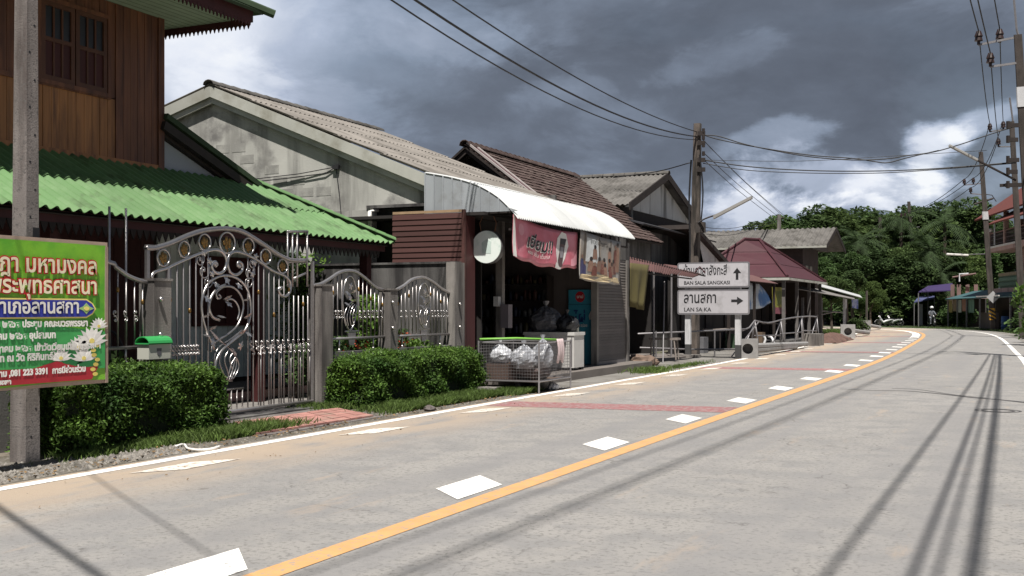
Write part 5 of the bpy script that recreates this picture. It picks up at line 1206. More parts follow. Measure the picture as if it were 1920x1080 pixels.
# things in its dark forecourt
olive = M('olive_cloth', (.10, .085, .03), .85, .2, 2)
t0, t1 = pa(1182, 540, 9.2)[0], pa(1217, 540, 9.2)[0]
mb = MB(); mb.grid(lambda u, v: (t0 + (t1 - t0) * (u * (.6 + .4 * v)), 9.2 + .06 * math.sin(u * 11) * (1 - v), 1.58 + (2.68 - 1.58) * v - .1 * u * (1 - v)), 12, 6, (0, .01, 0)); o = mb.build('hanging_cloth', olive, None, True); o['label'] = 'olive yellow cloth hanging under the rusty awning'; o['category'] = 'cloth'
BT = thing('wooden_bench', 'small pale wooden bench in the dark forecourt under the rusty awning', 'bench', (31.2, 10.3, .06))
b0 = px(1232, 632, 32.2); mb = MB(); mb.box(b0[0], b0[0] + .35, b0[1] - .6, b0[1] + .25, .62, .68); mb.build('seat', M('grey_wood', (.22, .19, .17), .8, .2, 5), BT)
for dt, da_ in ((.03, -.55), (.3, -.55), (.03, .2), (.3, .2)): mb = MB(); mb.tube([(b0[0] + dt, b0[1] + da_, .06), (b0[0] + dt, b0[1] + da_ * .9, .62)], .025, 5); mb.build('leg', MATS['grey_wood'], BT)
r = random.Random(9)
tan = M('cut_log', (.15, .105, .08), .9, .25, 5)
for i, (u, v, s) in enumerate([(1196, 672, .24), (1212, 668, .2), (1222, 676, .16)]):
    p = px(u, v, 29.5 + i * .2); mb = MB(); mb.ball((p[0], p[1], s * .6), s, 10, 7, (1, 1.3, .7)); mb.v = [vadd(q, (r.gauss(0, .03), r.gauss(0, .03), r.gauss(0, .02))) for q in mb.v]
    o = mb.build('wood_stump', tan); o['label'] = ['large pale wood stump beside the shutter door', 'middle wood stump of the heap under the rusty awning', 'smallest wood stump of the heap, nearest the sign'][i]; o['category'] = 'wood stump'
lp = [px(1238, 700, 29), px(1200, 560, 29)]
mb = MB(); mb.tube([(30.2, 9.3, 0), (31.0, 9.5, 2.3)], .02, 5); o = mb.build('leaning_stick', steel_dull, None); o['label'] = 'thin pole leaning in the dark forecourt left of the road sign'; o['category'] = 'pole'
grass(900, lambda r: (25.6 + r.gauss(0, .35), 8.2 + r.gauss(0, .18)), .16, 51); grass(700, lambda r: (28.5 + r.gauss(0, 1.2), 8.2 + r.gauss(0, .1)), .10, 52)

# ------------------------------------------------------------------ grey roofed house with white gable above weathered concrete
H4 = thing('grey_roof_house', 'house with grey corrugated roof, whitewashed gable and black-stained concrete wall', 'house', (39.5, 14, 0))
A4 = 12.3; tm, te0, te1, zr, ze = 39.5, 35.2, 43.8, 6.45, 5.0
Wn = vnorm((tm - te0, 0, zr - ze)); Ln = math.hypot(tm - te0, zr - ze)
for i in range(9):
    a0 = A4 - .35 + i * .9
    for j in range(3):
        mb = MB(); mb.corr((te0, A4 - .35, ze), (0, 1, 0), Wn, i * .9, i * .9 + .93, Ln * j / 3 - .03, Ln * (j + 1) / 3 + .05, .18, .025, .01, 5, lift=.03)
        mb.v = [(p[0], p[1], p[2]) for p in mb.v]; mb.build('roof_sheet', fibro_g, H4)
mb = MB(); mb.slab((tm, A4 - .35, zr), (te1 + .3, A4 - .35, ze - .1), (te1 + .3, A4 + 8, ze - .1), (tm, A4 + 8, zr), .05); mb.build('back_roof', fibro_g, H4)
for i in range(20):
    a0 = A4 - .38 + i * .42; mb = MB(); mb.grid(lambda u, v: (tm + .14 * math.cos(math.pi * v), a0 + .45 * u, zr + .02 + .1 * math.sin(math.pi * v)), 1, 5, (0, 0, -.02)); mb.build('ridge_tile', fibro_g, H4)
for s_ in (-1, 1):
    e_ = te0 - .05 if s_ < 0 else te1 + .3
    mb = MB(); mb.poly([(e_, A4 - .36, ze - .22), (tm, A4 - .36, zr - .22), (tm, A4 - .36, zr + .04), (e_, A4 - .36, ze + .03)], (0, .05, 0)); mb.build('barge_board', darkwood, H4)
mb = MB(); mb.poly([(te0 + .35, A4, ze - .1), (te1 - .05, A4, ze - .1), (tm, A4, zr - .15)], (0, .1, 0)); mb.build('white_gable', plaster_w, H4)
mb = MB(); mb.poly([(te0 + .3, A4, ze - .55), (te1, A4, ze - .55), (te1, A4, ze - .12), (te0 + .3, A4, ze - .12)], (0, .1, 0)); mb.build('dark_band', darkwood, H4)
mb = MB(); mb.slab((te0 - .6, A4 - 1.0, ze - .72), (te1 + .1, A4 - 1.0, ze - .80), (te1 + .1, A4 + .0, ze - .50), (te0 - .6, A4 + .0, ze - .42), .05); mb.build('lean_to_roof', M('black_sheet', (.035, .035, .04), .7, .2, 3), H4)
bw = M('black_stained_wall', (.17, .165, .16), .95, .3, 1.2, .2, 40, streak=((.02, .02, .022), 1.1, .40, .58))
mb = MB(); mb.box(35.6, 43.8, A4 - .3, A4 - .15, 0, ze - .8); mb.build('front_wall', bw, H4)
mb = MB(); mb.box(35.4, 35.6, A4 - .3, 20, 0, ze - .1); mb.build('side_wall', bw, H4)

H5 = thing('lean_to_house', 'low whitewashed building with a steep dark roof edge directly behind the concrete pole', 'house', (41, 12, 0))
A5 = 11.0; pA_, pB_ = pa(1297, 428, A5), pa(1356, 493, A5)
mb = MB(); mb.poly([(39.9, A5, 0), (pB_[0] - .3, A5, 0), (pB_[0] - .3, A5, pB_[2] - .05), (pA_[0], A5, pA_[2] - .1), (39.9, A5, pA_[2] - .1)], (0, .12, 0)); mb.build('wall', plaster_w, H5)
mb = MB(); mb.slab(vadd(pA_, (-.2, -.2, .12)), vadd(pB_, (.1, -.2, .05)), vadd(pB_, (.1, 6, .05)), vadd(pA_, (-.2, 6, .12)), .16); mb.build('roof', darkwood, H5)
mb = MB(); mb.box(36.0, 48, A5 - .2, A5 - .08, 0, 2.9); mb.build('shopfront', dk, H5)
for (a_, b_) in ((37.0, 38.6), (40.2, 41.0), (43.0, 45.2)):
    mb = MB(); mb.box(a_, b_, A5 - .26, A5 - .205, .3, 2.3); mb.build('door', darkwood, H5)
mb = MB(); mb.slab((35.8, 9.9, 2.62), (49, 9.9, 2.62), (49, 11, 3.0), (35.8, 11, 3.0), .03); mb.build('eave_sheet', rust_r, H5)
for t in (36.4, 40.6, 44.8, 48.6): mb = MB(); mb.box(t - .05, t + .05, 9.95, 10.05, 0, 2.62); mb.build('post', darkwood, H5)

# long grey roofed wooden house further on
H6 = thing('long_roof_house', 'two-storey brown wooden house with long grey roof seen above the maroon pavilion', 'house', (68, 14, 0))
te, tr, ta, zr, ze, a0, a1 = 64.6, 68.0, 71.6, 6.30, 5.12, 10.35, 19.5
Wn = vnorm((tr - te, 0, zr - ze)); Ln = math.hypot(tr - te, zr - ze)
for i in range(10):
    for j in range(2):
        mb = MB(); mb.corr((te, a0, ze), (0, 1, 0), Wn, i * .93, i * .93 + .96, Ln * j / 2 - .04, Ln * (j + 1) / 2 + .06, .3, .04, .012, 5, lift=.04); mb.build('roof_sheet', fibro_g, H6)
mb = MB(); mb.slab((tr, a0, zr), (ta, a0, ze), (ta, a1, ze), (tr, a1, zr), .05); mb.build('back_roof', fibro_g, H6)
mb = MB(); mb.box(te - .03, te, a0, a1, ze - .14, ze - .02); mb.build('eave_fascia', fascia_w, H6)
for (p, q) in (((te, a0 - .04, ze), (tr, a0 - .04, zr)), ((ta, a0 - .04, ze), (tr, a0 - .04, zr))):
    mb = MB(); mb.poly([vadd(p, (0, 0, -.18)), vadd(q, (0, 0, -.18)), vadd(q, (0, 0, .05)), vadd(p, (0, 0, .05))], (0, .04, 0)); mb.build('barge_board', darkwood, H6)
mb = MB(); mb.poly([(te + .9, a0 + .9, ze - .1), (ta - .6, a0 + .9, ze - .1), (tr, a0 + .9, zr - .15)], (0, .08, 0)); mb.build('gable', M('grey_boards', (.12, .11, .11), .8, .15, 2), H6)
wbd = M('brown_weatherboard', (.05, .035, .033), .8, .25, 2)
mb = MB(); mb.box(65.6, 70.8, 11.85, 19, 0, ze); mb.build('walls', wbd, H6)
for i in range(14):
    z = 2.6 + i * .18; mb = MB(); mb.hexa([(65.57, 11.84, z), (65.6, 11.84, z), (65.6, 19, z), (65.57, 19, z)], [(65.595, 11.84, z + .17), (65.6, 11.84, z + .17), (65.6, 19, z + .17), (65.595, 19, z + .17)]); mb.build('weatherboard', wbd, H6)
for t in (66.4, 67.7):
    mb = MB(); mb.box(t, t + .7, 11.80, 11.845, 3.4, 4.05); mb.build('window', M('pale_shutter', (.26, .25, .22), .7, .1, 4), H6)
# maroon pavilion
H7 = thing('maroon_pavilion', 'low shop with a maroon pyramid roof and pale eave trim beyond the road sign', 'house', (55, 12, 0))
hz = 2.92; cA, cB, cC, cD = (50.0, 9.7, hz), (60.2, 9.7, hz), (60.2, 14.2, hz), (50.0, 14.2, hz); r0, r1 = (53.4, 12.4, 4.82), (54.9, 12.0, 4.86)
def roof_face(A, B, C, D, nm='roof_panel', rows=3):
    for j in range(rows):
        f0, f1 = j / rows, (j + 1) / rows; p = [lerp(A, D, f0), lerp(B, C, f0), lerp(B, C, f1), lerp(A, D, f1)]
        mb = MB(); mb.slab(p[0], p[1], p[2], p[3], .03); mb.v = [(q[0], q[1], q[2] + .03 * (rows - j) * 0 + .02 * (1 if k_ % 4 < 2 else 0)) for k_, q in enumerate(mb.v)]; mb.build(nm, maroon_r, H7)
roof_face(cD, cA, r1, r0); roof_face(cA, cB, r1, r1); roof_face(cB, cC, r0, r1); roof_face(cC, cD, r0, r0)
for p, q in ((cA, r1), (cB, r1), (cD, r0), (r0, r1)):
    n = 8
    for i in range(n):
        mb = MB(); mb.tube([vadd(lerp(p, q, i / n), (0, 0, .05)), vadd(lerp(p, q, (i + 1.1) / n), (0, 0, .06))], .07, 6); mb.build('hip_cap', maroon_r, H7)
mb = MB(); mb.box(49.9, 50.0, 9.6, 14.2, hz - .13, hz - .02); mb.box(50.0, 60.2, 9.6, 9.68, hz - .13, hz - .02); mb.build('eave_trim', fascia_w, H7)
mb = MB(); mb.box(50.6, 60, 12.3, 12.4, 0, hz); mb.box(59.9, 60, 10.2, 12.3, 0, hz); mb.build('inner_wall', M('brown_wall', (.04, .03, .026), .9, .2, 1.5), H7)
for t in (51.0, 52.6, 54.4, 56.6, 58.6): mb = MB(); mb.box(t, t + .9, 12.24, 12.3, .1, 2.2); mb.build('door_leaf', darkwood, H7)
for t in (50.3, 53.4, 56.6, 59.8): mb = MB(); mb.box(t - .07, t + .07, 9.85, 9.99, 0, hz - .05); mb.build('post', M('grey_post', (.12, .11, .105), .8, .2, 4), H7)
mb = MB(); mb.box(49.8, 60.3, 9.6, 14, .002, .12); mb.build('floor_slab', concrete_d, H7)
# thin sheets over the roadside stall beyond
def quad_sheet(label, pts, mat, th=.03, name='roof_sheet'):
    mb = MB(); mb.slab(*pts, th); o = mb.build(name, mat); o['label'] = label; o['category'] = 'roof sheet'; return o
SH = thing('roadside_stall', 'small stall under two thin overlapping metal sheets beyond the maroon pavilion', 'stall', (64, 9.8, 0))
mb = MB(); mb.slab(px(1538, 537, 60), px(1617, 558, 63), px(1612, 553, 66), px(1532, 530, 64), .03); mb.build('white_sheet', white_mtl, SH)
mb = MB(); mb.slab(px(1494, 541, 54), px(1603, 561, 61), px(1600, 555, 65), px(1505, 536, 58), .03); mb.build('grey_sheet', M('dull_sheet', (.16, .15, .14), .7, .15, 2), SH)
for (u, z_, m_) in ((1583, 62, post_w), (1586, 66, steel_dull), (1505, 57, steel_dull), (1540, 60, steel_dull)):
    p = px(u, 560, z_); mb = MB(); mb.box(p[0] - .06, p[0] + .06, p[1] - .06, p[1] + .06, 0, 2.1); mb.build('post', m_, SH)
mb = MB(); mb.tube([px(1540, 583, 60), px(1580, 586, 62)], .04, 5); mb.tube([px(1530, 592, 59), px(1562, 585, 61)], .03, 5); mb.build('rail', steel_dull, SH)

# ------------------------------------------------------------------ road direction sign
sL, sR = px(1270, 580, 34.7), px(1405.5, 580, 33.7)
RD = thing('direction_sign', 'two white Thai and English direction boards with black arrows on two white posts', 'road sign', (sL[0] * .5 + sR[0] * .5, sL[1] * .5 + sR[1] * .5, 0))
sx = vnorm((sR[0] - sL[0], sR[1] - sL[1], 0)); sw = math.hypot(sR[0] - sL[0], sR[1] - sL[1]); su = (0, 0, 1); sn = vnorm(cross(sx, su))
if sn[0] * (0 - sL[0]) + sn[1] * (0 - sL[1]) < 0: sn = vmul(sn, -1)
def SP(x, h, d=0.0): return vadd(vadd((sL[0], sL[1], 0), vmul(sx, x)), vadd((0, 0, h), vmul(sn, d)))
def rrect(x0, x1, h0, h1, r_):
    P = []
    for cx, cy, a0 in ((x1 - r_, h1 - r_, 0), (x0 + r_, h1 - r_, 90), (x0 + r_, h0 + r_, 180), (x1 - r_, h0 + r_, 270)):
        for k in range(5): an = R(a0 + k * 22.5); P.append((cx + r_ * math.cos(an), cy + r_ * math.sin(an)))
    return P
kz = 34.2 / F
for i, (v0, v1) in enumerate(((491.5, 539.5), (543, 590))):
    h1, h0 = 1.5 + (580 - v0) * kz, 1.5 + (580 - v1) * kz
    mb = MB(); mb.poly([SP(x, h, .0) for x, h in rrect(0, sw, h0, h1, .07)], vmul(sn, -.03)); pb = mb.build('sign_board', M('sign_edge_grey', (.15, .145, .155), .6, .1, 4), RD)
    mb = MB(); mb.poly([SP(x, h, .004) for x, h in rrect(.045, sw - .045, h0 + .045, h1 - .045, .04)], vmul(sn, -.003)); mb.build('white_face', sign_w, pb)
    H_ = h1 - h0
    def T(s, x, f, size, wdt, off=.004): text('lettering', s, size, sign_k, pb, SP(x, h0 + H_ * f, .005), sx, su, .001, off, 'LEFT', wdt)
    if i == 0:
        T('บ้านศาลาสังกะสี', .20, .50, .40, 1.36, .006); T('BAN SALA SANGKASI', .21, .13, .155, 1.44, .003)
        ar = [(-.04, -.17), (.04, -.17), (.04, .03), (.125, .03), (0, .19), (-.125, .03), (-.04, .03)]; ac = (1.88, h0 + H_ * .52)
    else:
        T('ลานสกา', .20, .47, .46, 1.02, .008); T('LAN SA KA', .21, .13, .17, .86, .003)
        ar = [(-.18, -.04), (.0, -.04), (.0, -.125), (.19, 0), (.0, .125), (.0, .04), (-.18, .04)]; ac = (1.88, h0 + H_ * .55)
    mb = MB(); mb.poly([SP(ac[0] + x, ac[1] + y, .008) for x, y in ar], vmul(sn, -.003)); mb.build('arrow', sign_k, pb)
for x in (.31, 1.88):
    mb = MB(); c0 = SP(x, 0, -.08); w_ = .085
    def pst(h0, h1, m, nm): mb = MB(); mb.obox(SP(x, (h0 + h1) / 2, -.125), vmul(sx, w_), vmul(sn, .06), (0, 0, (h1 - h0) / 2)); mb.build(nm, m, RD)
    pst(.42, 2.8, post_w, 'post'); pst(.0, .42, M('black_post_foot', (.05, .05, .05), .8, .2, 4), 'post_foot')
mb = MB(); mb.obox(SP(.31, .05, -.12), vmul(sx, .35), vmul(sn, .22), (0, 0, .05)); mb.build('footing', concrete, RD)
mb = MB(); mb.obox(SP(sw / 2, 1.5 + (580 - 541.3) * kz, -.045), vmul(sx, sw * .36), vmul(sn, .012), (0, 0, .02)); mb.build('back_rail', steel_dull, RD)
# low pipe barrier that runs behind the sign
PR = thing('pipe_rail', 'long low two-bar pipe rail running behind the sign posts', 'rail', px(1290, 640, 35.2)[:2] + (0,))
for pts in ([(1196, 626, 33.0), (1290, 622, 34.9), (1400, 617, 36.6)], [(1200, 652, 33.0), (1290, 655, 34.9), (1405, 655, 35.6)]):
    mb = MB(); mb.tube([px(*q) for q in pts], .026, 6); mb.build('rail', steel_dull, PR, True)
for (u, z) in ((1230, 33.6), (1340, 35.6)):
    p = px(u, 620, z); mb = MB(); mb.tube([(p[0], p[1], 0), (p[0], p[1], .85)], .025, 6); mb.build('post', steel_dull, PR)
p = px(1415, 610, 36.4); mb = MB(); mb.tube([px(1422, 604, 37), px(1372, 668, 34.6)], .022, 5); mb.build('brace', steel_dull, PR)
# bent pipe frames leaning along the verge
def frame_z(v): return 1.5 + 0
Arow = [(1415, 601), (1463.5, 600), (1503, 594), (1531.5, 594)]
legs = [((1393.5, 648), (1424, 652), (1406, 655)), ((1447.5, 651), (1471, 649), (1463, 646)), ((1488.5, 648), (1504, 648), (1509, 646)), ((1518.5, 632), (1536, 630), (1529, 630))]
zs = [37.4, 40.6, 44.2, 47.0]
for i, ((au_, av), lg, z) in enumerate(zip(Arow, legs, zs)):
    A_ = thing('pipe_trestle', ['leaning pipe trestle nearest the road sign', 'second leaning pipe trestle from the road sign', 'third leaning pipe trestle from the road sign', 'pipe trestle farthest from the road sign'][i], 'trestle', px(au_, 640, z)[:2] + (0,), 'bent pipe trestles along the verge')
    ap = px(au_, av, z)
    for k, (u, v) in enumerate(lg):
        q = px(u, v, z - .6 + k * .55); q = (q[0], q[1], max(.02, min(q[2], .15)) if k < 2 else .02)
        mb = MB(); mb.tube([ap, q], .028, 6); mb.build('leg', steel_dull, A_, True)
    if i < 3:
        nx_ = px(*Arow[i + 1], zs[i + 1]); mid = lerp(ap, nx_, .5); mb = MB(); mb.tube(smooth_path([ap, vadd(mid, (0, 0, -.09 if i == 0 else .02)), nx_], 3), .026, 6); mb.build('top_rail', steel_dull, A_, True)
        mb = MB(); m0 = (ap[0], ap[1], ap[2] * .55); m1 = (nx_[0], nx_[1], nx_[2] * .5); mb.tube([m0, m1], .022, 6); mb.build('mid_rail', steel_dull, A_, True)
mb = MB(); mb.tube([px(1392, 620, 36.6), px(1405, 614, 37), px(1415, 601, 37.4)], .026, 6); o = mb.build('end_pipe', steel_dull); o['label'] = 'short pipe joining the sign rail to the first trestle'; o['category'] = 'pipe'
# concrete poles lying by the verge with square hollow ends
def lying(label, u, v, size, z, tail, n):
    B = thing('concrete_post', label, 'concrete post', px(u, 640, z)[:2] + (0,))
    c = px(u, v, z); c = (c[0], c[1], size / 2); X = (CS, SN, 0)           # faces the camera
    X = (-SN * 0 + .18, -.98, 0); X = vnorm(X); D = (-X[1], X[0], 0)
    if D[0] < 0: D = vmul(D, -1)
    r_ = size * .27; N_ = 20
    sq = []
    for k in range(N_):
        an = 2 * math.pi * k / N_ + math.pi / 4; x, y = math.cos(an), math.sin(an); m = max(abs(x), abs(y)); sq.append((x / m * size / 2, y / m * size / 2))
    ci = [(r_ * math.cos(2 * math.pi * k / N_ + math.pi / 4), r_ * math.sin(2 * math.pi * k / N_ + math.pi / 4)) for k in range(N_)]
    f = lambda p, d: vadd(vadd(c, vmul(X, p[0])), vadd((0, 0, p[1]), vmul(D, d)))
    vs = [f(p, 0) for p in sq] + [f(p, 0) for p in ci] + [f(p, .42) for p in ci] + [f(p, .5) for p in sq]
    fs = []
    for k in range(N_):
        j = (k + 1) % N_; fs += [(k, j, N_ + j, N_ + k), (N_ + k, N_ + j, 2 * N_ + j, 2 * N_ + k), (j, k, 3 * N_ + k, 3 * N_ + j)]
    fs += [tuple(range(3 * N_, 4 * N_)), tuple(range(2 * N_, 3 * N_))]
    mb = MB(); mb.add(vs, fs); mb.build('hollow_end', M('end_concrete', (.24, .235, .23), .95, .15, 5), B)
    mb = MB(); mb.add([f(p, .425) for p in ci], [tuple(range(N_))]); mb.build('bore', M('bore_dark', (.012, .012, .012), 1, .1, 4), B)
    if tail:
        for k, (uu, vv, zz_) in enumerate(tail):
            e = px(uu, vv, zz_); mb = MB(); s_ = vadd(c, vadd(vmul(D, .5), (0, 0, (.1 - k * .22) * size))); mb.tube([s_, (e[0], e[1], .12 + (1 - k) * .04)], size * .16, 8); mb.build('shaft', M('end_concrete', (.24, .235, .23), .95, .15, 5), B)
lying('hollow square-ended concrete post lying beside the right sign post', 1402, 656, .60, 34.0, [(1512, 649, 43.5), (1492, 652, 41.5)], 0)
lying('hollow square-ended concrete post lying past the heap of reddish soil', 1590, 630, .72, 57.5, [(1628, 631, 64)], 1)
lying('farthest hollow square-ended concrete post at the bend of the verge', 1622, 614, .75, 76, [(1650, 613, 84)], 2)
# soil heap, blocks, faded grass along the racks
mb = MB(); p0_ = px(1540, 640, 49); p1_ = px(1576, 634, 55.5)
def heap(u, v): q = lerp(p0_, p1_, u); w_ = .7; return (q[0] + .0, q[1] + (v - .5) * 1.3, max(0, .34 * math.sin(math.pi * v) ** .8 * (1 - abs(2 * u - 1) ** 3)) * (1 + .18 * math.sin(u * 31 + v * 9)) )
mb.grid(heap, 40, 14); mb.v = [(q[0] + rnd.gauss(0, .03), q[1] + rnd.gauss(0, .03), q[2] + abs(rnd.gauss(0, .03))) for q in mb.v]; o = mb.build('soil_heap', M('reddish_soil', (.11, .065, .052), 1, .3, 3)); o['label'] = 'low heap of reddish soil on the verge beyond the pipe trestles'; o['category'] = 'soil heap'
p = px(1524, 645, 46); mb = MB(); mb.box(p[0] - .5, p[0] + .6, p[1] - .35, p[1] + .35, 0, .5); o = mb.build('concrete_block', concrete); o['label'] = 'grey concrete block at the foot of the farthest trestle'; o['category'] = 'block'
# white bent pipe
mb = MB(); mb.tube(smooth_path([px(1432, 646, 41), px(1435, 636, 41), px(1431, 629, 41)], 3), .045, 6); mb.tube(smooth_path([px(1441, 631, 41.2), px(1447, 633, 41), px(1452, 645, 40.8)], 3), .045, 6); o = mb.build('bent_pipe', post_w, None, True); o['label'] = 'bent white pipe pieces between the first two trestles'; o['category'] = 'pipe'
o['kind'] = 'stuff'
# street-side vinyls beyond the sign
skyb = M('pale_blue_vinyl', (.58, .64, .70), .4, .15, 1.2, hue=((.12, .25, .5), 1.1, .52, .6))
mb = MB(); C4 = [px(1404, 580, 47), px(1447, 567, 49), px(1425, 533, 49), px(1404, 530, 47)]
mb.grid(lambda u, v: vadd(lerp(lerp(C4[0], C4[1], u), lerp(C4[3], C4[2], u), v), (0, .05 * math.sin(u * 9 + v * 4), -.10 * math.sin(math.pi * u) * (1 - v))), 16, 8, (0, .01, 0)); o = mb.build('hanging_vinyl', skyb, None, True); o['label'] = 'pale blue and white vinyl sheet sagging beside the right edge of the road sign'; o['category'] = 'banner'
YB = thing('hanging_banner', 'yellow-green hanging banner with a maroon foot between the blue vinyl and the dark shopfront', 'banner', px(1460, 560, 50))
mb = MB(); C4 = [px(1449, 588, 49.6), px(1473, 589, 50.6), px(1472, 539, 50.6), px(1448, 538, 49.6)]
mb.grid(lambda u, v: lerp(lerp(C4[0], C4[1], u), lerp(C4[3], C4[2], u), v), 6, 8, (0, .01, 0)); mb.build('cloth', M('yellow_vinyl', (.30, .27, .05), .5, .2, 3, hue=((.16, .2, .05), 3, .5, .65)), YB)
mb = MB(); q = lambda u, v: vadd(lerp(lerp(C4[0], C4[1], u), lerp(C4[3], C4[2], u), v), (-.012, -.012, 0)); mb.grid(lambda u, v: q(u, v * .24), 3, 2); mb.build('foot_print', M('maroon_print', (.18, .06, .08), .5, .1, 3), YB)
mb = MB(); mb.grid(lambda u, v: q(.3 + .4 * u, .35 + .5 * v), 3, 2); mb.build('figure_print', M('green_print', (.13, .15, .04), .5, .3, 9), YB)
mb = MB(); mb.slab(px(1598, 577, 63), px(1609, 579, 64), px(1609, 561, 64), px(1597, 560, 63), .01); o = mb.build('hanging_vinyl', M('blue_white_vinyl', (.4, .45, .6), .5, .2, 3, hue=((.1, .14, .4), 4, .5, .6))); o['label'] = 'small blue and white cloth hanging from the end of the stall roof'; o['category'] = 'banner'

# ------------------------------------------------------------------ utility poles
PA = thing('utility_pole', 'weathered concrete pole with a street lamp behind the road sign', 'utility pole', px(1300, 640, 36.6)[:2] + (0,))
a_ = px(1300, 640, 36.6); b_ = px(1308, 232, 36.6); dark_c = M('dark_pole_concrete', (.062, .052, .047), .95, .25, 3, .3, 40, streak=((.04, .035, .03), 5, .5, .65))
taper((a_[0], a_[1], 0), b_, .32, .22).build('shaft', M('brown_pole_concrete', (.115, .095, .082), .95, .25, 3, .3, 40, streak=((.03, .026, .022), 5, .45, .62)), PA)
mb = MB()
for v, l_ in ((250, .5), (268, .3), (300, .35), (318, .2)):
    q = px(1315, v, 36.4); mb.obox(q, (.03, -.12, 0), (.02, 0, 0), (0, 0, .07))
for v in (245, 258, 272, 288): q = px(1319, v, 36.4); mb.tube([vadd(q, (0, 0, -.07)), vadd(q, (0, 0, .07))], .05, 7)
mb.build('insulator_rack', darkwood, PA, kind='stuff')
mb = MB(); mb.tube(smooth_path([px(1296, 300, 36.4), px(1292, 380, 36.4), px(1294, 470, 36.4), px(1290, 560, 36.4)], 4), .03, 5); mb.tube(smooth_path([px(1312, 290, 36.4), px(1318, 360, 36.4), px(1313, 430, 36.4)], 4), .025, 5); mb.build('drop_cable', wire_m, PA)
q = px(1309, 425, 36.2); mb = MB(); mb.box(q[0] - .12, q[0] + .12, q[1] - .22, q[1] + .06, q[2] - .2, q[2] + .14); mb.build('junction_box', dark_c, PA)
mb = MB(); mb.tube(smooth_path([px(1309, 418, 36.1), px(1322, 410, 35.8), px(1345, 402, 35.3)], 4), .028, 6); mb.build('lamp_arm', steel_dull, PA, True)
mb = MB(); l0, l1 = px(1338, 407, 35.4), px(1410, 370, 34.4); mb.hexa([vadd(l0, (-.06, 0, -.06)), vadd(l0, (.1, 0, -.06)), vadd(l1, (.1, 0, -.04)), vadd(l1, (-.06, 0, -.04))], [vadd(l0, (-.04, 0, .05)), vadd(l0, (.08, 0, .05)), vadd(l1, (.08, 0, .05)), vadd(l1, (-.04, 0, .05))]); mb.build('lamp_housing', M('lamp_grey', (.3, .29, .27), .6, .1, 4), PA)
# roadside poles on the right
HV = []                                             # (base, top, [insulator points])
def hvpole(label, base, top, arms, w0, mat, extras=()):
    B = thing('utility_pole', label, 'utility pole', (base[0], base[1], 0)); taper((base[0], base[1], 0), top, w0, w0 * .7).build('shaft', mat, B)
    for (p, q, ins) in arms:
        mb = MB(); mb.tube([p, q], .045, 4); mb.build('crossarm', steel_dull, B)
        for s_ in ins:
            mb = MB(); mb.tube([vadd(s_, (0, 0, 0)), vadd(s_, (0, 0, .10)), vadd(s_, (0, 0, .12)), vadd(s_, (0, 0, .24)), vadd(s_, (0, 0, .26)), vadd(s_, (0, 0, .42))], [.05, .05, .13, .10, .13, .07], 8); mb.build('insulator', M('brown_insulator', (.035, .02, .018), .35, .1, 4), B)
    return B
z1 = 34.5
b1 = px(1944, 670, 35); b1 = (b1[0], b1[1], 0); t1_ = px(1908.5, 66, z1)
i1 = [px(1835, 84, z1), px(1874.5, 80, z1 + .3), px(1857, 125, z1)]
P1 = hvpole('dark leaning concrete pole at the right picture edge with a white band and lamp arm', b1, t1_, [(i1[0], px(1905, 70, z1), [i1[0], i1[1]]), (i1[2], px(1908, 118, z1), [i1[2]])], .34, dark_c)
mb = MB(); f1, f2 = (163 - 66) / (670 - 66), (200 - 66) / (670 - 66); q1, q2 = lerp(t1_, b1, f1), lerp(t1_, b1, f2); mb = taper(q2, q1, .30, .28); mb.build('white_band', post_w, P1)
mb = MB(); mb.tube([px(1901, 0, z1), px(1906, 55, z1), px(1910, 70, z1)], .035, 5); mb.build('top_conduit', steel_dull, P1)
mb = MB(); mb.tube([px(1905, 338, z1), px(1830, 299, z1)], .035, 6); mb.build('lamp_arm', darkwood, P1); mb = MB(); mb.tube([px(1832, 300, z1), px(1780, 273, z1 - .2)], .05, 6); mb.build('lamp_tube', M('lamp_grey', (.3, .29, .27), .6, .1, 4), P1)
mb = MB()
for v, k in ((235, .5), (262, .4), (300, .5), (322, .35), (347, .7)): q = px(1900, v, z1 - .2); mb.obox(q, (.05, -.02 - k * .3, 0), (.05, 0, 0), (0, 0, .06)); mb.tube([vadd(q, (-.1, .15, -.1)), vadd(q, (-.1, .15, .12))], .06, 6)
mb.obox(px(1893, 347, z1), (0, .28, 0), (.1, 0, 0), (0, 0, .04)); mb.build('cable_bracket', darkwood, P1, kind='stuff')
z2 = 58
i2 = [px(1856, 247, z2), px(1881, 243, z2), px(1872, 275, z2)]
P2 = hvpole('second dark leaning pole half hidden behind the pole at the right picture edge', px(1919, 634, z2)[:2] + (0,), px(1897, 228, z2), [(i2[0], px(1899, 240, z2), [i2[0], i2[1]]), (i2[2], px(1901, 275, z2), [i2[2]])], .36, dark_c)
mb = MB(); mb.tube([px(1893, 183, z2), px(1900, 235, z2)], .05, 5); mb.build('top_spike', steel_dull, P2)
z3 = 77
i3 = [px(1808, 347, z3), px(1825, 345, z3), px(1820, 363, z3)]
P3 = hvpole('leaning pole with yellow and black striped foot in front of the pink house', px(1863, 621, z3)[:2] + (0,), px(1839, 285, z3), [(i3[0], px(1841, 344, z3), [i3[0], i3[1]]), (i3[2], px(1843, 365, z3), [i3[2]])], .40, dark_c)
b3, t3_ = px(1863, 621, z3), px(1839, 285, z3)
def onp(v): return lerp((b3[0], b3[1], 0), t3_, (621 - v) / (621 - 285))
mb = taper(onp(600), onp(578), .44, .43); yb = mb.build('yellow_foot_band', M('warning_yellow', (.5, .27, .03), .7, .1, 4), P3)
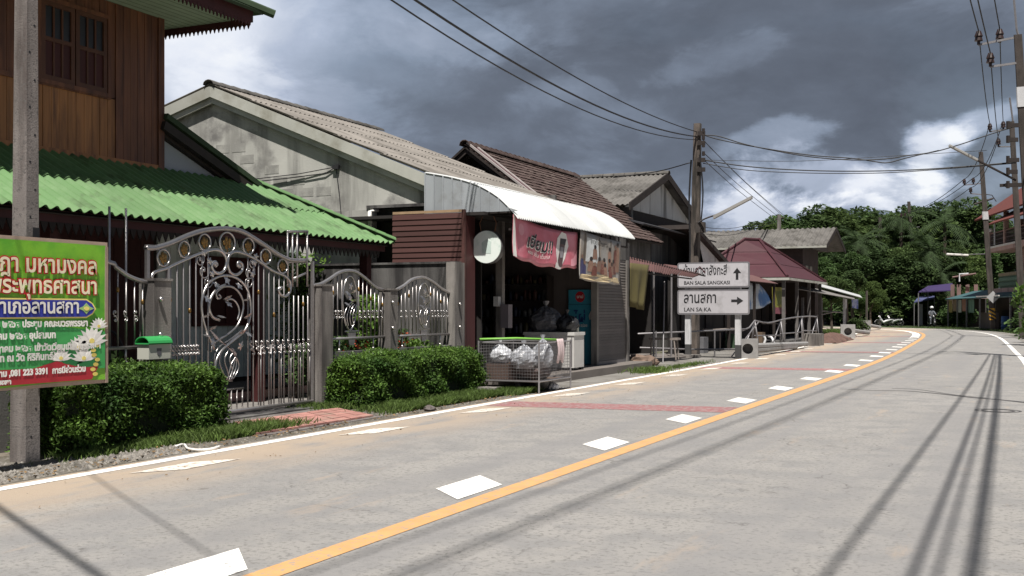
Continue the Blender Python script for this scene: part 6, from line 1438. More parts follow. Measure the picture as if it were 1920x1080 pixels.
for v in (598, 591, 584):
    c = onp(v); mb = MB(); mb.poly([vadd(c, (-.24, .22, .10)), vadd(c, (-.24, -.22, -.16)), vadd(c, (-.24, -.22, -.02)), vadd(c, (-.24, .22, .24))], (.005, 0, 0)); mb.poly([vadd(c, (-.24, -.235, -.16)), vadd(c, (.24, -.235, -.3)), vadd(c, (.24, -.235, -.16)), vadd(c, (-.24, -.235, -.02))], (0, .005, 0)); mb.build('black_stripe', sign_k, yb)
mb = taper(onp(412), onp(397), .40, .39); mb.build('white_band', post_w, P3)
mb = MB(); mb.tube([px(1827, 383, z3), px(1862, 372, z3)], .07, 5); mb.build('platform_arm', darkwood, P3); mb = MB(); mb.tube([px(1846, 364, z3), px(1860, 366, z3), px(1868, 378, z3)], .03, 5); mb.build('hook_arm', darkwood, P3)
mb = MB(); q = px(1862, 557, z3 - .5); mb.poly([vadd(q, (0, .42, 0)), vadd(q, (0, 0, .42)), vadd(q, (0, -.42, 0)), vadd(q, (0, 0, -.42))], (.03, 0, 0)); mb.build('diamond_plate', M('diamond_sign', (.32, .32, .32), .6, .1, 4), P3)
q = onp(476); mb = MB(); mb.tube([q, px(1815, 477, z3)], .03, 5); mb.build('lamp_arm', steel_dull, P3); mb = MB(); mb.tube([px(1815, 478.5, z3), px(1775, 476.5, z3 - .5)], .07, 6); mb.build('lamp_tube', white_p, P3)
z4 = 112
i4 = [px(1690, 408, z4), px(1697, 407, z4), px(1715, 405, z4)]
P4 = hvpole('tall thin pole in the middle of the dark wood at the bend', px(1719, 610, z4)[:2] + (0,), px(1704, 378, z4), [(i4[0], px(1712, 406, z4), [i4[0], i4[1]]), (px(1706, 428, z4), px(1724, 425, z4), [])], .42, dark_c)
P5 = hvpole('short pole with a white drum seen against the wood left of the bend', px(1655, 606, 118)[:2] + (0,), px(1650, 408, 118), [(px(1632, 430, 118), px(1655, 428, 118), []), (px(1632, 444, 118), px(1655, 443, 118), [])], .42, dark_c)
q = px(1650, 479, 117); mb = MB(); mb.tube([vadd(q, (0, 0, -.35)), vadd(q, (0, 0, .35))], .24, 10); mb.build('white_drum', post_w, P5)
mb = MB(); q = px(1460, 440, 75); taper((q[0], q[1], 0), px(1461, 402, 75), .3, .22).build('shaft', concrete, thing('utility_pole', 'pole top rising behind the long grey roof', 'utility pole', (q[0], q[1], 0)))
PM = bpy.data.objects[[o.name for o in bpy.data.objects if o.get('label', '').startswith('pole top rising')][0]]
mb = MB(); mb.tube([px(1453, 412, 75), px(1470, 408, 75)], .06, 5); mb.build('crossarm', darkwood, PM)
NP = (-2.0, -1.0, 0.0)                              # the pole before these, beside the camera
N1 = thing('utility_pole', 'roadside pole beside the camera that carries the near ends of the wires', 'utility pole', NP); taper(NP, (-2, -1.0, 10.2), .34, .22).build('shaft', dark_c, N1)

# ------------------------------------------------------------------ wires
def wire(pts, r_, label, sagf=None, n=18, name='overhead_wire', cat='wire', group=None):
    """pts: two ends and the sag in metres"""
    a, b, sag = pts; P = [vadd(lerp(a, b, i / n), (0, 0, -sag * 4 * (i / n) * (1 - i / n))) for i in range(n + 1)]
    mb = MB(); mb.tube(P, r_, 4); o = mb.build(name, wire_m, None, True); o['label'] = label; o['category'] = cat
    if group: o['group'] = group
    return o
top_of = lambda p: vadd(p, (0, 0, .42))
kA = ['left', 'middle', 'right']
for i, nm in enumerate(('leftmost', 'rightmost', 'middle')):
    a1 = i1[i][1]; near = (-2.0, a1 + .35, i1[i][2] + .9)
    wire((near, top_of(i1[i]), 1.55 * .35), .021, f'{nm} of the three high wires dropping to the right-edge pole', n=26)
    wire((top_of(i1[i]), top_of(i2[i]), .35), .022, f'{nm} high wire between the right-edge pole and the one behind it')
    wire((top_of(i2[i]), top_of(i3[i]), .6), .022, f'{nm} high wire between the half hidden pole and the striped pole')
    wire((top_of(i3[i]), vadd(i4[i], (0, 0, .4)), .5), .024, f'{nm} high wire from the striped pole to the pole in the wood')
# low cable bundle beside the road (casts the heavy shadows on the right)
for i, (aa, hh_, rr_) in enumerate(((-.20, 6.9, .028), (-.50, 5.9, .028), (-.60, 5.7, .02), (-.74, 5.5, .03), (-.84, 5.75, .02))):
    e1 = lerp(t1_, b1, (7.6 - [6.4, 5.9, 5.6, 5.3, 5.0][i]) / 10 + .22); e1 = (e1[0], e1[1] - .12, [6.2, 5.6, 5.3, 5.0, 4.8][i])
    wire(((-2.0, aa - .1, hh_ + .2), e1, .35), rr_, ['topmost', 'second', 'third', 'fourth', 'lowest'][i] + ' cable of the low bundle beside the right road edge', n=26)
# low voltage line on the left, from the left pole to the pole behind the sign
for i, (u0, zoff, ve, sag) in enumerate(((775, .0, 247, .62), (740, -.28, 256, .85), (718, -.5, 262, .95))):
    e = px(1306, ve, 36.5); s_ = (8.0, 8.86 - i * .02, 7.6 + zoff); wire((s_, e, sag), .015 if i != 1 else .022, ['upper', 'middle, thickest', 'lower'][i] + ' wire of the line from the left pole to the pole behind the sign', n=24)
wire(((7.5, 13.0, 6.05), (-.5, -.9, 6.2), .35), .032, 'service cable crossing the road beside the camera', n=18)
wire(((9.5, 13.0, 6.05), (-.3, -.9, 6.6), .5), .012, 'thin service wire crossing the road beside the camera', n=18)
# cables across the road
def free(pts, z_, r_, label):
    P = smooth_path([px(u, v, z_(u)) for u, v in pts], 5); mb = MB(); mb.tube(P, r_, 4); o = mb.build('crossing_cable', wire_m, None, True); o['label'] = label; o['category'] = 'cable'
zc = lambda u: 36.5 + (u - 1310) / 600 * (z1 - 36.5)
free([(1316, 254), (1345, 255), (1395, 270), (1450, 282), (1520, 294), (1600, 300), (1660, 298), (1700, 292), (1750, 285), (1800, 271), (1850, 254), (1900, 238)], zc, .022, 'wavy upper cable crossing from the sign pole to the right-edge pole')
free([(1316, 252), (1350, 262), (1420, 276), (1520, 291), (1600, 297), (1640, 303), (1665, 305), (1700, 296), (1760, 282)], zc, .022, 'drooping loose strand twisted along the upper crossing cable')
free([(1318, 300), (1400, 312), (1500, 319), (1600, 321), (1700, 319), (1800, 313), (1905, 304)], zc, .023, 'upper line of the straight crossing cables at lamp height')
free([(1318, 306), (1400, 319), (1500, 324), (1600, 325), (1700, 322), (1905, 306)], zc, .017, 'lower line of the straight crossing cables at lamp height')
free([(1318, 300), (1500, 302), (1700, 291), (1850, 282)], zc, .010, 'thin grey line crossing just above the straight cables')
z6 = lambda u: 36.5 + (u - 1316) / 150 * 38
for k, (p, q) in enumerate((((1318, 262), (1462, 400)), ((1318, 285), (1456, 404)), ((1320, 300), (1450, 408)), ((1330, 275), (1470, 404)))):
    m = ((p[0] + q[0]) / 2, (p[1] + q[1]) / 2 + 4); free([p, m, q], z6, .013, ['first', 'second', 'third', 'fourth'][k] + ' thin line from the sign pole down towards the pole behind the grey roof')
for k, (v0, v1) in enumerate(((426, 420), (432, 424), (438, 428))):
    free([(1314, v0), (1380, v0 + 1), (1455, v1 - 12)], z6, .014, ['upper', 'middle', 'lower'][k] + ' low line from the sign pole to the pole behind the grey roof')
free([(1294, 305), (1230, 322), (1150, 333)], lambda u: 36.4 + (1300 - u) * .02, .02, 'service wire from the sign pole to the grey roofed house')

# ------------------------------------------------------------------ right side: pink house, shops, barrel
Ff, Nn = (92.8, 4.0), (68.5, -2.4)
fe = vnorm((Nn[0] - Ff[0], Nn[1] - Ff[1], 0)); fo = (fe[1], -fe[0], 0)
if fo[1] > 0: fo = vmul(fo, -1)
def FR(p): return (Ff[0] + fe[0] * p[0] + fo[0] * p[1], Ff[1] + fe[1] * p[0] + fo[1] * p[1], p[2])
PH = thing('pink_house', 'two-storey pink house with red roof and balconies at the right side of the road', 'house', FR((11, 4, 0)))
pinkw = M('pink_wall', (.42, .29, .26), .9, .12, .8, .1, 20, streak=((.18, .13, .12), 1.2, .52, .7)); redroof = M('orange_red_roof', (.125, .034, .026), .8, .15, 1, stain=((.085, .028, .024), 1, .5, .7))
fb = lambda nm, m, *b, par=None: (lambda mb: mb.build(nm, m, par or PH))(MB(FR).box(*b))
def fwall(s0, s1, h0, h1, wl, m=pinkw, d0=0.0, nm='wall'):
    """wall with true openings: wl holds (s0, s1, h0, h1)"""
    cuts = sorted({s0, s1} | {x for w_ in wl for x in w_[:2]})
    mb = MB(FR)
    for x, y in zip(cuts, cuts[1:]):
        hs = sorted([w_[2:] for w_ in wl if w_[0] <= x + 1e-6 and w_[1] >= y - 1e-6]); z = h0
        for a, b in hs: mb.box(x, y, d0, d0 + .2, z, a); z = b
        mb.box(x, y, d0, d0 + .2, z, h1)
    mb.build(nm, m, PH)
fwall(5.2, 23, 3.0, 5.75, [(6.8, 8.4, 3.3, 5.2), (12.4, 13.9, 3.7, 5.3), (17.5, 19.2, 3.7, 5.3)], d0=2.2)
for w_ in [(6.8, 8.4, 3.3, 5.2), (12.4, 13.9, 3.7, 5.3), (17.5, 19.2, 3.7, 5.3)]: fb('window', glass_m, w_[0], w_[1], 2.32, 2.36, w_[2], w_[3]); fb('window_bar', darkwood, (w_[0] + w_[1]) / 2 - .04, (w_[0] + w_[1]) / 2 + .04, 2.28, 2.318, w_[2], w_[3])
fb('end_wall', pinkw, 5.0, 5.2, 2.2, 9, 3.0, 8.0); fb('back_wall', pinkw, 5.2, 23, 8.8, 9, 0, 8.0)
fb('balcony_slab', pinkw, 1.2, 23, .8, 2.6, 5.75, 6.15); fb('slab_edge', white_p, 1.1, 10, .74, .80, 6.02, 6.16)
fb('balcony_slab', pinkw, 4.2, 23, .6, 2.4, 2.7, 3.0)
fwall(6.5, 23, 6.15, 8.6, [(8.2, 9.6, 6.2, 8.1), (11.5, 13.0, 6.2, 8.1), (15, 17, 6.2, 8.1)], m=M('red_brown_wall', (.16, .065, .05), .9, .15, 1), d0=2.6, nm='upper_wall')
for w_ in [(8.2, 9.6, 6.2, 8.1), (11.5, 13.0, 6.2, 8.1), (15, 17, 6.2, 8.1)]: fb('door_leaf', darkwood, w_[0], w_[1], 2.70, 2.74, w_[2], w_[3])
for s_ in (1.5, 6.0, 11.5, 12.6, 18): fb('balcony_post', pinkw, s_ - .15, s_ + .15, .85, 1.15, 6.15, 7.3 if s_ in (11.5, 1.5) else 8.5)
q = FR((11.5, 1.0, 7.3)); mb = MB(); mb.ball(vadd(q, (0, 0, .16)), .17, 8, 6); mb.build('lamp_globe', white_p, PH); q = FR((1.5, 1.0, 7.3)); mb = MB(); mb.ball(vadd(q, (0, 0, .14)), .15, 8, 6); mb.build('lamp_globe', white_p, PH)
bal = M('dark_baluster', (.07, .05, .05), .7, .1, 3)
for z in (6.3, 6.6, 6.9, 7.12): fb('rail', bal if z < 7 else M('rail_pink', (.3, .17, .15), .8, .1, 3), 1.3, 11.3, .93, .99, z, z + .07)
for z in (6.3, 6.62, 6.95, 7.2): fb('rail', M('rail_pink', (.3, .17, .15), .8, .1, 3), 12.8, 22, .93, 1.0, z, z + .09)
mb = MB(FR); s_ = 1.6
while s_ < 11.2: mb.box(s_, s_ + .05, .94, .98, 6.2, 7.15); s_ += .25
mb.build('balusters', bal, PH, kind='stuff')
gr_ = M('green_balustrade', (.10, .17, .12), .8, .15, 2)
for z in (3.15, 3.5, 3.85): fb('parapet_rail', gr_ if z != 3.85 else M('tan_coping', (.27, .22, .14), .8, .1, 3), 5.4, 19.0, .62, .8, z, z + .22)
fb('parapet_core', gr_, 5.4, 19.0, .7, .78, 3.0, 3.9)
mb = MB(FR); mb.slab((-.2, .2, 8.35), (24, .2, 8.35), (24, 5.2, 11.9), (-.2, 5.2, 11.9), .12); mb.build('roof', redroof, PH); mb = MB(FR); mb.slab((-.2, 5.2, 11.9), (24, 5.2, 11.9), (24, 9.8, 8.35), (-.2, 9.8, 8.35), .12); mb.build('roof', redroof, PH)
mb = MB(FR); mb.slab((6, -.3, 7.55), (24, -.3, 7.55), (24, 1.4, 8.5), (6, 1.4, 8.5), .1); mb.build('porch_roof', redroof, PH)
mb = MB(FR); mb.tube([(4.0, .7, 6.2), (4.0, .7, 8.0), (3.0, .3, 8.1)], .06, 6); mb.build('white_downpipe', post_w, PH)
# ground floor and its awning
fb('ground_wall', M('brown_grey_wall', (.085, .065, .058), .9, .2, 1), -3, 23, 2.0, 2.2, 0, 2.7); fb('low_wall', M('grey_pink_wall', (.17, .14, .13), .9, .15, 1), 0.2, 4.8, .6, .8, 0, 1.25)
teal = M('teal_awning', (.035, .085, .092), .7, .15, 1)
mb = MB(FR)
for k in range(8):
    s0_, s1_ = -7.0 + k * 3.6, -7.0 + (k + 1) * 3.6 - .04; mb = MB(FR); mb.slab((s0_, -.6, 2.35), (s1_, -.6, 2.35), (s1_, 1.6, 3.0), (s0_, 1.6, 3.0), .06); mb.build('awning_sheet', teal, PH)
mb = MB(FR); mb.box(4.5, 11, -.7, -.62, 2.38, 2.47); mb.build('awning_trim', white_p, PH)
for s_ in (-6.5, -3, .3, 4.6, 9, 13, 17): fb('awning_post', steel_dull, s_ - .05, s_ + .05, -.5, -.4, 0, 2.35)
# hanging sheets below the awning
for k, (s0_, s1_, cc, lb) in enumerate(((-7.2, -5.3, (.30, .22, .08), 'ochre sheet hanging at the far end under the teal awning'), (-5.2, -3.4, (.22, .15, .10), 'brown sheet hanging beside the ochre one under the teal awning'), (-3.2, -1.9, (.3, .32, .28), 'pale patterned sheet hanging under the teal awning'), (-1.8, .1, (.25, .13, .09), 'rust coloured sheet hanging under the teal awning'), (.4, 2.4, (.08, .15, .11), 'dark green sheet hanging under the teal awning'))):
    mb = MB(FR); mb.grid(lambda u, v: (s0_ + (s1_ - s0_) * u, -.35 + .05 * math.sin(u * 12), 1.25 + (k % 2) * .1 + 1.0 * v), 8, 2, (0, .02, 0)); o = mb.build('hanging_sheet', M('sheet_%d' % k if False else 'sheet_' + 'abcde'[k], cc, .8, .25, 2.5)); o['label'] = lb; o['category'] = 'sheet'
# purple and blue canopies farther left
def canopy(label, A, B, C, D, col):
    T_ = thing('canopy', label, 'canopy', (A[0], A[1], 0)); mb = MB(); mb.slab(A, B, C, D, .08); mb.build('cover', M('cover_' + label.split()[0], col, .7, .15, 1), T_)
    for p in (A, B, C, D): mb = MB(); mb.tube([(p[0], p[1], 0), (p[0], p[1], p[2] - .1)], .05, 5); mb.build('post', steel_dull, T_)
canopy('purple canopy roof between the wood and the teal awning', px(1722, 547, 96), px(1786, 544, 96), px(1786, 531, 100), px(1740, 536, 100), (.04, .024, .09))
canopy('blue canopy roof low beside the pole at the bend', px(1714, 566, 99), px(1752, 559, 99), px(1752, 553, 103), px(1722, 556, 103), (.07, .08, .17))
KB = thing('roadside_kiosk', 'small brick-coloured kiosk with balustrade posts left of the pink house', 'kiosk', px(1800, 600, 97)[:2] + (0,))
a_ = px(1786, 555, 95); b_ = px(1832, 555, 92)
mb = MB(); mb.slab((a_[0], a_[1], 2.6), (b_[0], b_[1], 2.6), (b_[0] + 3, b_[1] - 1, 2.6), (a_[0] + 3, a_[1] - 1, 2.6), .2); mb.build('terrace_slab', pinkw, KB)
for u in (1786, 1798, 1814, 1830): p = px(u, 540, 94.5); mb = MB(); mb.box(p[0] - .15, p[0] + .15, p[1] - .15, p[1] + .15, 2.6, 3.6); mb.build('baluster_post', M('dull_pink', (.17, .11, .10), .9, .15, 2), KB)
mb = MB(); mb.tube([px(1786, 520, 94.6), px(1830, 513, 93.5)], .08, 5); mb.build('top_rail', MATS['dull_pink'], KB)
mb = MB(); mb.tube([px(1799, 528, 94.2), px(1799, 514, 94.2), px(1816, 513, 94)], .07, 5); mb.build('white_pipe', post_w, KB)
mb = MB(); mb.box(a_[0] + 1, a_[0] + 4, b_[1] - .5, a_[1] + .5, 0, 2.6); mb.build('wall', M('brown_grey_wall', (.085, .065, .058), .9, .2, 1), KB)
p = px(1886, 620, 77.5); mb = MB(); BB = thing('blue_barrel', 'blue plastic barrel standing at the right roadside past the striped pole', 'barrel', (p[0], p[1], 0))
mb.tube([(p[0], p[1], z) for z in (0, .05, .3, .32, .34, .62, .64, .66, .95, 1.0)], [.28, .31, .31, .33, .31, .31, .33, .31, .31, .27], 16); mb.build('drum', M('blue_plastic', (.045, .12, .30), .5, .08, 4), BB, True)
mb = MB(); mb.tube([(p[0], p[1], 1.0), (p[0], p[1], 1.03)], .30, 16); mb.build('rim', M('blue_plastic', (.045, .12, .30), .5, .08, 4), BB)
# a few boards and a white door at the bend
for lb, P4_, m_ in (('white panel standing beside the pole at the bend', [px(1722, 610, 101), px(1730, 610, 101), px(1730, 570, 101), px(1721, 570, 101)], offwhite), ('small white board fixed beside the pole at the bend', [px(1706, 559, 105), px(1714, 559, 105), px(1714, 545, 105), px(1706, 545, 105)], white_p), ('small white sign high above the purple canopy', [px(1736, 504, 108), px(1746, 504, 108), px(1746, 494, 108), px(1736, 494, 108)], white_p)):
    B_ = thing('board', lb, 'sign', P4_[0]); mb = MB(); mb.slab(*P4_, .06); mb.build('panel', m_, B_); c = lerp(P4_[0], P4_[1], .5); mb = MB(); mb.tube([(c[0] + .1, c[1], 0), (c[0] + .1, c[1], P4_[2][2] - .1)], .05, 5); mb.build('post', steel_dull, B_)
mb = MB(); p = px(1625, 600, 84); mb.tube([(p[0], p[1], 0), (p[0], p[1], 2.9)], .09, 6); o = mb.build('short_post', dark_c); o['label'] = 'short bare post standing at the left side of the bend'; o['category'] = 'post'

# ------------------------------------------------------------------ motorcycles and the rider
MW = M('white_fairing', (.62, .62, .62), .3, .05, 3); MD = M('dark_fairing', (.03, .03, .035), .35, .1, 3); tyre = M('tyre', (.02, .02, .02), .9, .1, 3)
def scooter(label, c, ang, body):
    B = thing('motorcycle', label, 'motorcycle', c)
    cs_, sn_ = math.cos(ang), math.sin(ang)
    q = lambda x, y, z: (c[0] + x * cs_ - y * sn_, c[1] + x * sn_ + y * cs_, z)
    for x in (-.62, .62):
        mb = MB(); mb.tube([q(x + .27 * math.cos(k * .449), 0, .30 + .27 * math.sin(k * .449)) for k in range(14)], .055, 6, closed=True); wh = mb.build('wheel', tyre, B, True)
        mb = MB()
        for k in range(5): an = k * 1.2566; mb.tube([q(x, 0, .30), q(x + .24 * math.cos(an), 0, .30 + .24 * math.sin(an))], .014, 4)
        mb.tube([q(x, -.06, .3), q(x, .06, .3)], .05, 8); mb.build('rim', steel, wh)
    mb = MB()
    S_ = [(-.75, .60, .10, .07), (-.45, .62, .13, .12), (-.05, .50, .12, .14), (.18, .38, .10, .11), (.40, .62, .10, .20), (.50, .86, .10, .12)]
    for (x, z, w_, h_) in S_: pass
    ring = [[q(x, w_ * math.cos(an), z + h_ * math.sin(an)) for an in [2 * math.pi * k / 8 for k in range(8)]] for (x, z, w_, h_) in S_]
    vs = [p for r_ in ring for p in r_]; fs = [(i * 8 + k, i * 8 + (k + 1) % 8, (i + 1) * 8 + (k + 1) % 8, (i + 1) * 8 + k) for i in range(len(S_) - 1) for k in range(8)] + [tuple(range(7, -1, -1)), tuple(range(40, 48))]
    mb.add(vs, fs); mb.build('body', body, B, True)
    mb = MB(); mb.add([q(x, y, z) for x, z in ((-.7, .76), (.12, .70), (.12, .64), (-.7, .66)) for y in (-.12, .12)], [(0, 2, 3, 1), (2, 4, 5, 3), (4, 6, 7, 5), (6, 0, 1, 7), (0, 6, 4, 2), (1, 3, 5, 7)]); mb.build('seat', black_pl, B)
    mb = MB(); mb.tube([q(.62, .05, .3), q(.50, .05, .72), q(.44, 0, .98)], .025, 5); mb.build('fork', steel, B)
    mb = MB(); mb.tube([q(.36, -.33, 1.02), q(.44, -.12, .99), q(.44, .12, .99), q(.36, .33, 1.02)], .02, 5); hb = mb.build('handlebar', black_pl, B)
    for y in (-.28, .28): mb = MB(); mb.tube([q(.42, y, 1.02), q(.42, y * 1.1, 1.18)], .008, 4); mb.ball(q(.42, y * 1.1, 1.2), .05, 6, 5, (1, 1, .7)); mb.build('mirror', black_pl, hb)
    mb = MB(); mb.ball(q(.56, 0, .88), .09, 8, 6); mb.build('headlight', steel, B, True)
    mb = MB(); mb.tube([q(.1, -.14, .26), q(-.6, -.16, .34)], [.03, .05], 7); mb.build('exhaust', steel, B)
    mb = MB(); mb.add([q(x + .33 * math.cos(an), y, .30 + .33 * math.sin(an)) for x in (.62,) for an in (.3, .8, 1.3, 1.8, 2.3) for y in (-.06, .06)], [(2 * k, 2 * k + 2, 2 * k + 3, 2 * k + 1) for k in range(4)]); mb.build('mudguard', body, B)
    return B, q
m0 = px(1660, 612, 97); scooter('white motorcycle parked in the shade at the bend, left one', (m0[0], m0[1], 0), 2.0, MW)
m1 = px(1676, 612, 97); scooter('motorcycle with pale fairing parked at the bend, right one', (m1[0], m1[1], 0), 1.2, MW)
m2 = px(1712, 611, 104); scooter('dark motorcycle parked by the pole at the bend', (m2[0], m2[1], 0), 1.6, MD)
m3 = px(1747, 613, 95); mB, q = scooter('dark motorcycle ridden towards the camera by a helmeted rider', (m3[0], m3[1], 0), math.pi + .35, MD)
PE = thing('person', 'rider in a pale shirt and white helmet sitting on a motorcycle', 'person', (m3[0], m3[1], 0))
def skinned(verts, edges, radii, name, mat, parent):
    me = bpy.data.meshes.new(name); me.from_pydata([W(vsub(v, LOC[parent.name])) for v in verts], edges, []); o = bpy.data.objects.new(name, me); COL.objects.link(o)
    m = o.modifiers.new('s', 'SKIN'); 
    for i, r_ in enumerate(radii): me.skin_vertices[0].data[i].radius = (r_, r_)
    me.skin_vertices[0].data[0].use_root = True
    o.modifiers.new('u', 'SUBSURF').levels = 1; dg = bpy.context.evaluated_depsgraph_get(); nm = bpy.data.meshes.new_from_object(o.evaluated_get(dg)); bpy.data.objects.remove(o)
    nm.materials.clear(); nm.materials.append(mat); nm.shade_smooth(); o = bpy.data.objects.new(name, nm); COL.objects.link(o); o.parent = parent; LOC[o.name] = LOC[parent.name]; return o
V_ = [(-.12, 0, .82), (-.10, 0, 1.05), (-.04, 0, 1.28), (0, 0, 1.40), (.02, 0, 1.50), (-.02, .19, 1.30), (.14, .26, 1.12), (.34, .28, 1.03), (-.02, -.19, 1.30), (.14, -.26, 1.12), (.34, -.28, 1.03),
      (-.10, .10, .80), (.26, .16, .74), (.20, .15, .32), (.30, .15, .26), (-.10, -.10, .80), (.26, -.16, .74), (.20, -.15, .32), (.30, -.15, .26)]
E_ = [(0, 1), (1, 2), (2, 3), (3, 4), (2, 5), (5, 6), (6, 7), (2, 8), (8, 9), (9, 10), (0, 11), (11, 12), (12, 13), (13, 14), (0, 15), (15, 16), (16, 17), (17, 18)]
R_ = [.15, .15, .14, .06, .06, .075, .05, .04, .075, .05, .04, .10, .075, .05, .045, .10, .075, .05, .045]
skinned([q(*v) for v in V_], E_, R_, 'body', M('pale_shirt', (.14, .15, .17), .9, .15, 4), PE)
mb = MB(); mb.ball(q(.03, 0, 1.60), .115, 10, 8, (1, .9, 1.1)); hd = mb.build('head', M('skin', (.28, .16, .11), .6, .08, 4), PE, True)
mb = MB(); mb.tube([q(.13, 0, 1.585), q(.155, 0, 1.565)], .015, 5); mb.build('nose', MATS['skin'], hd); 
mb = MB(); mb.ball(q(.02, 0, 1.645), .15, 12, 8, (1, 1, .95)); mb.build('helmet', MW, PE, True)
mb = MB(); mb.ball(q(.05, 0, 1.60), .135, 10, 6, (1, .9, .5)); mb.build('visor', glass_m, PE, True)
for y in (-.28, .28):
    mb = MB(); mb.ball(q(.36, y, 1.03), .045, 8, 6)
    for k in range(4): mb.tube([q(.37, y - .03 + k * .02, 1.05), q(.41, y - .03 + k * .02, 1.035), q(.40, y - .03 + k * .02, 1.0)], .009, 4)
    mb.build('hand', MATS['skin'], PE, kind='stuff')
mb = MB(); mb.add([], [])

# ------------------------------------------------------------------ trees, palms, bushes
def crown_mesh(name, seed, mat, n=11000, rx=3.2, rz=3.0, size=(.09, .22)):
    r = random.Random(seed); lobes = []
    for i in range(15):
        an = r.uniform(0, 6.28); rad = r.uniform(0, .75) * rx; lobes.append((rad * math.cos(an), rad * math.sin(an), r.uniform(-.55, .95) * rz * (1 - .4 * rad / rx), r.uniform(.28, .5) * rx))
    vs = []; fs = []
    for i in range(n):
        L_ = r.choice(lobes); d = vnorm((r.gauss(0, 1), r.gauss(0, 1), r.gauss(0, 1) + .25)); k = L_[3] * (1 - abs(r.gauss(0, .22)))
        p = (L_[0] + d[0] * k, L_[1] + d[1] * k, L_[2] + d[2] * k * .8)
        s = r.uniform(*size); a = vnorm((r.gauss(0, 1), r.gauss(0, 1), r.gauss(0, .5))); b = vnorm(cross(a, (r.gauss(0, .4), r.gauss(0, .4), 1))); j = len(vs)
        vs += [vadd(p, vmul(a, -s)), vadd(p, vmul(b, s * .55)), vadd(p, vmul(a, s)), vadd(p, vmul(b, -s * .55))]; fs.append((j, j + 1, j + 2, j + 3))
    mb = MB(); mb.v = vs; mb.f = fs; return mb.mesh(name, mat)
crowns = [crown_mesh('crown', 60 + i, leaf_t) for i in range(4)] + [crown_mesh('crown', 70 + i, leaf_l, 10000, 3.0, 2.6) for i in range(2)]
def trunk_mesh(seed):
    r = random.Random(seed); mb = MB(); P = smooth_path([(0, 0, 0), (.1 * r.uniform(-1, 1), .1, 1.5), (.2 * r.uniform(-1, 1), .1, 3.2), (.25, .1, 5.2)], 3); mb.tube(P, [.24 - .15 * i / len(P) for i in range(len(P))], 8)
    for k in range(6):
        an = k * 1.1 + r.random(); z = 2.6 + k * .4; mb.tube([(.1, .05, z), (.9 * math.cos(an), .9 * math.sin(an), z + .9), (1.9 * math.cos(an), 1.9 * math.sin(an), z + 1.5)], [.10, .06, .03], 5)
    return mb.mesh('trunk', bark)
trunks = [trunk_mesh(i) for i in range(3)]
def tree(label, t, a, hgt, k, seed, group, w_=1.0):
    r = random.Random(seed); B = thing('broadleaf_tree', label, 'tree', (t, a, 0), group); s = hgt / 8.6
    piece('trunk', trunks[seed % 3], B, (t, a, 0), r.uniform(0, 6), (s, s, s * 1.05)); piece('crown', crowns[k], B, (t, a, hgt - 3.1 * s), r.uniform(0, 6), (s * w_, s * w_, s * r.uniform(.95, 1.1)))
    return B
r = random.Random(42)
# skyline of the wood as seen: (u, v of the crown top, distance)
skyl = [(1462, 410, 118), (1455, 412, 110), (1490, 406, 124), (1520, 404, 116), (1550, 412, 130), (1580, 402, 120), (1612, 404, 132), (1648, 398, 122), (1672, 396, 136), (1700, 402, 128), (1733, 394, 134), (1770, 392, 122), (1800, 398, 136), (1826, 410, 128), (1850, 425, 134), (1885, 430, 126)]
SKL = ['skyline tree farthest left, above the middle of the long grey roof', 'dark skyline tree around the pole top behind the grey roof', 'skyline tree above the right half of the long grey roof', 'skyline tree above the gable end of the long grey roof',
       'first skyline tree right of the long grey roof', 'dark skyline tree left of the short pole with the white drum', 'skyline tree left of the white drum pole, standing farther back', 'tall skyline tree directly behind the short pole with the white drum',
       'skyline tree between the white drum pole and the tall thin pole', 'tall skyline tree directly behind the tall thin pole', 'skyline tree just right of the tall thin pole', 'highest skyline tree, behind the tallest coconut palm', 'skyline tree right of the tallest coconut palm',
       'skyline tree left of the striped pole top', 'skyline tree behind the red roof tip of the pink house', 'skyline tree farthest right, mostly hidden by the pink house']
for i, (u, v, z) in enumerate(skyl):
    p = px(u, v, z); tree(SKL[i], p[0], p[1], p[2] + .3, [4, 1, 5, 3, 4, 0][i % 6], i, None, 1.15)
for i in range(40):
    u = r.uniform(1400, 1850); z = r.uniform(103, 122); v = r.uniform(440, 530); p = px(u, v, z)
    tree('lower tree filling the dark wood beyond the bend', p[0], p[1], p[2], r.choice([0, 1, 2, 3, 0, 5]), 100 + i, 'lower trees of the wood', 1.1)
NE = ['bushy tree behind the far end of the long grey roof', 'small tree between the grey roof end and the stall roof', 'low tree behind the bare post at the bend', 'low tree just right of the bare post at the bend',
      'tree behind the two parked white motorcycles', 'low tree between the white motorcycles and the tall thin pole', 'tree filling the gap above the grey roof end', 'tree directly behind the foot of the tall thin pole',
      'tree above the purple canopy', 'tree left of the pink house balconies', 'tree with its crown right above the brown wooden house']
for i, (u, v, z) in enumerate([(1590, 500, 84), (1560, 520, 80), (1612, 545, 88), (1634, 530, 92), (1650, 548, 100), (1680, 540, 104), (1600, 470, 98), (1700, 548, 110), (1760, 500, 112), (1800, 470, 112), (1540, 480, 90)]):
    p = px(u, v, z); tree(NE[i], p[0], p[1], p[2], [1, 3, 5, 0][i % 4], 200 + i, None, .9)
def bush_mesh(seed, mat, n=1500): return crown_mesh('foliage', seed, mat, n, 1.0, .7, (.05, .13))
bm = [bush_mesh(90, leaf_t), bush_mesh(91, leaf_l), bush_mesh(92, leaf_g, 1200)]
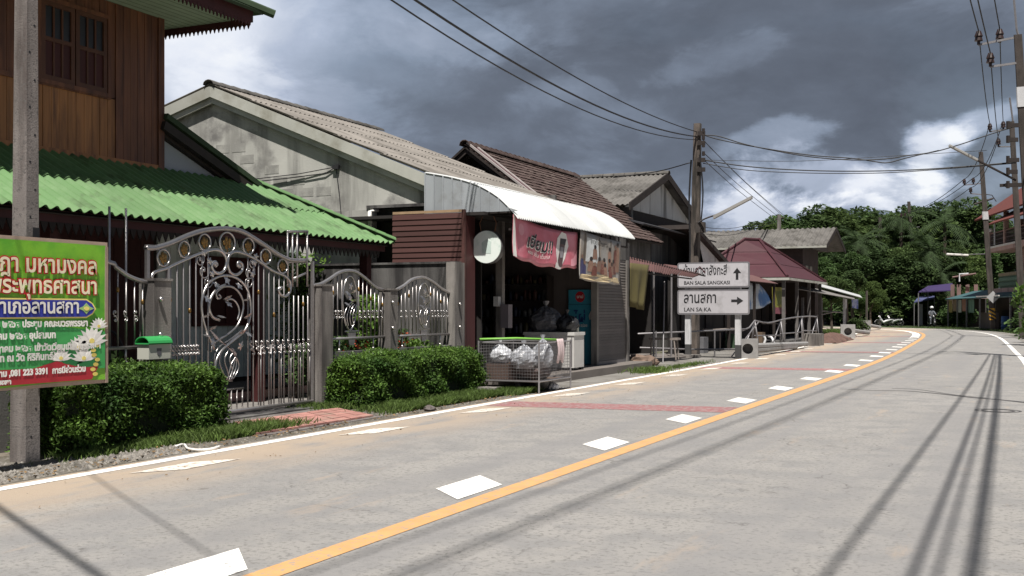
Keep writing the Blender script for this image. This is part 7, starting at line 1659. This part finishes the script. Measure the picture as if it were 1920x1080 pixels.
def bush(label, t, a, s, k, group=None, sz=1.0):
    B = thing('bush', label, 'bush', (t, a, 0), group); piece('foliage', bm[k], B, (t, a, .55 * s * sz), r.uniform(0, 6), (s, s, s * sz))
    mb = MB()
    for j in range(4): mb.tube([(t, a, 0), (t + r.uniform(-.3, .3) * s, a + r.uniform(-.3, .3) * s, .6 * s)], .02, 4)
    mb.build('stem', bark, B); return B
for i in range(30):
    u = 1560 + i * 9.3 + r.uniform(-4, 4); z = r.uniform(103, 109); p = px(u, 600, z); bush('undergrowth bush along the foot of the wood', p[0], p[1], r.uniform(1.6, 2.6), r.choice([0, 0, 1]), 'undergrowth at the foot of the wood')
for i, (u, z) in enumerate([(1795, 93), (1812, 92), (1770, 97), (1780, 95)]): p = px(u, 600, z); bush(['leafy bush in front of the low pinkish wall', 'second bush, between the low pinkish wall and the striped pole', 'leafy bush right of the motorcycle rider', 'dark bush under the ochre hanging sheet'][i], p[0], p[1], 1.3, i % 2)
p = px(1925, 600, 72); bush('bush with yellow-green leaves right of the striped pole', p[0], p[1] - .3, 1.0, 2); p = px(1930, 600, 62); bush('big bush at the right picture edge behind the barrel', p[0], p[1] - .2, 1.4, 1)
p = px(1938, 640, 50); bush('low bush at the right picture edge nearest the camera', p[0], p[1] - .3, 1.0, 1); p = px(1945, 560, 46); bush('tall thin bush half outside the right picture edge', p[0], p[1] - .4, 1.3, 2, None, 1.6)
p = px(1612, 616, 74); bush('small dark shrub on the verge beyond the stall', p[0], p[1], .7, 0); p = px(1600, 622, 66); bush('small shrub beside the stall post', p[0], p[1], .6, 0)
grass(5000, lambda rr: road_pt(rr.uniform(55, 95), -5.2 - abs(rr.gauss(0, 1.2)))[:2], .2, 61, 'grass', leaf_t); grass(3000, lambda rr: road_pt(rr.uniform(60, 82), 4.8 + abs(rr.gauss(0, .8)))[:2], .22, 62)
gv = M('green_verge', (.035, .06, .02), 1, .3, 1.5)
strip(44, 100, -12, -5.4, .0045, 2.0).build('right_grass_verge', gv, kind='structure')
mb = MB(); mb.add([(96, -40, .004), (190, -40, .004), (190, 70, .004), (104, 70, .004), (100, 12, .004)], [(0, 1, 2, 3, 4)]); mb.build('forest_floor', M('forest_floor', (.03, .035, .016), 1, .3, 1), kind='structure')
# palms
def palm(label, u, v, z, seed, frond=3.4):
    r = random.Random(seed); c = px(u, v, z); B = thing('coconut_palm', label, 'palm tree', (c[0], c[1], 0))
    mb = MB(); mb.tube(smooth_path([(c[0] + .6, c[1] + .3, 0), (c[0] + .25, c[1] + .1, c[2] * .5), c], 5), .17, 7); mb.build('trunk', bark, B)
    for k in range(17):
        an = k * 2.4 + r.uniform(-.2, .2); el = r.uniform(-.2, 1.2); P = [c]; d = (math.cos(an) * math.cos(el), math.sin(an) * math.cos(el), math.sin(el)); seg = 9
        for i in range(seg): d = vnorm(vadd(d, (0, 0, -.17))); P.append(vadd(P[-1], vmul(d, frond / seg)))
        mb = MB(); mb.tube(P, [.04 - .003 * i for i in range(len(P))], 3)
        for i in range(1, seg + 1):
            for q_ in (0, .5):
                b = lerp(P[i - 1], P[i], q_) ; dd = vnorm(vsub(P[i], P[i - 1])); sd = vnorm(cross(dd, (0, 0, 1)))
                for s_ in (-1, 1):
                    L_ = .75 * (1 - abs(i / seg - .45)); tip = vadd(vadd(b, vmul(sd, s_ * L_)), vadd(vmul(dd, L_ * .5), (0, 0, -.35 * L_ - r.random() * .1))); mb.add([vadd(b, vmul(dd, -.05)), vadd(b, vmul(dd, .08)), tip], [(0, 1, 2)])
        mb.build('frond', leaf_p, B)
palm('coconut palm standing highest in the middle of the wood', 1772, 420, 108, 1, 3.9); palm('coconut palm right of the tall pole in the wood', 1745, 470, 104, 2, 3.6); palm('coconut palm leaning out left of the tall pole', 1690, 410, 112, 3, 3.4)
palm('small pale palm above the purple canopy', 1760, 520, 103, 4, 3.0); palm('palm at the left part of the wood behind the grey roof end', 1610, 455, 104, 5, 3.0); palm('palm low behind the pole in the bend', 1700, 520, 108, 6, 3.2)

# ------------------------------------------------------------------ dim goods in the shops
def shelf(label, t, a, h, w_, seed):
    r_ = random.Random(seed); B = thing('shelf_rack', label, 'shelf', (t, a, .17))
    for x in (-w_ / 2, w_ / 2): mb = MB(); mb.box(t - .2, t + .2, a + x - .02, a + x + .02, .17, h); mb.build('side_panel', darkwood, B)
    z = .5; gm_ = [M('goods_red', (.06, .02, .015), .5, .2, 6), M('goods_yellow', (.08, .065, .025), .5, .2, 6), M('goods_blue', (.02, .03, .06), .5, .2, 6), M('goods_white', (.10, .10, .095), .5, .2, 6)]
    while z < h:
        mb = MB(); mb.box(t - .2, t + .2, a - w_ / 2 + .02, a + w_ / 2 - .02, z, z + .02); mb.build('shelf_board', darkwood, B); x = a - w_ / 2 + .1
        while x < a + w_ / 2 - .12:
            hh_ = r_.uniform(.10, .26); ww = r_.uniform(.06, .14); mb = MB(); mb.tube([(t - .08, x, z + .021), (t - .08, x, z + .02 + hh_ * .75), (t - .08, x, z + .02 + hh_)], [ww / 2, ww / 2, ww / 4], 8); o = mb.build('packet', r_.choice(gm_), B); x += ww + .03
        z += .4
shelf('dim rack of packets at the back of the open shop, left of the freezer', 24.9, 12.6, 2.2, 1.4, 1)
shelf('dim rack of packets against the partition wall behind the freezer', 24.9, 11.1, 2.3, 1.2, 2)
def table(label, t, a, h, lt, la, mat):
    B = thing('table', label, 'table', (t, a, .06)); mb = MB(); mb.box(t - lt / 2, t + lt / 2, a - la / 2, a + la / 2, h - .04, h); mb.build('tabletop', mat, B)
    for x in (-1, 1):
        for y in (-1, 1): mb = MB(); mb.tube([(t + x * (lt / 2 - .06), a + y * (la / 2 - .06), .06), (t + x * (lt / 2 - .06), a + y * (la / 2 - .06), h - .04)], .025, 5); mb.build('leg', darkwood, B)
table('dark wooden table in the shade under the maroon pavilion', 53.0, 10.9, .85, 1.8, .8, MATS['grey_wood']); table('second table deeper along the maroon pavilion', 57.2, 10.8, .85, 1.6, .8, darkwood)
table('long low table in the shade behind the road sign', 40.5, 10.3, .8, 2.4, .7, MATS['grey_wood'])
for i, (t, a) in enumerate(((37.6, 10.3), (43.0, 10.4), (46.3, 10.2))):
    mb = MB(); mb.box(t - .3, t + .3, a - .25, a + .25, .0, .55); o = mb.build('crate', M('crate_' + 'xyz'[i] if False else ['grey_crate', 'green_crate', 'brown_box'][i], [(.14, .14, .15), (.05, .09, .05), (.13, .09, .06)][i], .7, .2, 5)); o['label'] = ['grey crate in the shade behind the first pipe trestle', 'dark green crate in the shade behind the trestles', 'brown box in the shade behind the farthest trestle'][i]; o['category'] = 'crate'
# litter and fallen leaves on the verge
lit = M('dry_leaf', (.16, .10, .045), .9, .3, 6, island=.4)
leaves('fallen_leaves', 700, lambda q: (q.uniform(6, 19), 7.95 + abs(q.gauss(0, .35)), .022), (.012, .032), lit, None, .25, 77, kind='stuff')
leaves('fallen_leaves', 160, lambda q: (q.uniform(6, 26), q.uniform(6.4, 7.8), .02), (.008, .02), lit, None, .2, 78, kind='stuff')
